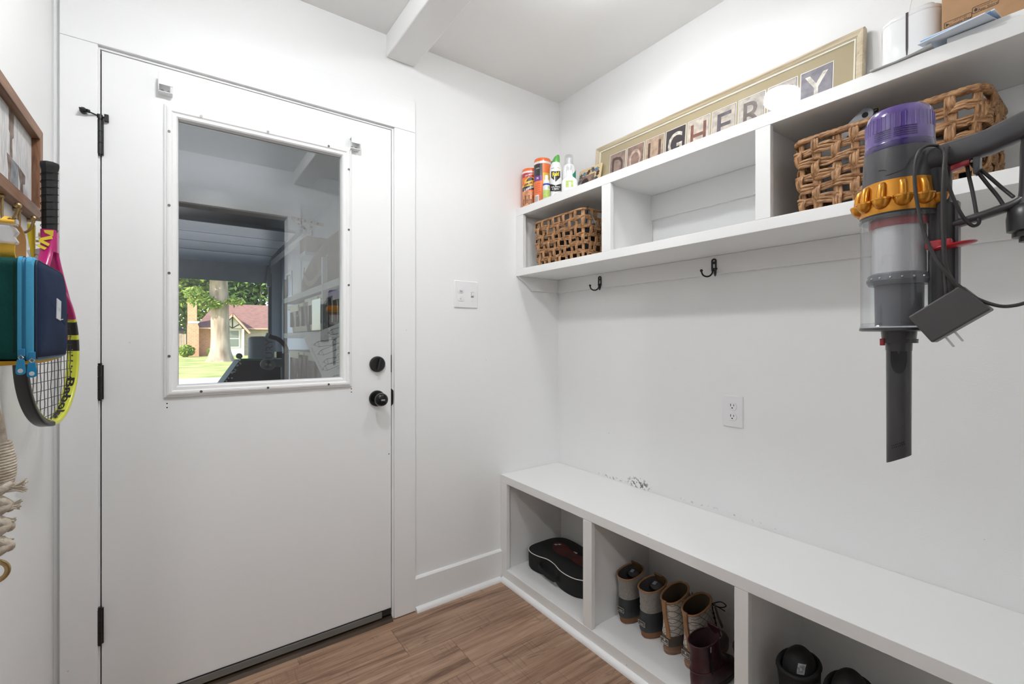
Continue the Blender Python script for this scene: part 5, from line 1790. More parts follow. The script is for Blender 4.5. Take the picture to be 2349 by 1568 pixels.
# the head is a little squatter than first drawn: everything above the bin base comes down in proportion
def settle(o):
    for c_ in o.children:
        settle(c_)
        if c_.name.split('.')[0] in ('grip', 'lower_strut', 'battery'):
            continue
        for v_ in c_.data.vertices:
            if v_.co.z > 1.2:
                v_.co.z = 1.2 + (v_.co.z - 1.2) * 0.946
settle(vac)
# wall dock that carries it
dk = thing('vacuum_dock', 'dark plastic wall dock holding the cordless vacuum', 'wall dock', (AX, YC, 1.30))
MB().box(AX - .03, AX + .03, YC + .0005, YC + .02, 1.16, 1.46).build('back_plate', M_vdark, dk, bevel=0.006)
MB().box(AX - .022, AX + .022, YC + .018, YC + .12, 1.285, 1.312).build('cradle', M_vdark, dk, bevel=0.006)

# charger brick dangling on its cord
CX = 0.868
ch = thing('power_adapter', 'dark grey plug-in power adapter dangling by its cord from the vacuum', 'charger', (CX, 0.1605, 1.2211))
cor = [Vector(p) for p in ((0.868, 0.2057, 1.2186), (0.868, 0.1499, 1.2601), (0.868, 0.1203, 1.2257), (0.868, 0.1792, 1.1809))]
b = MB()
b.prism([(p.y, p.z) for p in cor], 'X', CX - .004, CX + .022)
M_brick = mat('adapter_grey', (0.062, 0.056, 0.058), 0.42)
b.build('brick', M_brick, ch, bevel=0.0022, bseg=3)
for p, q_ in (((0.1681, 1.1908), (0.1587, 1.1756)), ((0.1583, 1.1974), (0.1495, 1.1835))):
    MB().tube([(CX + .010, *p), (CX + .010, *q_)], 1.0, sec=[(.0032, .0009), (-.0032, .0009), (-.0032, -.0009), (.0032, -.0009)], up=(1, 0, 0)).build('prong', M_steel, ch)
M_cord = mat('dark_cord', (0.035, 0.032, 0.032), 0.5)
for pts in ([(0.905, 0.1815, 1.4715), (0.878, 0.1875, 1.4669), (0.866, 0.1945, 1.455), (0.862, 0.1975, 1.4278), (0.862, 0.195, 1.3862), (0.862, 0.1859, 1.3341), (0.862, 0.1729, 1.2962), (0.864, 0.1589, 1.2691), (0.87, 0.1498, 1.2519), (0.874, 0.1475, 1.2471)],
            [(0.905, 0.1805, 1.4699), (0.885, 0.17, 1.4527), (0.872, 0.1685, 1.4183), (0.868, 0.1686, 1.3685), (0.866, 0.1673, 1.319), (0.866, 0.1655, 1.27), (0.868, 0.1645, 1.2481)],
            [(0.9, 0.1682, 1.4632), (0.888, 0.1706, 1.4436), (0.884, 0.1643, 1.4011), (0.89, 0.156, 1.3693), (0.898, 0.1489, 1.3518), (0.906, 0.1431, 1.3456), (0.916, 0.1394, 1.3513), (0.926, 0.1436, 1.3649)],
            [(0.905, 0.1706, 1.4671), (0.888, 0.1688, 1.4561), (0.876, 0.1674, 1.4189), (0.87, 0.1672, 1.3563), (0.868, 0.1659, 1.2946), (0.866, 0.1583, 1.2692), (0.866, 0.1487, 1.2563), (0.868, 0.1346, 1.2411), (0.872, 0.1148, 1.2301), (0.876, 0.0997, 1.23), (0.88, 0.0851, 1.236)],
            [(0.935, 0.155, 1.4455), (0.932, 0.1527, 1.4263), (0.93, 0.1478, 1.3961), (0.926, 0.1436, 1.3661)],
            [(0.935, 0.1504, 1.4428), (0.932, 0.1348, 1.4099), (0.93, 0.1225, 1.3853), (0.924, 0.115, 1.3667)],
            [(0.936, 0.1488, 1.4425), (0.934, 0.1316, 1.4169), (0.934, 0.1188, 1.3974), (0.93, 0.1079, 1.3817)]):
    MB().tube(smooth_path(pts, 6), 0.0023, 8).build('cord', M_cord, ch, smooth=60)

# ================================================================== HOOK WALL: FRAMED ART, HOOKS, RACKET, LUNCH BAG, LEAD
M_oak = wood_mat('oak_frame', (0.075, 0.030, 0.013), (0.21, 0.098, 0.048), (0.33, 0.175, 0.095), 'Y', 2.2, 0.5, False)
M_oakv = wood_mat('oak_frame_v', (0.075, 0.030, 0.013), (0.21, 0.098, 0.048), (0.33, 0.175, 0.095), 'Z', 2.2, 0.5, False)
fa = thing('wall_plaque', 'oak-framed painted board with brown and grey brush marks on the hook wall', 'wall art', (XL, 1.3, 1.5))
FX, FY0, FY1, FZ0, FZ1, fw = -0.279, 0.95, 1.612, 1.478, 1.700, 0.026
MB().prism([(FY0, FZ1 - fw), (FY0, FZ1), (FY1, FZ1), (FY1 - fw, FZ1 - fw)], 'X', XL + 0.0005, FX).build('top_rail', M_oak, fa, bevel=0.0012)
MB().prism([(FY0, FZ0), (FY0, FZ0 + fw), (FY1 - fw, FZ0 + fw), (FY1, FZ0)], 'X', XL + 0.0005, FX).build('bottom_rail', M_oak, fa, bevel=0.0012)
MB().prism([(FY1 - fw, FZ0 + fw), (FY1 - fw, FZ1 - fw), (FY1, FZ1), (FY1, FZ0)], 'X', XL + 0.0005, FX).build('stile', M_oakv, fa, bevel=0.0012)
pn = MB().box(XL + 0.001, XL + 0.0085, FY0, FY1 - fw, FZ0 + fw, FZ1 - fw).build('painted_board', mat('whitewash', (0.60, 0.59, 0.58), 0.8, var=0.16, vscale=26, bump=0.6, bscale=70, stretch=(1, 4, 1)), fa)
M_ptb = mat('brown_brush_paint', (0.13, 0.085, 0.065), 0.8, c2=(0.30, 0.24, 0.21), vscale=45, bump=0.4, bscale=90)
M_ptg = mat('grey_brush_paint', (0.22, 0.235, 0.25), 0.8, var=0.25, vscale=40)
px_ = XL + 0.0088
def brush(pts, m):
    MB().prism(pts, 'X', XL + 0.0084, px_).build('brush_mark', m, pn)
brush([(1.405, 1.676), (1.440, 1.676), (1.440, 1.622), (1.428, 1.615), (1.430, 1.575), (1.412, 1.575), (1.414, 1.622), (1.405, 1.628)], M_ptb)
brush([(1.392, 1.575), (1.425, 1.574), (1.418, 1.53), (1.412, 1.500), (1.400, 1.500), (1.402, 1.54)], M_ptb)
brush([(1.425, 1.574), (1.470, 1.572), (1.474, 1.54), (1.472, 1.500), (1.412, 1.500), (1.418, 1.53)], M_ptg)
brush([(1.470, 1.573), (1.532, 1.565), (1.528, 1.545), (1.510, 1.54), (1.516, 1.500), (1.488, 1.500), (1.488, 1.535)], M_ptb)
# brass hooks
def brass_hook(y, label, ztop=1.478):
    t = thing('brass_hook', label, 'hook', (XL + .01, y, 1.44), 'brass hooks below the plaque')
    xs = XL + 0.010
    p = [(xs, y, ztop), (xs, y, 1.452), (xs, y, 1.436), (xs + 0.003, y, 1.427), (xs + 0.010, y, 1.426), (xs + 0.017, y, 1.434), (xs + 0.021, y, 1.446), (xs + 0.0225, y, 1.455)]
    MB().tube(smooth_path(p, 5), 0.0027, 10).build('hook_rod', M_brass, t, smooth=60)
    MB().ell((xs + 0.0228, y, 1.459), 0.0060, 18, 12).build('ball_tip', M_brass, t, smooth=80)
    MB().tube([(xs - 0.0095, y, ztop - .002), (xs + 0.004, y, ztop - .002)], 0.0055, 14).build('mount', M_brass, t, smooth=40)
brass_hook(1.352, 'brass ball hook carrying the yellow lunch bag strap')
brass_hook(1.475, 'brass ball hook between the lunch bag strap and the keychain')
brass_hook(1.592, 'brass ball hook carrying the yellow keychain')
brass_hook(1.705, 'brass ball hook behind the racket grip, closest to the door', 1.462)

brass_hook(1.000, 'brass ball hook carrying the cream rope lead')
# ---- tennis racket
rk = thing('tennis_racket', 'yellow, black and pink tennis racket hanging head down on the hook wall', 'racket', (-0.25, 1.49, 0.99))
e_ = Vector((0.05, 0.256, 0)).normalized()
n_ = Vector((e_.y, -e_.x, 0))
c0 = Vector((-0.2475, 1.492, 1.150))
RA, RBv = 0.122, 0.160
M_pink = mat('racket_pink', (0.50, 0.012, 0.17), 0.3, coat=0.5)
M_ryel = mat('racket_yellow', (0.66, 0.69, 0.06), 0.3, coat=0.5)
M_rblk = mat('racket_black', (0.014, 0.014, 0.015), 0.35, coat=0.3)
def rp_(a, ka=1.0, off=0.0):
    t_ = R(a)
    return c0 + e_ * (RA * ka * cos(t_)) + Vector((0, 0, RBv * ka * sin(t_))) + n_ * off
rs_ = rrect(0.024, 0.0115, 0.004, 3)
def arc(a0, a1, m, name='hoop'):
    pts = [rp_(a0 + (a1 - a0) * i / max(2, int(abs(a1 - a0) / 4))) for i in range(max(2, int(abs(a1 - a0) / 4)) + 1)]
    return MB().tube(pts, 1.0, sec=rs_, up=n_).build(name, m, rk, smooth=35)
hoop = arc(-92, 2, M_ryel)
arc(2, 12.5, M_rblk, 'hoop_band'); arc(12.5, 17, M_ryel, 'hoop_band'); arc(17, 30, M_rblk, 'hoop_band'); arc(30, 33, M_ryel, 'hoop_band')
arc(33, 176, M_pink, 'hoop_band'); arc(176, 268, M_rblk, 'hoop_band')
# inner yellow edge line of the lower hoop
MB().tube([rp_(a, 0.953) for a in range(190, 270, 5)], 1.0, sec=rrect(0.021, 0.0015, 0.0006, 2), up=n_).build('hoop_stripe', M_ryel, rk, smooth=35)
# throat arms, shaft, grip
for s in (-1, 1):
    p0 = c0 + e_ * (s * RA * cos(R(48))) + Vector((0, 0, RBv * sin(R(48))))
    p1 = c0 + e_ * (s * 0.045) + Vector((0, 0, 0.178))
    p2 = c0 + e_ * (s * 0.016) + Vector((0, 0, 0.232))
    p3 = c0 + e_ * (s * 0.009) + Vector((0, 0, 0.272))
    MB().tube(smooth_path([p0, p1, p2, p3], 6), 1.0, sec=rrect(0.022, 0.013, 0.005, 3), up=n_).build('throat', M_pink, rk, smooth=40)
sh_ = MB()
sh_.tube([c0 + Vector((0, 0, 0.237)), c0 + Vector((0, 0, 0.288))], 1.0, sec=rrect(0.026, 0.031, 0.008, 3), up=n_)
sho = sh_.build('shaft', M_pink, rk, smooth=35)
M_ryel2 = mat('racket_brush_yellow', (0.80, 0.62, 0.05), 0.35)
def shaft_mark(pts):
    b = MB()
    base = c0 - e_ * 0.0158 - Vector((0, 0, 0.018))
    def P(p, o):
        return base + n_ * p[0] + Vector((0, 0, p[1])) - e_ * (o + max(0.0, 0.290 - p[1]) * 0.22)
    n = len(pts)
    b.add([P(p, 0) for p in pts] + [P(p, .0006) for p in pts], [tuple(range(n))[::-1], tuple(range(n, 2 * n))] + [(i, (i + 1) % n, n + (i + 1) % n, n + i) for i in range(n)])
    b.build('brush_lettering', M_ryel2, sho)
shaft_mark([(-.004, .303), (.013, .304), (.012, .290), (-.002, .297)])
shaft_mark([(-.010, .284), (.010, .292), (.012, .284), (-.004, .279), (.008, .272), (.006, .266), (-.012, .276)])
shaft_mark([(-.012, .270), (.004, .262), (.000, .257), (-.013, .264)])
gr = MB()
gz = [(0.284, .0138), (0.300, .0143), (0.39, .0146), (0.426, .0149), (0.432, .0168), (0.438, .0176), (0.4435, .0168), (0.4455, .013)]
gr.tube([c0 + Vector((0, 0, z)) for z, r in gz], [r for z, r in gz], 8, up=n_)
gro = gr.build('grip', mat('black_grip_tape', (0.011, 0.011, 0.012), 0.55, bump=0.3, bscale=300), rk, smooth=30)
hx = []
for i in range(150):
    a = 2 * pi * i / 18
    z = 0.288 + 0.140 * i / 150
    hx.append(c0 + n_ * (.0150 * cos(a)) + e_ * (.0150 * sin(a)) + Vector((0, 0, z)))
MB().tube(hx, 0.0007, 5).build('grip_wrap_edge', M_blackhole, gro)
# strings and grommets
sg = MB()
for i in range(14):
    u = -0.9 + 1.8 * i / 13
    h_ = (1 - u * u) ** 0.5 * 0.955
    pts = []
    for k in range(9):
        w = -h_ + 2 * h_ * k / 8
        pts.append(c0 + e_ * (RA * u * 0.955 + 0.0012 * sin(k * 2 + i)) + Vector((0, 0, RBv * w)) + n_ * (0.0006 * (-1) ** (i + k)))
    sg.tube(pts, 0.0008, 5)
for i in range(15):
    w = -0.92 + 1.84 * i / 14
    h_ = (1 - w * w) ** 0.5 * 0.955
    sg.tube([c0 + e_ * (RA * h_ * s) + Vector((0, 0, RBv * w * 0.955 + 0.002 * s)) for s in (-1, 0, 1)], 0.0008, 5)
sg.build('strings', mat('string_black', (0.03, 0.028, 0.026), 0.5), rk)
for i in range(9):
    w = 0.05 - 0.09 * i
    a = math.degrees(math.asin(max(-0.98, w)))
    MB().ell(rp_(a, 0.951), 0.0021, 8, 6).build('grommet', M_rblk, hoop, smooth=80)
vs, fs = text_geo('Babolat', 0.0300, 1.0, 0.0008)
tb = MB()
out = []
ulen = max(v[0] for v in vs) - min(v[0] for v in vs)
u0 = min(v[0] for v in vs)
for (u, v) in vs:
    a = -24 - 58 * (u - u0) / ulen
    out.append(rp_(a, 0.9515) + n_ * (v * 0.72))
tb.add(out, fs)
tb.build('lettering', M_rblk, hoop, fix=False)

# ---- lunch bag
lb = thing('lunch_bag', 'green and navy lunch bag with light blue zipper hanging on the hook wall', 'bag', (-0.24, 1.16, 1.14))
M_bgreen = mat('dark_green_fabric', (0.004, 0.062, 0.055), 0.8, var=0.12, vscale=20, bump=0.25, bscale=300, spec=0.2)
M_bnavy = mat('navy_fabric', (0.012, 0.024, 0.060), 0.85, var=0.1, vscale=20, bump=0.25, bscale=300, spec=0.15)
M_bblue = mat('light_blue_tape', (0.05, 0.33, 0.55), 0.6, bump=0.2, bscale=300)
M_bblue2 = mat('zipper_blue', (0.02, 0.22, 0.42), 0.5)
M_byel = mat('mustard_fabric', (0.62, 0.36, 0.03), 0.75, bump=0.2, bscale=300)
def bag_out(s=0.0):
    """outline in (y, z): near edge straight, far top corner well rounded"""
    y0, y1, z0, z1 = 1.040 + s, 1.282 - s, 1.152 + s, 1.317 - s
    r0, r1, r2 = 0.014, 0.055, 0.012
    pts = []
    for (cx_, cy_, r, a0) in ((y1 - r1, z1 - r1, r1, 0), (y0 + r0, z1 - r0, r0, 90), (y0 + r2, z0 + r2, r2, 180), (y1 - r2, z0 + r2, r2, 270)):
        for i in range(7):
            a = R(a0 + 15 * i)
            pts.append((cx_ + r * cos(a), cy_ + r * sin(a)))
    return pts
def bag_ring(s, x):
    return [(x, y, z) for y, z in bag_out(s)]
MB().loft([bag_ring(.010, -.2985), bag_ring(.003, -.292), bag_ring(0.0, -.262), bag_ring(.0015, -.235), bag_ring(.001, -.2085)]).build('green_body', M_bgreen, lb, smooth=50)
zp = MB().loft([bag_ring(-.0012, -.2085), bag_ring(-.0016, -.2035)], cap0=False, cap1=False).build('zipper_tape', M_bblue, lb, smooth=50)
MB().loft([bag_ring(-.0005, -.2035), bag_ring(.0004, -.2015), bag_ring(-.0005, -.1990)], cap0=False, cap1=False).build('zipper_teeth', M_bblue2, zp, smooth=30)
MB().loft([bag_ring(-.0016, -.1990), bag_ring(-.0012, -.1930), bag_ring(.0020, -.1905)], cap0=False, cap1=False).build('zipper_tape', M_bblue, lb, smooth=50)
nv = MB().loft([bag_ring(.0020, -.1910), bag_ring(.0045, -.1880), bag_ring(.016, -.1850), bag_ring(.05, -.1830)], cap0=False).build('navy_front', M_bnavy, lb, smooth=50)
MB().tube([(x, y, z) for (x, y, z) in bag_ring(.0030, -.1890)], 0.0014, 6, closed=True).build('front_piping', mat('navy_piping', (0.008, 0.014, 0.035), 0.6), nv, smooth=60)
MB().loft([[(x, 1.046, 1.1515), (x, 1.272, 1.1515), (x, 1.27, 1.146 + dz), (x, 1.16, 1.1425 + dz), (x, 1.05, 1.146 + dz)] for x, dz in ((-.297, .003), (-.25, -.003), (-.210, 0), (-.195, .003))]).build('yellow_base', M_byel, lb, smooth=40)
# woven label on the front, thread sticking out
lf = MB(Matrix.Translation((-.1826, 1.172, 1.240)) @ Matrix.Rotation(R(-6), 4, 'X'))
lf.box(-.0009, .0009, -.0165, .0165, -.0185, .0185)
lfo = lf.build('woven_label', mat('label_cloth', (0.62, 0.63, 0.66), 0.8), lb, bevel=0.0004)
text_plane('label_letters', 'STATE', 0.0080, (-.1816, 1.171, 1.240), (0, 1, -0.1), (0, 0.1, 1), mat('label_grey', (0.25, 0.26, 0.28), 0.7), lfo)
MB().tube([(-.182, 1.186, 1.222), (-.180, 1.194, 1.2235)], 0.0006, 5).build('thread', M_white_l, lfo)
MB().box(-.190, -.186, 1.2805, 1.2835, 1.184, 1.190).build('red_tab', M_red_l, lb)
# zipper pulls hanging at the near lower corner
def zip_pull(x, y, ztop, rot):
    M = Matrix.Translation((x, y, ztop)) @ Matrix.Rotation(R(rot), 4, 'Z')
    b = MB(M)
    b.box(-.004, .004, -.002, .002, -.004, .008)
    po = b.build('zip_slider', M_bblue2, lb, bevel=0.001)
    b = MB(M)
    b.tube([(0, -.003, -.002), (.003, -.003, -.006), (0, -.003, -.010), (-.003, -.003, -.006)], 0.0009, 6, closed=True)
    b.build('pull_ring', M_steel, po)
    b = MB(M)
    pts = [(-.0042, -.009), (.0042, -.009), (.0056, -.023), (.0056, -.029)] + [(.0056 * cos(R(a)), -.029 + .0040 * sin(R(a))) for a in range(0, -181, -30)] + [(-.0056, -.023)]
    b.prism(pts, 'Y', -.0042, -.0022)
    pu = b.build('pull_tab', mat('pull_blue', (0.01, 0.25, 0.50), 0.4), po, bevel=0.0006)
    MB(M).prism([(.0032 * cos(R(a)), -.0265 + .0035 * sin(R(a))) for a in range(0, 360, 30)], 'Y', -.0045, -.0019).build('tab_hole', mat('pale_hole', (0.65, 0.66, 0.68), 0.6), pu)
zip_pull(-.2035, 1.037, 1.163, -6)
zip_pull(-.1925, 1.040, 1.158, 8)
# seams / darts on the green side
MB().tube([(-.2125, 1.0395, z) for z in (1.165, 1.20, 1.24, 1.28, 1.308)], 0.0005, 5).build('stitching', M_blackhole, lb)
# strap + buckle
M_ystrap = mat('yellow_webbing', (0.85, 0.50, 0.05), 0.6, bump=0.4, bscale=500)
def strap(pts, w=0.0125):
    return MB().tube(smooth_path(pts, 6), 1.0, sec=[(.0011, w), (-.0011, w), (-.0011, -w), (.0011, -w)], up=(0, -1, 0.0)).build('strap', M_ystrap, lb, smooth=40)
MB().tube(smooth_path([(-.2325, 1.075, 1.316), (-.2325, 1.068, 1.324), (-.2325, 1.068, 1.334), (-.2325, 1.071, 1.342)], 5), 1.0, sec=[(.0014, .0155), (-.0014, .0155), (-.0014, -.0155), (.0014, -.0155)], up=(0, 1, 0)).build('strap', M_ystrap, lb, smooth=40)
MB().tube(smooth_path([(-.240, 1.078, 1.372), (-.252, 1.15, 1.385), (-.271, 1.28, 1.420), (-.2815, 1.350, 1.4320)], 5), 1.0, sec=[(.0010, .0030), (-.0010, .0030), (-.0010, -.0030), (.0010, -.0030)], up=(0, 0.3, 1)).build('strap', M_ystrap, lb, smooth=40)
MB().tube(smooth_path([(-.2815, 1.352, 1.4320), (-.2785, 1.358, 1.425), (-.262, 1.325, 1.392), (-.252, 1.275, 1.345), (-.250, 1.245, 1.314)], 5), 1.0, sec=[(.0011, .0080), (-.0011, .0080), (-.0011, -.0080), (.0011, -.0080)], up=(0, 1, 0.4)).build('strap', mat('shaded_yellow_webbing', (0.24, 0.115, 0.025), 0.7, bump=0.4, bscale=500), lb, smooth=40)  # same yellow strap, its shaded side put into a darker brown colour
bk = MB()
M_buck = clear_mat('clear_buckle', (0.90, 0.90, 0.91), 0.08, 0.08, 0.40, (0.85, 0.85, 0.86))
def BK(pts):
    bk.prism([(-.2325 + u, v) for u, v in pts], 'Y', 1.062, 1.0735)
BK([(-.019, 1.338), (.017, 1.338), (.020, 1.342), (.016, 1.350), (.0205, 1.358), (.0165, 1.366), (-.0165, 1.366), (-.0205, 1.358), (-.016, 1.350), (-.020, 1.342)])
BK([(-.019, 1.368), (.019, 1.368), (.019, 1.3705), (-.019, 1.3705)])
BK([(-.019, 1.3705), (-.016, 1.3705), (-.016, 1.3785), (-.019, 1.3785)])
BK([(.016, 1.3705), (.019, 1.3705), (.019, 1.3785), (.016, 1.3785)])
bk.build('buckle', M_buck, lb, bevel=0.0015)
MB().tube([(-.2485, 1.066, 1.3735), (-.2165, 1.066, 1.3735)], 0.0042, 12).build('strap_roll', M_ystrap, lb, smooth=50)

# ---- keychain
kc = thing('keychain', 'yellow tapered keychain with clasp and white tag on a brass hook', 'keychain', (-.275, 1.55, 1.43))
kM = Matrix.Translation((-0.2805, 1.515, 1.452))
b = MB()
b.loft([[(-.287, 1.508, 1.452), (-.275, 1.508, 1.452), (-.275, 1.521, 1.452), (-.287, 1.521, 1.452)], [(-.287, 1.509, 1.425), (-.275, 1.509, 1.425), (-.275, 1.520, 1.425), (-.287, 1.520, 1.425)],
        [(-.281, 1.509, 1.375), (-.275, 1.509, 1.375), (-.275, 1.518, 1.375), (-.281, 1.518, 1.375)]])
b.build('yellow_fob', mat('yellow_fob', (0.78, 0.62, 0.02), 0.4), kc, bevel=0.002)
MB().tube(smooth_path([(-.276, 1.56, 1.428), (-.270, 1.555, 1.420), (-.268, 1.550, 1.405), (-.272, 1.552, 1.396)], 5), 0.0020, 8).build('clasp', M_steel, kc, smooth=60)
MB().tube([(-.275 + .008 * cos(2 * pi * i / 18), 1.545 + .006 * cos(2 * pi * i / 18), 1.418 + .010 * sin(2 * pi * i / 18)) for i in range(18)], 0.0010, 6, closed=True).build('split_ring', M_steel, kc, smooth=60)
wt = MB(Matrix.Translation((-.2665, 1.512, 1.362)) @ Matrix.Rotation(R(-18), 4, 'Y'))
wt.box(-.0125, .0125, -.0010, .0010, -.040, .034)
wto = wt.build('white_tag', mat('tag_white', (0.74, 0.75, 0.74), 0.5), kc, bevel=0.0006)
tl = MB(Matrix.Translation((-.2665, 1.512, 1.362)) @ Matrix.Rotation(R(-18), 4, 'Y'))
tl.tube([(0, -.0014, .022), (.011, -.0014, .012), (0, -.0014, .002), (-.011, -.0014, .012)], 0.0006, 4, closed=True)
tl.build('tag_diamond', M_ink, wto)
q3 = Matrix.Rotation(R(-18), 4, 'Y').to_3x3()
text_plane('tag_lettering', 'family', 0.0085, Vector((-.2665, 1.5105, 1.362)) + q3 @ Vector((0, 0, -.006)), q3 @ Vector((1, 0, 0)), q3 @ Vector((0, 0, 1)), M_ink, wto)

# ---- rope lead with brass clip
ld = thing('rope_lead', 'cream cotton rope lead with frayed splice and brass clip on the hook wall', 'lead', (-.25, 1.13, 0.82))
M_rope = mat('cotton_rope', (0.50, 0.42, 0.33), 0.9, c2=(0.68, 0.61, 0.51), vscale=90, bump=0.6, bscale=220)
def rx(px):           # helper: lead lies in a vertical plane about 5 cm off the wall
    return px
LX, LY = -0.2315, 1.115
b = MB()
pts = [(-.290, 1.000, 1.436), (-.281, 1.000, 1.43), (-.278, 1.002, 1.38), (-.278, 1.004, 1.25), (-.272, 1.016, 1.15), (LX - .018, LY - .03, 1.08), (LX - .0150, LY, 1.03), (LX - .014, LY, 1.0)]
b.tube(smooth_path(pts, 8), 0.010, 14)
b.build('rope', M_rope, ld, smooth=60)
# whipping: tight turns
for i in range(17):
    z = 1.012 - 0.0046 * i
    r = 0.0135 + 0.0058 * sin(pi * min(1, i / 14) * 0.8)
    MB().tube([(LX - .014 + r * cos(2 * pi * k / 20), LY + r * sin(2 * pi * k / 20), z + 0.0018 * cos(2 * pi * k / 20)) for k in range(20)], 0.0026, 7, closed=True).build('whipping_turn', M_rope, ld, smooth=60)
# braided eye below the whipping
for i in range(7):
    z = 0.936 - 0.0165 * i
    s = 1 if i % 2 else -1
    MB().tube(smooth_path([(LX - .014 - s * .013, LY - .006, z + .010), (LX - .010 - s * .003, LY - .013, z + .004), (LX - .012 + s * .010, LY - .008, z - .008), (LX - .014 + s * .011, LY + .004, z - .016)], 5), [0.0080] * 16, 10).build('braid_strand', M_rope, ld, smooth=60)
rr = random.Random(3)
for (cx_, cz_, L_, n) in ((LX + .003, .938, .019, 40), (LX + .002, .908, .013, 26), (LX + .000, .884, .008, 12), (LX - .004, .850, .009, 6)):
    fr = MB()
    for k in range(n):
        a = rr.uniform(-0.6, 0.75)
        l = L_ * rr.uniform(0.6, 1.0)
        yy = LY - .006 + rr.uniform(-.006, .006)
        fr.tube([(cx_ - .006, yy, cz_ + rr.uniform(-.006, .006)), (cx_ + l * .5 * cos(a), yy, cz_ + l * .5 * sin(a)), (cx_ + l * cos(a * .8), yy + rr.uniform(-.004, .004), cz_ + l * sin(a))], [0.0019, 0.0017, 0.0008], 5)
    tag(fr.build('frayed_tuft', M_rope, ld), kind='stuff')
MB().tube(smooth_path([(LX - .020, LY - .006, 0.850), (LX - .012, LY - .014, 0.838), (LX - .006, LY - .012, 0.846), (LX - .010, LY, 0.856)], 5), 0.0045, 10).build('brass_ring', M_brass, ld, smooth=60)
cl = MB()
cl.ell((LX - .012, LY - .008, 0.842), (.010, .008, .010), 16, 10)
cl.tube([(LX - .016, LY - .008, 0.838), (LX - .017, LY - .008, 0.822)], 0.0055, 12)
cl.build('clip_swivel', M_brass, ld, smooth=60)
MB().tube([(LX - .018 + .0165 * cos(2 * pi * i / 28), LY - .008, 0.8045 + .0165 * sin(2 * pi * i / 28)) for i in range(28)], 1.0, closed=True, sec=rrect(0.006, 0.0075, 0.002, 3), up=(0, 1, 0)).build('clip_eye', M_brass, ld, smooth=40)

# ================================================================== GARAGE BEYOND THE DOOR
GZ, GC, GYF = -0.12, 2.62, 8.0
GXR = 1.28
M_gwall = mat('garage_paint', (0.66, 0.69, 0.71), 0.7, var=0.04, vscale=3)
M_gceil = mat('garage_ceiling', (0.62, 0.625, 0.63), 0.33, var=0.05, vscale=2)
M_conc = mat('garage_concrete', (0.46, 0.465, 0.47), 0.8, var=0.12, vscale=4)
struct(MB().box(-4.6, 1.4, 2.0, 8.15, GZ - .1, GZ).build('floor_garage', M_conc))
struct(MB().box(-4.6, 1.4, 2.0, 8.15, GC, GC + .1).build('ceiling_garage', M_gceil))
struct(MB().box(-4.6, -0.42, 2.0, 2.04, GZ, GC).box(-0.42, 1.4, 2.0, 2.04, 2.10, GC).box(0.75, 1.4, 2.0, 2.04, GZ, 2.10).box(-0.42, -0.22, 2.0, 2.04, GZ, 2.10).box(-.22, .75, 2.0, 2.04, GZ, 0.0).build('wall_garage_near', M_gwall))
WY0, WY1, WZ0, WZ1 = 7.12, 7.52, 1.80, 2.12
struct(MB().box(GXR, 1.4, 2.04, WY0, GZ, GC).box(GXR, 1.4, WY1, 8.15, GZ, GC).box(GXR, 1.4, WY0, WY1, GZ, WZ0).box(GXR, 1.4, WY0, WY1, WZ1, GC).build('wall_garage_right', M_gwall))
struct(MB().box(-4.7, -4.6, 2.0, 8.15, GZ, GC).build('wall_garage_left', M_gwall))
struct(MB().box(1.135, 1.28, GYF, 8.15, GZ, GC).box(-4.6, -3.8, GYF, 8.15, GZ, GC).box(-3.8, 1.135, GYF, 8.15, 2.16, GC).build('wall_garage_far', M_gwall))
w1 = thing('window_2', 'small side window in the garage wall', 'window', (GXR, 7.32, 1.80))
struct(w1)
wf = MB()
for (a, b_, c, d) in ((WY0 - .03, WY1 + .03, WZ0 - .03, WZ0), (WY0 - .03, WY1 + .03, WZ1, WZ1 + .03), (WY0 - .03, WY0, WZ0, WZ1), (WY1, WY1 + .03, WZ0, WZ1)):
    wf.box(GXR - .012, GXR + .02, a, b_, c, d)
wf.build('window_frame', M_trim, w1)
MB().box(GXR + .04, GXR + .046, WY0, WY1, WZ0, WZ1).build('pane', clear_mat('side_window_glass', (0.95, 0.96, 0.96), 0.05), w1)
struct(MB().box(1.095, 1.14, GYF - .05, GYF, GZ, 2.20).build('trim_garage_jamb', mat('jamb_dark', (0.10, 0.105, 0.11), 0.6)))

# sectional door, rolled up under the ceiling
gd_ = thing('garage_door', 'grey sectional garage door rolled up under the garage ceiling', 'garage door', (-1.3, 7, 2.1))
M_gd = mat('garage_door_steel', (0.28, 0.295, 0.31), 0.35, 0.3, var=0.05)
def gpanel(p0, p1):
    """one section from p0 to p1 in the (y, z) plane, ribbed on its inner face"""
    (ya, za), (yb, zb) = p0, p1
    d = Vector((yb - ya, zb - za))
    L_ = d.length
    d.normalize()
    nrm = Vector((d.y, -d.x))      # inner (room) side
    prof = []
    steps = [(0, 0.0), (0.02, 0.030), (0.07, 0.030), (0.085, 0.004), (0.24, 0.004), (0.255, 0.022), (0.30, 0.022), (0.315, 0.004), (L_ - .085, 0.004), (L_ - .07, 0.030), (L_ - .02, 0.030), (L_, 0)]
    for (s, o_) in steps:
        prof.append((ya + d.x * s + nrm.x * o_, za + d.y * s + nrm.y * o_))
    for (s, o_) in ((L_, -0.012), (0, -0.012)):
        prof.append((ya + d.x * s + nrm.x * o_, za + d.y * s + nrm.y * o_))
    MB().prism(prof, 'X', -3.75, 1.06).build('section', M_gd, gd_)
gpanel((7.93, 2.035), (7.86, 2.30))
gpanel((7.84, 2.305), (7.36, 2.375))
gpanel((7.34, 2.378), (6.81, 2.395))
gpanel((6.79, 2.396), (6.26, 2.40))
gpanel((6.24, 2.40), (5.71, 2.402))
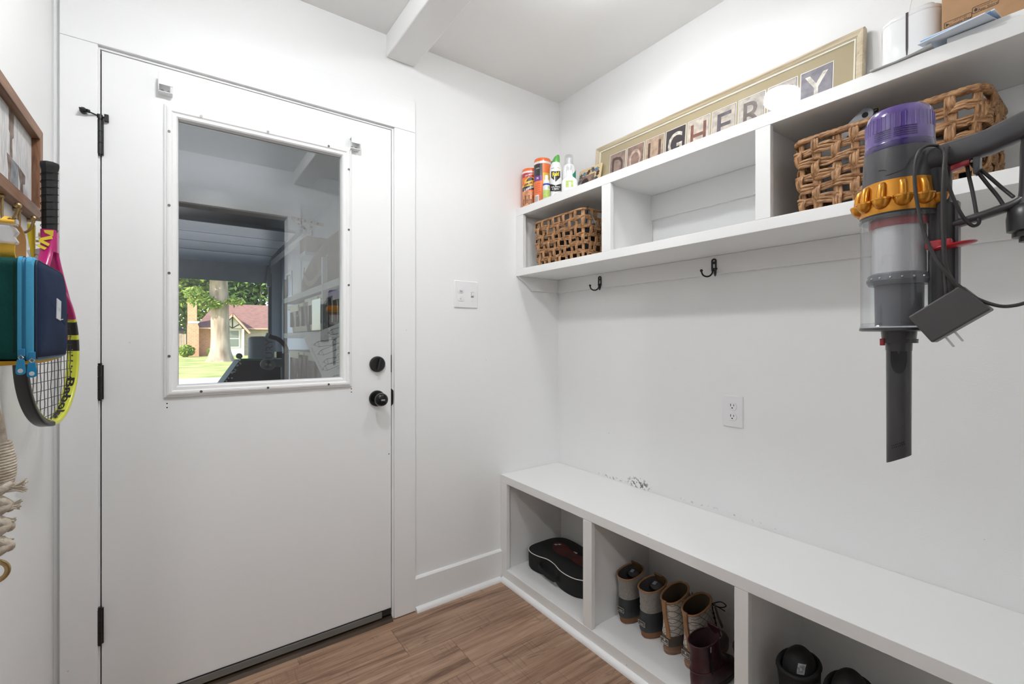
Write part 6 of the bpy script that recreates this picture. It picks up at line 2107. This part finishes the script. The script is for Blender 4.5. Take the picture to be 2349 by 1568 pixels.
# track with brackets
tk = thing('door_track', 'steel garage door track on the right-hand garage wall', 'track', (1.10, 7, 2.3))
MB().box(1.085, 1.125, 5.2, 7.70, 2.29, 2.34).build('rail', M_steel, tk)
MB().tube(smooth_path([(1.105, 7.70, 2.315), (1.105, 7.86, 2.27), (1.105, 7.93, 2.15), (1.105, 7.94, 2.0)], 5), 0.025, 8).build('bend', M_steel, tk, smooth=50)
MB().box(1.06, 1.11, 7.82, 7.92, 1.98, 2.30).build('corner_bracket', mat('grey_bracket', (0.22, 0.23, 0.24), 0.5, 0.5), tk)
# slotted angle iron hanging from the ceiling
M_rust = mat('angle_iron', (0.34, 0.22, 0.13), 0.6, 0.4)
ai = thing('angle_bracket', 'slotted angle-iron hanger carrying the garage door track', 'bracket', (1.10, 5.3, 2.4))
def slotted(p, q_, w=0.035):
    p, q_ = Vector(p), Vector(q_)
    MB().tube([p, q_], 1.0, sec=[(.002, w / 2), (-.002, w / 2), (-.002, -w / 2), (.002, -w / 2)], up=(0, 1, 0)).build('slotted_bar', M_rust, ai)
    n = max(3, int((q_ - p).length / 0.06))
    for i in range(1, n):
        c = p.lerp(q_, i / n)
        MB().box(c.x - .009, c.x + .009, c.y - .005, c.y - .0025, c.z - .009, c.z + .009).build('slot', M_blackhole, ai)
slotted((0.95, 5.3, 2.465), (1.275, 5.3, 2.435))
slotted((1.145, 5.3, 2.44), (1.145, 5.3, 2.30))
slotted((0.965, 5.3, 2.45), (1.13, 5.3, 2.33), 0.02)

# ---- shelving with totes and bag
gs = thing('garage_shelf_unit', 'white storage shelving along the right-hand garage wall', 'shelf', (1.0, 3.9, GZ))
M_gshelf = mat('garage_shelf_white', (0.62, 0.63, 0.64), 0.6)
SXF = 0.75
for z in (0.45, 1.19, 1.50, 2.05):
    if z < 2:
        MB().box(SXF, GXR - .005, 2.62, 4.60, z, z + .045).build('shelf_board', M_gshelf, gs, bevel=0.002)
for y in (2.64, 3.16, 4.57):
    MB().box(SXF - .002, SXF + .03, y - .016, y + .016, GZ, 1.72).build('post', M_gshelf, gs)
    MB().box(GXR - .035, GXR - .005, y - .016, y + .016, GZ, 1.50).build('post', M_gshelf, gs)
M_tote = mat('grey_tote', (0.20, 0.135, 0.095), 0.5, var=0.06)
M_tote2 = mat('taupe_tote', (0.26, 0.215, 0.185), 0.5)
M_lid = mat('cream_lid', (0.62, 0.58, 0.38), 0.5)
def tote(y0, y1, z0, h, m, label, x0=0.78):
    t = thing('storage_tote', label, 'storage tote', ((x0 + 1.2) / 2, (y0 + y1) / 2, z0), 'storage totes on the garage shelving')
    x1 = GXR - .05
    k = 0.03
    MB().loft([[(x0 + k, y0 + k, z0), (x1 - k, y0 + k, z0), (x1 - k, y1 - k, z0), (x0 + k, y1 - k, z0)], [(x0 + .008, y0 + .008, z0 + h), (x1 - .008, y0 + .008, z0 + h), (x1 - .008, y1 - .008, z0 + h), (x0 + .008, y1 - .008, z0 + h)]]).build('tub', m, t, bevel=0.01)
    MB().box(x0 - .008, x1 + .008, y0 - .008, y1 + .008, z0 + h, z0 + h + .03).build('lid', M_lid, t, bevel=0.006)
    for yy in (y0 + .10, (y0 + y1) / 2, y1 - .10):
        MB().box(x0 - .004, x0 + .02, yy - .012, yy + .012, z0 + h * .25, z0 + h * .97).build('rib', m, t)
    MB().box(x0 - .014, x0 - .006, y0 + .15, y1 - .15, z0 + h - .03, z0 + h + .02).build('latch', M_lid, t)
    MB().box(x0 + .006, x0 + .0095, (y0 + y1) / 2 - .03, (y0 + y1) / 2 + .03, z0 + h * .66, z0 + h * .72).build('sticker', M_white_l, t)
tote(3.85, 4.50, 1.236, 0.205, M_tote2, 'grey tote with cream lid on the upper garage shelf, by the door track')
tote(3.22, 3.80, 1.236, 0.225, M_tote, 'brown-grey tote with cream lid on the upper garage shelf beside the post')
tote(3.85, 4.50, 0.496, 0.56, M_tote, 'tall brown tote with cream lid on the lower garage shelf, by the door track')
tote(3.22, 3.80, 0.496, 0.56, M_tote2, 'tall grey tote with cream lid on the lower garage shelf beside the post')
tote(2.68, 3.12, 1.236, 0.22, M_tote, 'brown tote with cream lid on the garage shelf nearest the house door')
# paper sheet taped to the tote by the post
tag(MB().box(0.745, 0.7465, 3.19, 3.43, 1.245, 1.455).build('taped_sheet', M_white_l), 'white printed sheet taped to the shelving post in the garage', 'paper')
# duffel bag on the top shelf
M_duf = mat('brown_canvas', (0.23, 0.15, 0.095), 0.85, var=0.15, vscale=9, bump=0.5, bscale=30)
df = thing('duffel_bag', 'slumped brown canvas duffel bag on top of the garage shelving', 'bag', (1.0, 3.6, 1.546))
b = MB()
rings = []
prof = [(4.52, .10, .06), (4.42, .20, .14), (4.1, .25, .21), (3.8, .26, .26), (3.5, .26, .29), (3.25, .24, .30), (3.08, .22, .25), (2.95, .17, .18), (2.90, .08, .08)]
for k, (y, w, h) in enumerate(prof):
    r_ = []
    for i in range(24):
        a = 2 * pi * i / 24
        wob = 1 + 0.05 * sin(3 * a + k) + 0.04 * sin(5 * a + 2 * k)
        r_.append((1.025 + w * 0.80 * wob * cos(a) * (1.0 if sin(a) > -.3 else 1.05), y + 0.02 * sin(2 * a + k), max(1.547, 1.547 + h * (1 + wob * sin(a)) * 0.78)))
    rings.append(r_)
b.loft(rings)
b.build('bag_body', M_duf, df, smooth=60)
MB().tube(smooth_path([(0.83, 4.1, 1.76), (0.80, 3.95, 1.68), (0.79, 3.7, 1.60), (0.80, 3.4, 1.66), (0.83, 3.3, 1.80)], 6), 1.0, sec=[(.003, .018), (-.003, .018), (-.003, -.018), (.003, -.018)], up=(1, 0, 0)).build('carry_strap', mat('strap_tan', (0.40, 0.34, 0.27), 0.8), df, smooth=40)
lmp = MB().ell((0.98, 3.0, 1.84), (.16, .10, .12), 18, 10)
lmp.build('folded_flap', M_duf, df, smooth=60)
tag(MB().box(0.80, 1.22, 2.64, 2.84, 1.546, 1.90).build('carton', mat('brown_carton', (0.21, 0.16, 0.13), 0.8), bevel=0.004), 'brown carton on top of the garage shelving behind the duffel bag', 'carton')
tag(MB().box(1.02, 1.25, 4.95, 5.25, 2.06, 2.22).build('wooden_block', mat('block_wood', (0.30, 0.20, 0.13), 0.8), bevel=0.003), 'wooden block resting on a ledge under the door track', 'block')
struct(MB().box(1.0, GXR, 4.9, 5.3, 2.02, 2.06).build('trim_ledge', M_gwall))
# pole-like coiled hose on the wall beyond the shelf
hz = MB()
for k in range(4):
    hz.tube([(GXR - .05 - .012 * k, 5.1 + .11 * cos(2 * pi * i / 20), 1.33 + .17 * sin(2 * pi * i / 20)) for i in range(20)], 0.009, 6, closed=True)
ho_ = hz.build('hose_coil', mat('yellow_hose', (0.55, 0.52, 0.25), 0.5), smooth=60)
tag(ho_, 'coil of pale yellow hose hung on the garage wall', 'hose')

# ---- board with pencil drawings, leaning near the door
pbd = thing('drawing_board', 'tilted white board covered with marker drawings of pencils in the garage', 'drawing', (0.65, 2.5, 0.9))
P0, P1, P2 = Vector((0.504, 2.50, 1.190)), Vector((0.693, 2.50, 1.275)), Vector((0.599, 2.50, 0.980))
du = (P1 - P0).normalized()
dv = Vector((du.z, 0, -du.x))           # down the left edge
b = MB()
W_, H_ = 0.52, 0.62
pts = [P0, P0 + du * W_, P0 + du * W_ + dv * H_, P0 + dv * H_]
b.add([p for p in pts] + [p + Vector((0, .006, 0)) for p in pts], [(0, 3, 2, 1), (4, 5, 6, 7), (0, 1, 5, 4), (1, 2, 6, 5), (2, 3, 7, 6), (3, 0, 4, 7)])
b.build('board', mat('white_board', (0.84, 0.83, 0.80), 0.6, var=0.03), pbd)
M_marker = mat('black_marker', (0.008, 0.008, 0.008), 0.5)
def pencil(cx_, cz_, L_, w, ang):
    """outline drawing of a pencil, tip to the left; coordinates relative to the board corner in world x / z"""
    b = MB()
    ca, sa = cos(R(ang)), sin(R(ang))
    def T(u, v):
        return (P0.x + cx_ + u * ca - v * sa, 2.4985, P0.z + cz_ + u * sa + v * ca)
    o = [(0, 0), (.025, w), (.025 + L_, w), (.025 + L_, -w), (.025, -w)]
    b.tube([T(*p) for p in o], 0.0011, 5, closed=True)
    zig = [(.030, w), (.022, w * .5), (.030, w * .2), (.022, -w * .2), (.030, -w * .6), (.026, -w)]
    b.tube([T(*p) for p in zig], 0.0008, 5)
    b.tube([T(.008, w * .35), T(.010, 0), T(.008, -w * .35)], 0.0010, 5)
    b.build('pencil_drawing', M_marker, pbd)
for k, (a, c) in enumerate(((.045, -.035), (.115, .025), (.065, -.085), (.135, -.030), (.090, -.125), (.150, -.065), (.085, -.165), (.15, -.11), (.125, -.215), (.165, -.160), (.15, -.26), (.215, .01), (.22, -.05), (.23, -.11), (.24, -.17), (.245, -.24))):
    pencil(a, c, .085 + .01 * (k % 3), .014, 8 + 7 * (k % 4))
text_plane('note_lettering', 'welcome to our class', 0.014, P0 + dv * 0.12 + du * 0.012 + Vector((0, -.0012, 0)), dv, -du, mat('pencil_grey', (0.45, 0.45, 0.45), 0.7), pbd)

# ---- training bag, exercise machine, chest
M_bagg = mat('grey_vinyl', (0.34, 0.355, 0.375), 0.5, bump=0.1, bscale=20)
tb_ = thing('training_bag', 'grey free-standing training bag with vertical lettering in the garage', 'punching bag', (0.80, 6.25, GZ))
MB().lathe([(.125, .55), (.145, .58), (.15, .62), (.15, 1.16), (.145, 1.195), (.12, 1.212), (.001, 1.215)], 0.795, 6.25, 36).build('padded_bag', M_bagg, tb_, smooth=50)
MB().lathe([(.24, GZ), (.25, GZ + .05), (.20, .30), (.09, .42), (.075, .55)], 0.795, 6.25, 32).build('base', mat('bag_base', (0.03, 0.03, 0.032), 0.5), tb_, smooth=40)
vs, fs = text_geo('CENTURY', 0.125, 1.0, 0.001)
tbm = MB()
va2 = view_ang(0.795, 6.25)
tbm.add([(0.795 + .152 * cos(va2 + 0.55 - v / .152), 6.25 + .152 * sin(va2 + 0.55 - v / .152), 0.90 + u) for u, v in vs], fs)
tbm.build('lettering', mat('bag_letter', (0.13, 0.135, 0.145), 0.6), tb_, fix=False)

em = thing('exercise_machine', 'grey exercise machine with curved black handle and pulley wheels in the garage', 'exercise machine', (0.65, 4.0, GZ))
M_mgrey = mat('machine_grey', (0.20, 0.215, 0.23), 0.4, 0.3)
MB().box(0.640, 0.692, 3.96, 4.04, GZ + .05, 1.07).build('upright', M_mgrey, em, bevel=0.006)
MB().box(0.50, 0.75, 3.80, 4.20, GZ, GZ + .05).build('foot', M_mgrey, em, bevel=0.006)
MB().tube(smooth_path([(0.672, 4.0, 1.05), (0.678, 4.0, 1.10), (0.655, 4.0, 1.150), (0.615, 4.0, 1.185), (0.575, 4.0, 1.198), (0.545, 4.0, 1.213)], 5), 0.017, 10).build('handle', M_black, em, smooth=60)
MB().tube([(0.553, 4.0, 1.210), (0.533, 4.0, 1.217)], 0.0185, 12).build('handle_cap', mat('mint_cap', (0.5, 0.6, 0.55), 0.5), em, smooth=40)
MB().box(0.57, 0.645, 3.975, 4.025, 0.965, 1.025).build('pulley_arm', M_mgrey, em, bevel=0.004)
MB().box(0.60, 0.640, 3.95, 4.05, 1.035, 1.085).build('clamp', M_black, em, bevel=0.004)
for (x, z) in ((0.530, 0.990), (0.555, 0.985)):
    MB().tube([(x, 3.95, z), (x, 3.955, z), (x, 3.975, z), (x, 3.98, z)], [.034, .040, .040, .034], 28).build('pulley_wheel', mat('pulley_grey', (0.26, 0.255, 0.25), 0.4), em, smooth=30)
    MB().tube([(x, 3.944, z), (x, 3.985, z)], 0.010, 12).build('axle', M_steel, em)
ck = thing('equipment_chest', 'black equipment chest with speckled sloping end and green bar on top', 'chest', (0.45, 4.6, GZ))
M_chest = mat('black_chest', (0.018, 0.019, 0.020), 0.5)
MB().prism([(0.20, 0.70), (0.395, 1.000), (0.74, 0.995), (0.74, GZ), (0.20, GZ)], 'Y', 4.45, 4.85).build('chest_body', M_chest, ck, bevel=0.006)
sp = MB()
rr = random.Random(5)
for i in range(26):
    t_ = rr.random()
    y_ = 4.46 + .02 * rr.random()
    x_, z_ = 0.205 + 0.185 * t_, 0.71 + 0.285 * t_
    MB().ell((x_ + rr.uniform(0, .03), 4.449, z_ - rr.uniform(0.0, .03)), (.007, .002, .007), 8, 6).build('chrome_speckle', mat('chrome', (0.7, 0.7, 0.7), 0.2, 1.0), ck)
MB().box(0.40, 0.565, 4.40, 4.50, 1.000, 1.018).build('green_bar', mat('green_bar', (0.03, 0.22, 0.11), 0.5), ck, bevel=0.004)
MB().tube([(0.398, 4.47, 1.04), (0.398, 4.50, 1.04)], 0.024, 20).build('knob_disc', M_mgrey, ck, smooth=40)

# ================================================================== OUTSIDE
def ground_mat(name, a, b_, sc, rough=0.95):
    return mat(name, a, rough, c2=b_, vscale=sc, bump=0.5, bscale=40)
M_lawn = ground_mat('lawn', (0.22, 0.27, 0.07), (0.42, 0.43, 0.16), 0.9)
M_drive = ground_mat('driveway', (0.40, 0.39, 0.38), (0.50, 0.49, 0.48), 2.0)
struct(MB().box(-40, 60, 8.15, 120, -0.40, -0.16).build('ground_lawn', M_lawn))
struct(MB().box(-6, 3.0, 8.15, 18.5, -0.17, -0.13).build('ground_driveway', M_drive))

def leaf_mat(name, a, b_, c_):
    if name in MATS:
        return MATS[name]
    m, nt, p, L = _nodes(name)
    p.inputs['Roughness'].default_value = 0.6
    geo = nt.nodes.new('ShaderNodeNewGeometry')
    r = nt.nodes.new('ShaderNodeValToRGB')
    r.color_ramp.elements[0].color = (*a, 1)
    r.color_ramp.elements[1].color = (*c_, 1)
    k = r.color_ramp.elements.new(0.5)
    k.color = (*b_, 1)
    L.new(geo.outputs['Random Per Island'], r.inputs[0])
    L.new(r.outputs[0], p.inputs['Base Color'])
    tr = nt.nodes.new('ShaderNodeBsdfTranslucent')
    L.new(r.outputs[0], tr.inputs[0])
    mx = nt.nodes.new('ShaderNodeMixShader')
    mx.inputs[0].default_value = 0.35
    L.new(p.outputs[0], mx.inputs[1])
    L.new(tr.outputs[0], mx.inputs[2])
    L.new(mx.outputs[0], nt.nodes['Material Output'].inputs[0])
    MATS[name] = m
    return m
M_leafd = leaf_mat('leaves_dark', (0.025, 0.07, 0.015), (0.07, 0.15, 0.03), (0.17, 0.27, 0.06))
M_leafl = leaf_mat('leaves_light', (0.10, 0.19, 0.03), (0.24, 0.35, 0.06), (0.42, 0.50, 0.11))
M_bark = mat('bark', (0.20, 0.15, 0.11), 0.95, c2=(0.42, 0.34, 0.26), vscale=3.0, bump=1.0, bscale=7, stretch=(1, 1, 0.25))

def leaf_cloud(name, blobs, n, size, m, parent, seed):
    g = np.random.default_rng(seed)
    wts = np.array([b[3] * b[4] * b[5] for b in blobs]) ** 0.7
    idx = g.choice(len(blobs), n, p=wts / wts.sum())
    B = np.array(blobs)[idx]
    d = g.normal(size=(n, 3))
    d /= np.linalg.norm(d, axis=1)[:, None]
    r = g.random(n)[:, None] ** 0.4
    P = B[:, :3] + d * r * B[:, 3:6]
    a = g.normal(size=(n, 3))
    a /= np.linalg.norm(a, axis=1)[:, None]
    c = np.cross(a, g.normal(size=(n, 3)))
    c /= np.linalg.norm(c, axis=1)[:, None]
    s = size * (0.6 + 0.8 * g.random(n))[:, None]
    V = np.stack([P - a * s, P + c * s * .5, P + a * s, P - c * s * .5], 1).reshape(-1, 3)
    me = bpy.data.meshes.new(name)
    me.vertices.add(4 * n)
    me.vertices.foreach_set('co', V.astype(np.float32).ravel())
    me.loops.add(4 * n)
    me.loops.foreach_set('vertex_index', np.arange(4 * n, dtype=np.int32))
    me.polygons.add(n)
    me.polygons.foreach_set('loop_start', np.arange(0, 4 * n, 4, dtype=np.int32))
    me.materials.append(m)
    me.update(calc_edges=True)
    o = bpy.data.objects.new(name, me)
    col.objects.link(o)
    if parent:
        o.parent = parent
        o.matrix_parent_inverse = parent_world(parent).inverted()
    o['kind'] = 'stuff'
    return o

# big tree on the lawn
TX, TY, TZ = 1.86, 32.0, -0.16
tr = thing('oak_tree', 'big tree with thick sunlit trunk on the lawn before the brick house', 'tree', (TX, TY, TZ))
b = MB()
rings = []
for (z, r, dx) in ((-.2, .85, .06), (.15, .64, .05), (.6, .53, .03), (1.4, .475, .01), (2.4, .455, 0), (3.2, .47, -.02), (3.5, .50, -.04), (3.9, .455, -.04), (4.8, .44, -.05), (6.5, .42, -.05), (9, .40, 0)):
    r_ = []
    for i in range(28):
        a = 2 * pi * i / 28
        k = 1 + 0.035 * sin(7 * a + z) + 0.03 * sin(11 * a - z * 2) + (0.16 * max(0, cos(4 * a + .5)) * max(0, .6 - z))
        r_.append((TX + dx + r * k * cos(a), TY + r * k * sin(a), TZ + z))
    rings.append(r_)
b.loft(rings)
b.build('trunk', M_bark, tr, smooth=60)
lb_ = MB()
lb_.tube(smooth_path([(TX - .35, TY - .2, 3.35), (TX - .75, TY - .4, 3.15), (TX - 1.2, TY - .6, 3.4)], 5), [0.07] * 6 + [0.04] * 5, 8)
lb_.tube(smooth_path([(TX + .30, TY - .2, 3.55), (TX + .8, TY - .4, 3.45), (TX + 1.1, TY - .5, 3.6)], 5), [0.05] * 11, 8)
lb_.build('low_branch', M_bark, tr, smooth=60)
leaf_cloud('low_leaves', [(TX - .95, TY - .6, 3.35, .75, .4, .40), (TX - .30, TY - .6, 3.15, .45, .3, .28), (TX + .75, TY - .6, 3.35, .55, .3, .28), (TX - 1.3, TY - .6, 3.75, .5, .4, .4)], 900, 0.10, M_leafl, tr, 5)
leaf_cloud('crown', [(TX - 3, TY, 9.5, 3.5, 3, 2.0), (TX + 3, TY, 9.6, 3.5, 3, 2.0), (TX, TY, 11, 4, 3, 2.2), (TX - 1.4, TY - 1, 5.4, 1.4, 1, .75)], 6000, 0.25, M_leafl, tr, 6)

# wall of trees behind the house
for i, (x, y, z, rx_, rz_, m_, lab) in enumerate(((-6.8, 61, 5.5, 5, 6.5, M_leafd, 'broad dark tree standing behind the brick chimney'), (0.5, 68, 7.0, 6, 6.5, M_leafl, 'bright green tree rising behind the chimney and roof'),
                                                  (7.5, 60, 7.5, 6, 6.2, M_leafd, 'dark leafy tree rising behind the shingled roof'), (14.0, 66.5, 8.0, 5.5, 6.5, M_leafl, 'light green tree beyond the end of the roof'),
                                                  (-4.0, 50, 2.4, 2.4, 3.4, M_leafl, 'bushy small tree growing beside the wooden fence'))):
    t = thing('background_tree', lab, 'tree', (x, y, -.2), 'trees behind the house')
    MB().tube([(x, y, -.3), (x, y, z)], [0.3, 0.12], 10).build('trunk', M_bark, t, smooth=60)
    g = random.Random(i + 20)
    bl = [(x + g.uniform(-.7, .7) * rx_, y + g.uniform(-2, 1), z + g.uniform(-.75, .7) * rz_, rx_ * .42, 1.6, rz_ * .30) for _ in range(12)] + [(x, y, z, rx_ * .7, 1.8, rz_ * .75)]
    leaf_cloud('crown', bl, 9000, 0.30, m_, t, i + 40)

# brick house
hs = thing('brick_house', 'brick house with red-brown shingle roof and small timbered gable across the lawn', 'house', (4, 45, -.2))
HY = 43.0
M_brick_r = brick_mat('red_brick', (0.50, 0.23, 0.12), (0.62, 0.31, 0.17), (0.55, 0.45, 0.36), 2.1)
M_brick_g = brick_mat('pale_brick', (0.40, 0.33, 0.27), (0.50, 0.42, 0.34), (0.50, 0.45, 0.40), 2.1)
M_roof = mat('shingles', (0.17, 0.088, 0.075), 0.9, c2=(0.26, 0.14, 0.115), vscale=3.5, bump=0.4, bscale=30, stretch=(1, 1, 4))
M_fascia = mat('fascia_trim', (0.55, 0.36, 0.26), 0.7)
M_stucco = mat('cream_stucco', (0.70, 0.68, 0.60), 0.8)
MB().box(1.00, 2.9, HY, HY + 6, -.3, 2.05).build('brick_wall', M_brick_r, hs)
MB().box(2.9, 3.95, HY - .6, HY + 6, -.3, 2.05).build('stucco_wall', M_stucco, hs)
MB().box(3.95, 9.5, HY, HY + 6, -.3, 2.05).build('brick_wall', M_brick_g, hs)
rf = MB()
def slab(pts, th=.10):
    P = [Vector(p) for p in pts]
    nn = (P[1] - P[0]).cross(P[2] - P[0]).normalized()
    if nn.z < 0:
        nn = -nn
    n = len(P)
    rf.add(P + [p - nn * th for p in P], [tuple(range(n)), tuple(range(n, 2 * n))[::-1]] + [(i, (i + 1) % n, n + (i + 1) % n, n + i) for i in range(n)])
slab([(0.85, HY - .5, 2.03), (9.8, HY - .5, 2.03), (9.8, HY + 3.2, 4.15), (2.4, HY + 3.2, 4.15)])
slab([(9.8, HY + 7, 2.0), (0.85, HY + 7, 2.0), (2.4, HY + 3.2, 4.15), (9.8, HY + 3.2, 4.15)])
slab([(0.85, HY - .5, 2.03), (2.4, HY + 3.2, 4.15), (0.85, HY + 7, 2.0)])
rfo = rf.build('roof', M_roof, hs)
MB().box(0.85, 2.85, HY - .56, HY - .46, 1.93, 2.04).build('fascia', M_fascia, hs)
MB().box(4.35, 9.8, HY - .56, HY - .46, 1.93, 2.04).build('fascia', M_fascia, hs)
# timbered gable
GYg = HY - 1.0
MB().prism([(2.62, 2.02), (3.25, 3.02), (3.95, 2.02)], 'Y', GYg, GYg + .1).build('gable_face', M_stucco, hs)
M_timber = mat('dark_timber', (0.045, 0.028, 0.02), 0.7)
for (p, q_) in (((3.27, 2.0), (3.27, 3.0)), ((2.85, 2.3), (3.27, 2.0)), ((3.70, 2.3), (3.27, 2.0)), ((2.80, 2.28), (3.2, 2.85))):
    MB().tube([(p[0], GYg - .03, p[1]), (q_[0], GYg - .03, q_[1])], 0.035, 6).build('timber', M_timber, hs)
gb = MB()
for (p, q_) in (((2.52, 2.28), (3.30, 3.12)), ((3.25, 3.12), (4.45, 1.62))):
    p, q_ = Vector((p[0], 0, p[1])), Vector((q_[0], 0, q_[1]))
    d = (q_ - p).normalized()
    nn = Vector((-d.z, 0, d.x))
    if nn.z < 0:
        nn = -nn
    P = [p, q_, q_ + nn * .10, p + nn * .10]
    gb.add([(v.x, GYg - .35, v.z) for v in P] + [(v.x, GYg + 2.2, v.z) for v in P], [(0, 1, 2, 3), (4, 7, 6, 5), (0, 4, 5, 1), (1, 5, 6, 2), (2, 6, 7, 3), (3, 7, 4, 0)])
gb.build('gable_roof', M_roof, hs)
fb = MB()
for (p, q_) in (((2.50, 2.22), (3.27, 3.04)), ((3.27, 3.04), (4.42, 1.60))):
    fb.tube([(p[0], GYg - .38, p[1]), (q_[0], GYg - .38, q_[1])], 1.0, sec=[(.07, .03), (-.07, .03), (-.07, -.03), (.07, -.03)], up=(0, 0, 1))
fb.build('barge_board', M_fascia, hs)
MB().box(3.92, 4.05, GYg - .2, GYg, -.3, 1.95).build('porch_post', M_stucco, hs)
# window
wo = MB().box(2.98, 3.80, HY - .66, HY - .60, .48, 1.90).build('window', mat('window_trim', (0.78, 0.76, 0.72), 0.6), hs)
for (a, b_) in ((.55, 1.16), (1.22, 1.83)):
    MB().box(3.05, 3.73, HY - .67, HY - .655, a, b_).build('pane', mat('house_glass', (0.16, 0.19, 0.17), 0.15), wo)
# chimney
ch_ = MB().box(0.40, 0.98, HY - .9, HY - .1, 1.9, 4.55).build('chimney', M_brick_r, hs)
MB().prism([(0.38, -.3), (0.38, 2.2), (0.42, 2.35), (1.00, 2.35), (1.10, 2.1), (1.10, -.3)], 'Y', HY - .95, HY - .05).build('chimney_base', M_brick_r, ch_)
MB().box(0.36, 1.02, HY - .94, HY - .06, 4.5, 4.62).build('chimney_cap', M_brick_r, ch_)
MB().box(0.50, 0.88, HY - .7, HY - .3, 4.62, 4.84).build('flue', mat('flue_dark', (0.10, 0.08, 0.07), 0.7), ch_)
MB().box(0.42, 1.06, HY - .97, HY - .93, 2.32, 2.50).build('flashing', mat('flashing', (0.5, 0.52, 0.55), 0.4, 0.5), ch_)
# shrubs, neighbour roof, fence
for (x, y, z, r, lab) in ((0.3, 41.0, 0.3, .55, 'green shrub at the foot of the brick chimney'), (2.0, 41.6, 0.2, .42, 'small bright shrub against the brick wall beside the trunk')):
    t = thing('shrub', lab, 'shrub', (x, y, -.2), 'shrubs along the house')
    MB().tube([(x, y, -.3), (x, y, z)], 0.05, 6).build('stem', M_bark, t)
    leaf_cloud('foliage', [(x, y, z, r, r, r * .8)], 900, 0.09, M_leafl, t, int(x * 10) + 90)
fe = thing('board_fence', 'grey wooden board fence beside the brick chimney', 'fence', (-2, 46, -.2))
for i in range(26):
    x = -3.6 + .152 * i
    MB().box(x, x + .14, 46, 46.03, -.3, 1.55 + .02 * (i % 3)).build('board', mat('fence_grey', (0.30, 0.26, 0.21), 0.9, var=0.2, vscale=2), fe)
nh = thing('neighbour_house', 'dark-roofed neighbouring house behind the wooden fence', 'house', (-3.5, 56, -.2))
MB().box(-6.5, 0.2, 53, 55.6, -.3, 2.0).build('wall', M_brick_g, nh)
MB().prism([(-7, 1.95), (-3.2, 3.6), (.6, 1.95)], 'Y', 52.7, 56).build('roof', mat('dark_shingles', (0.10, 0.085, 0.10), 0.9, var=0.2, vscale=4), nh)
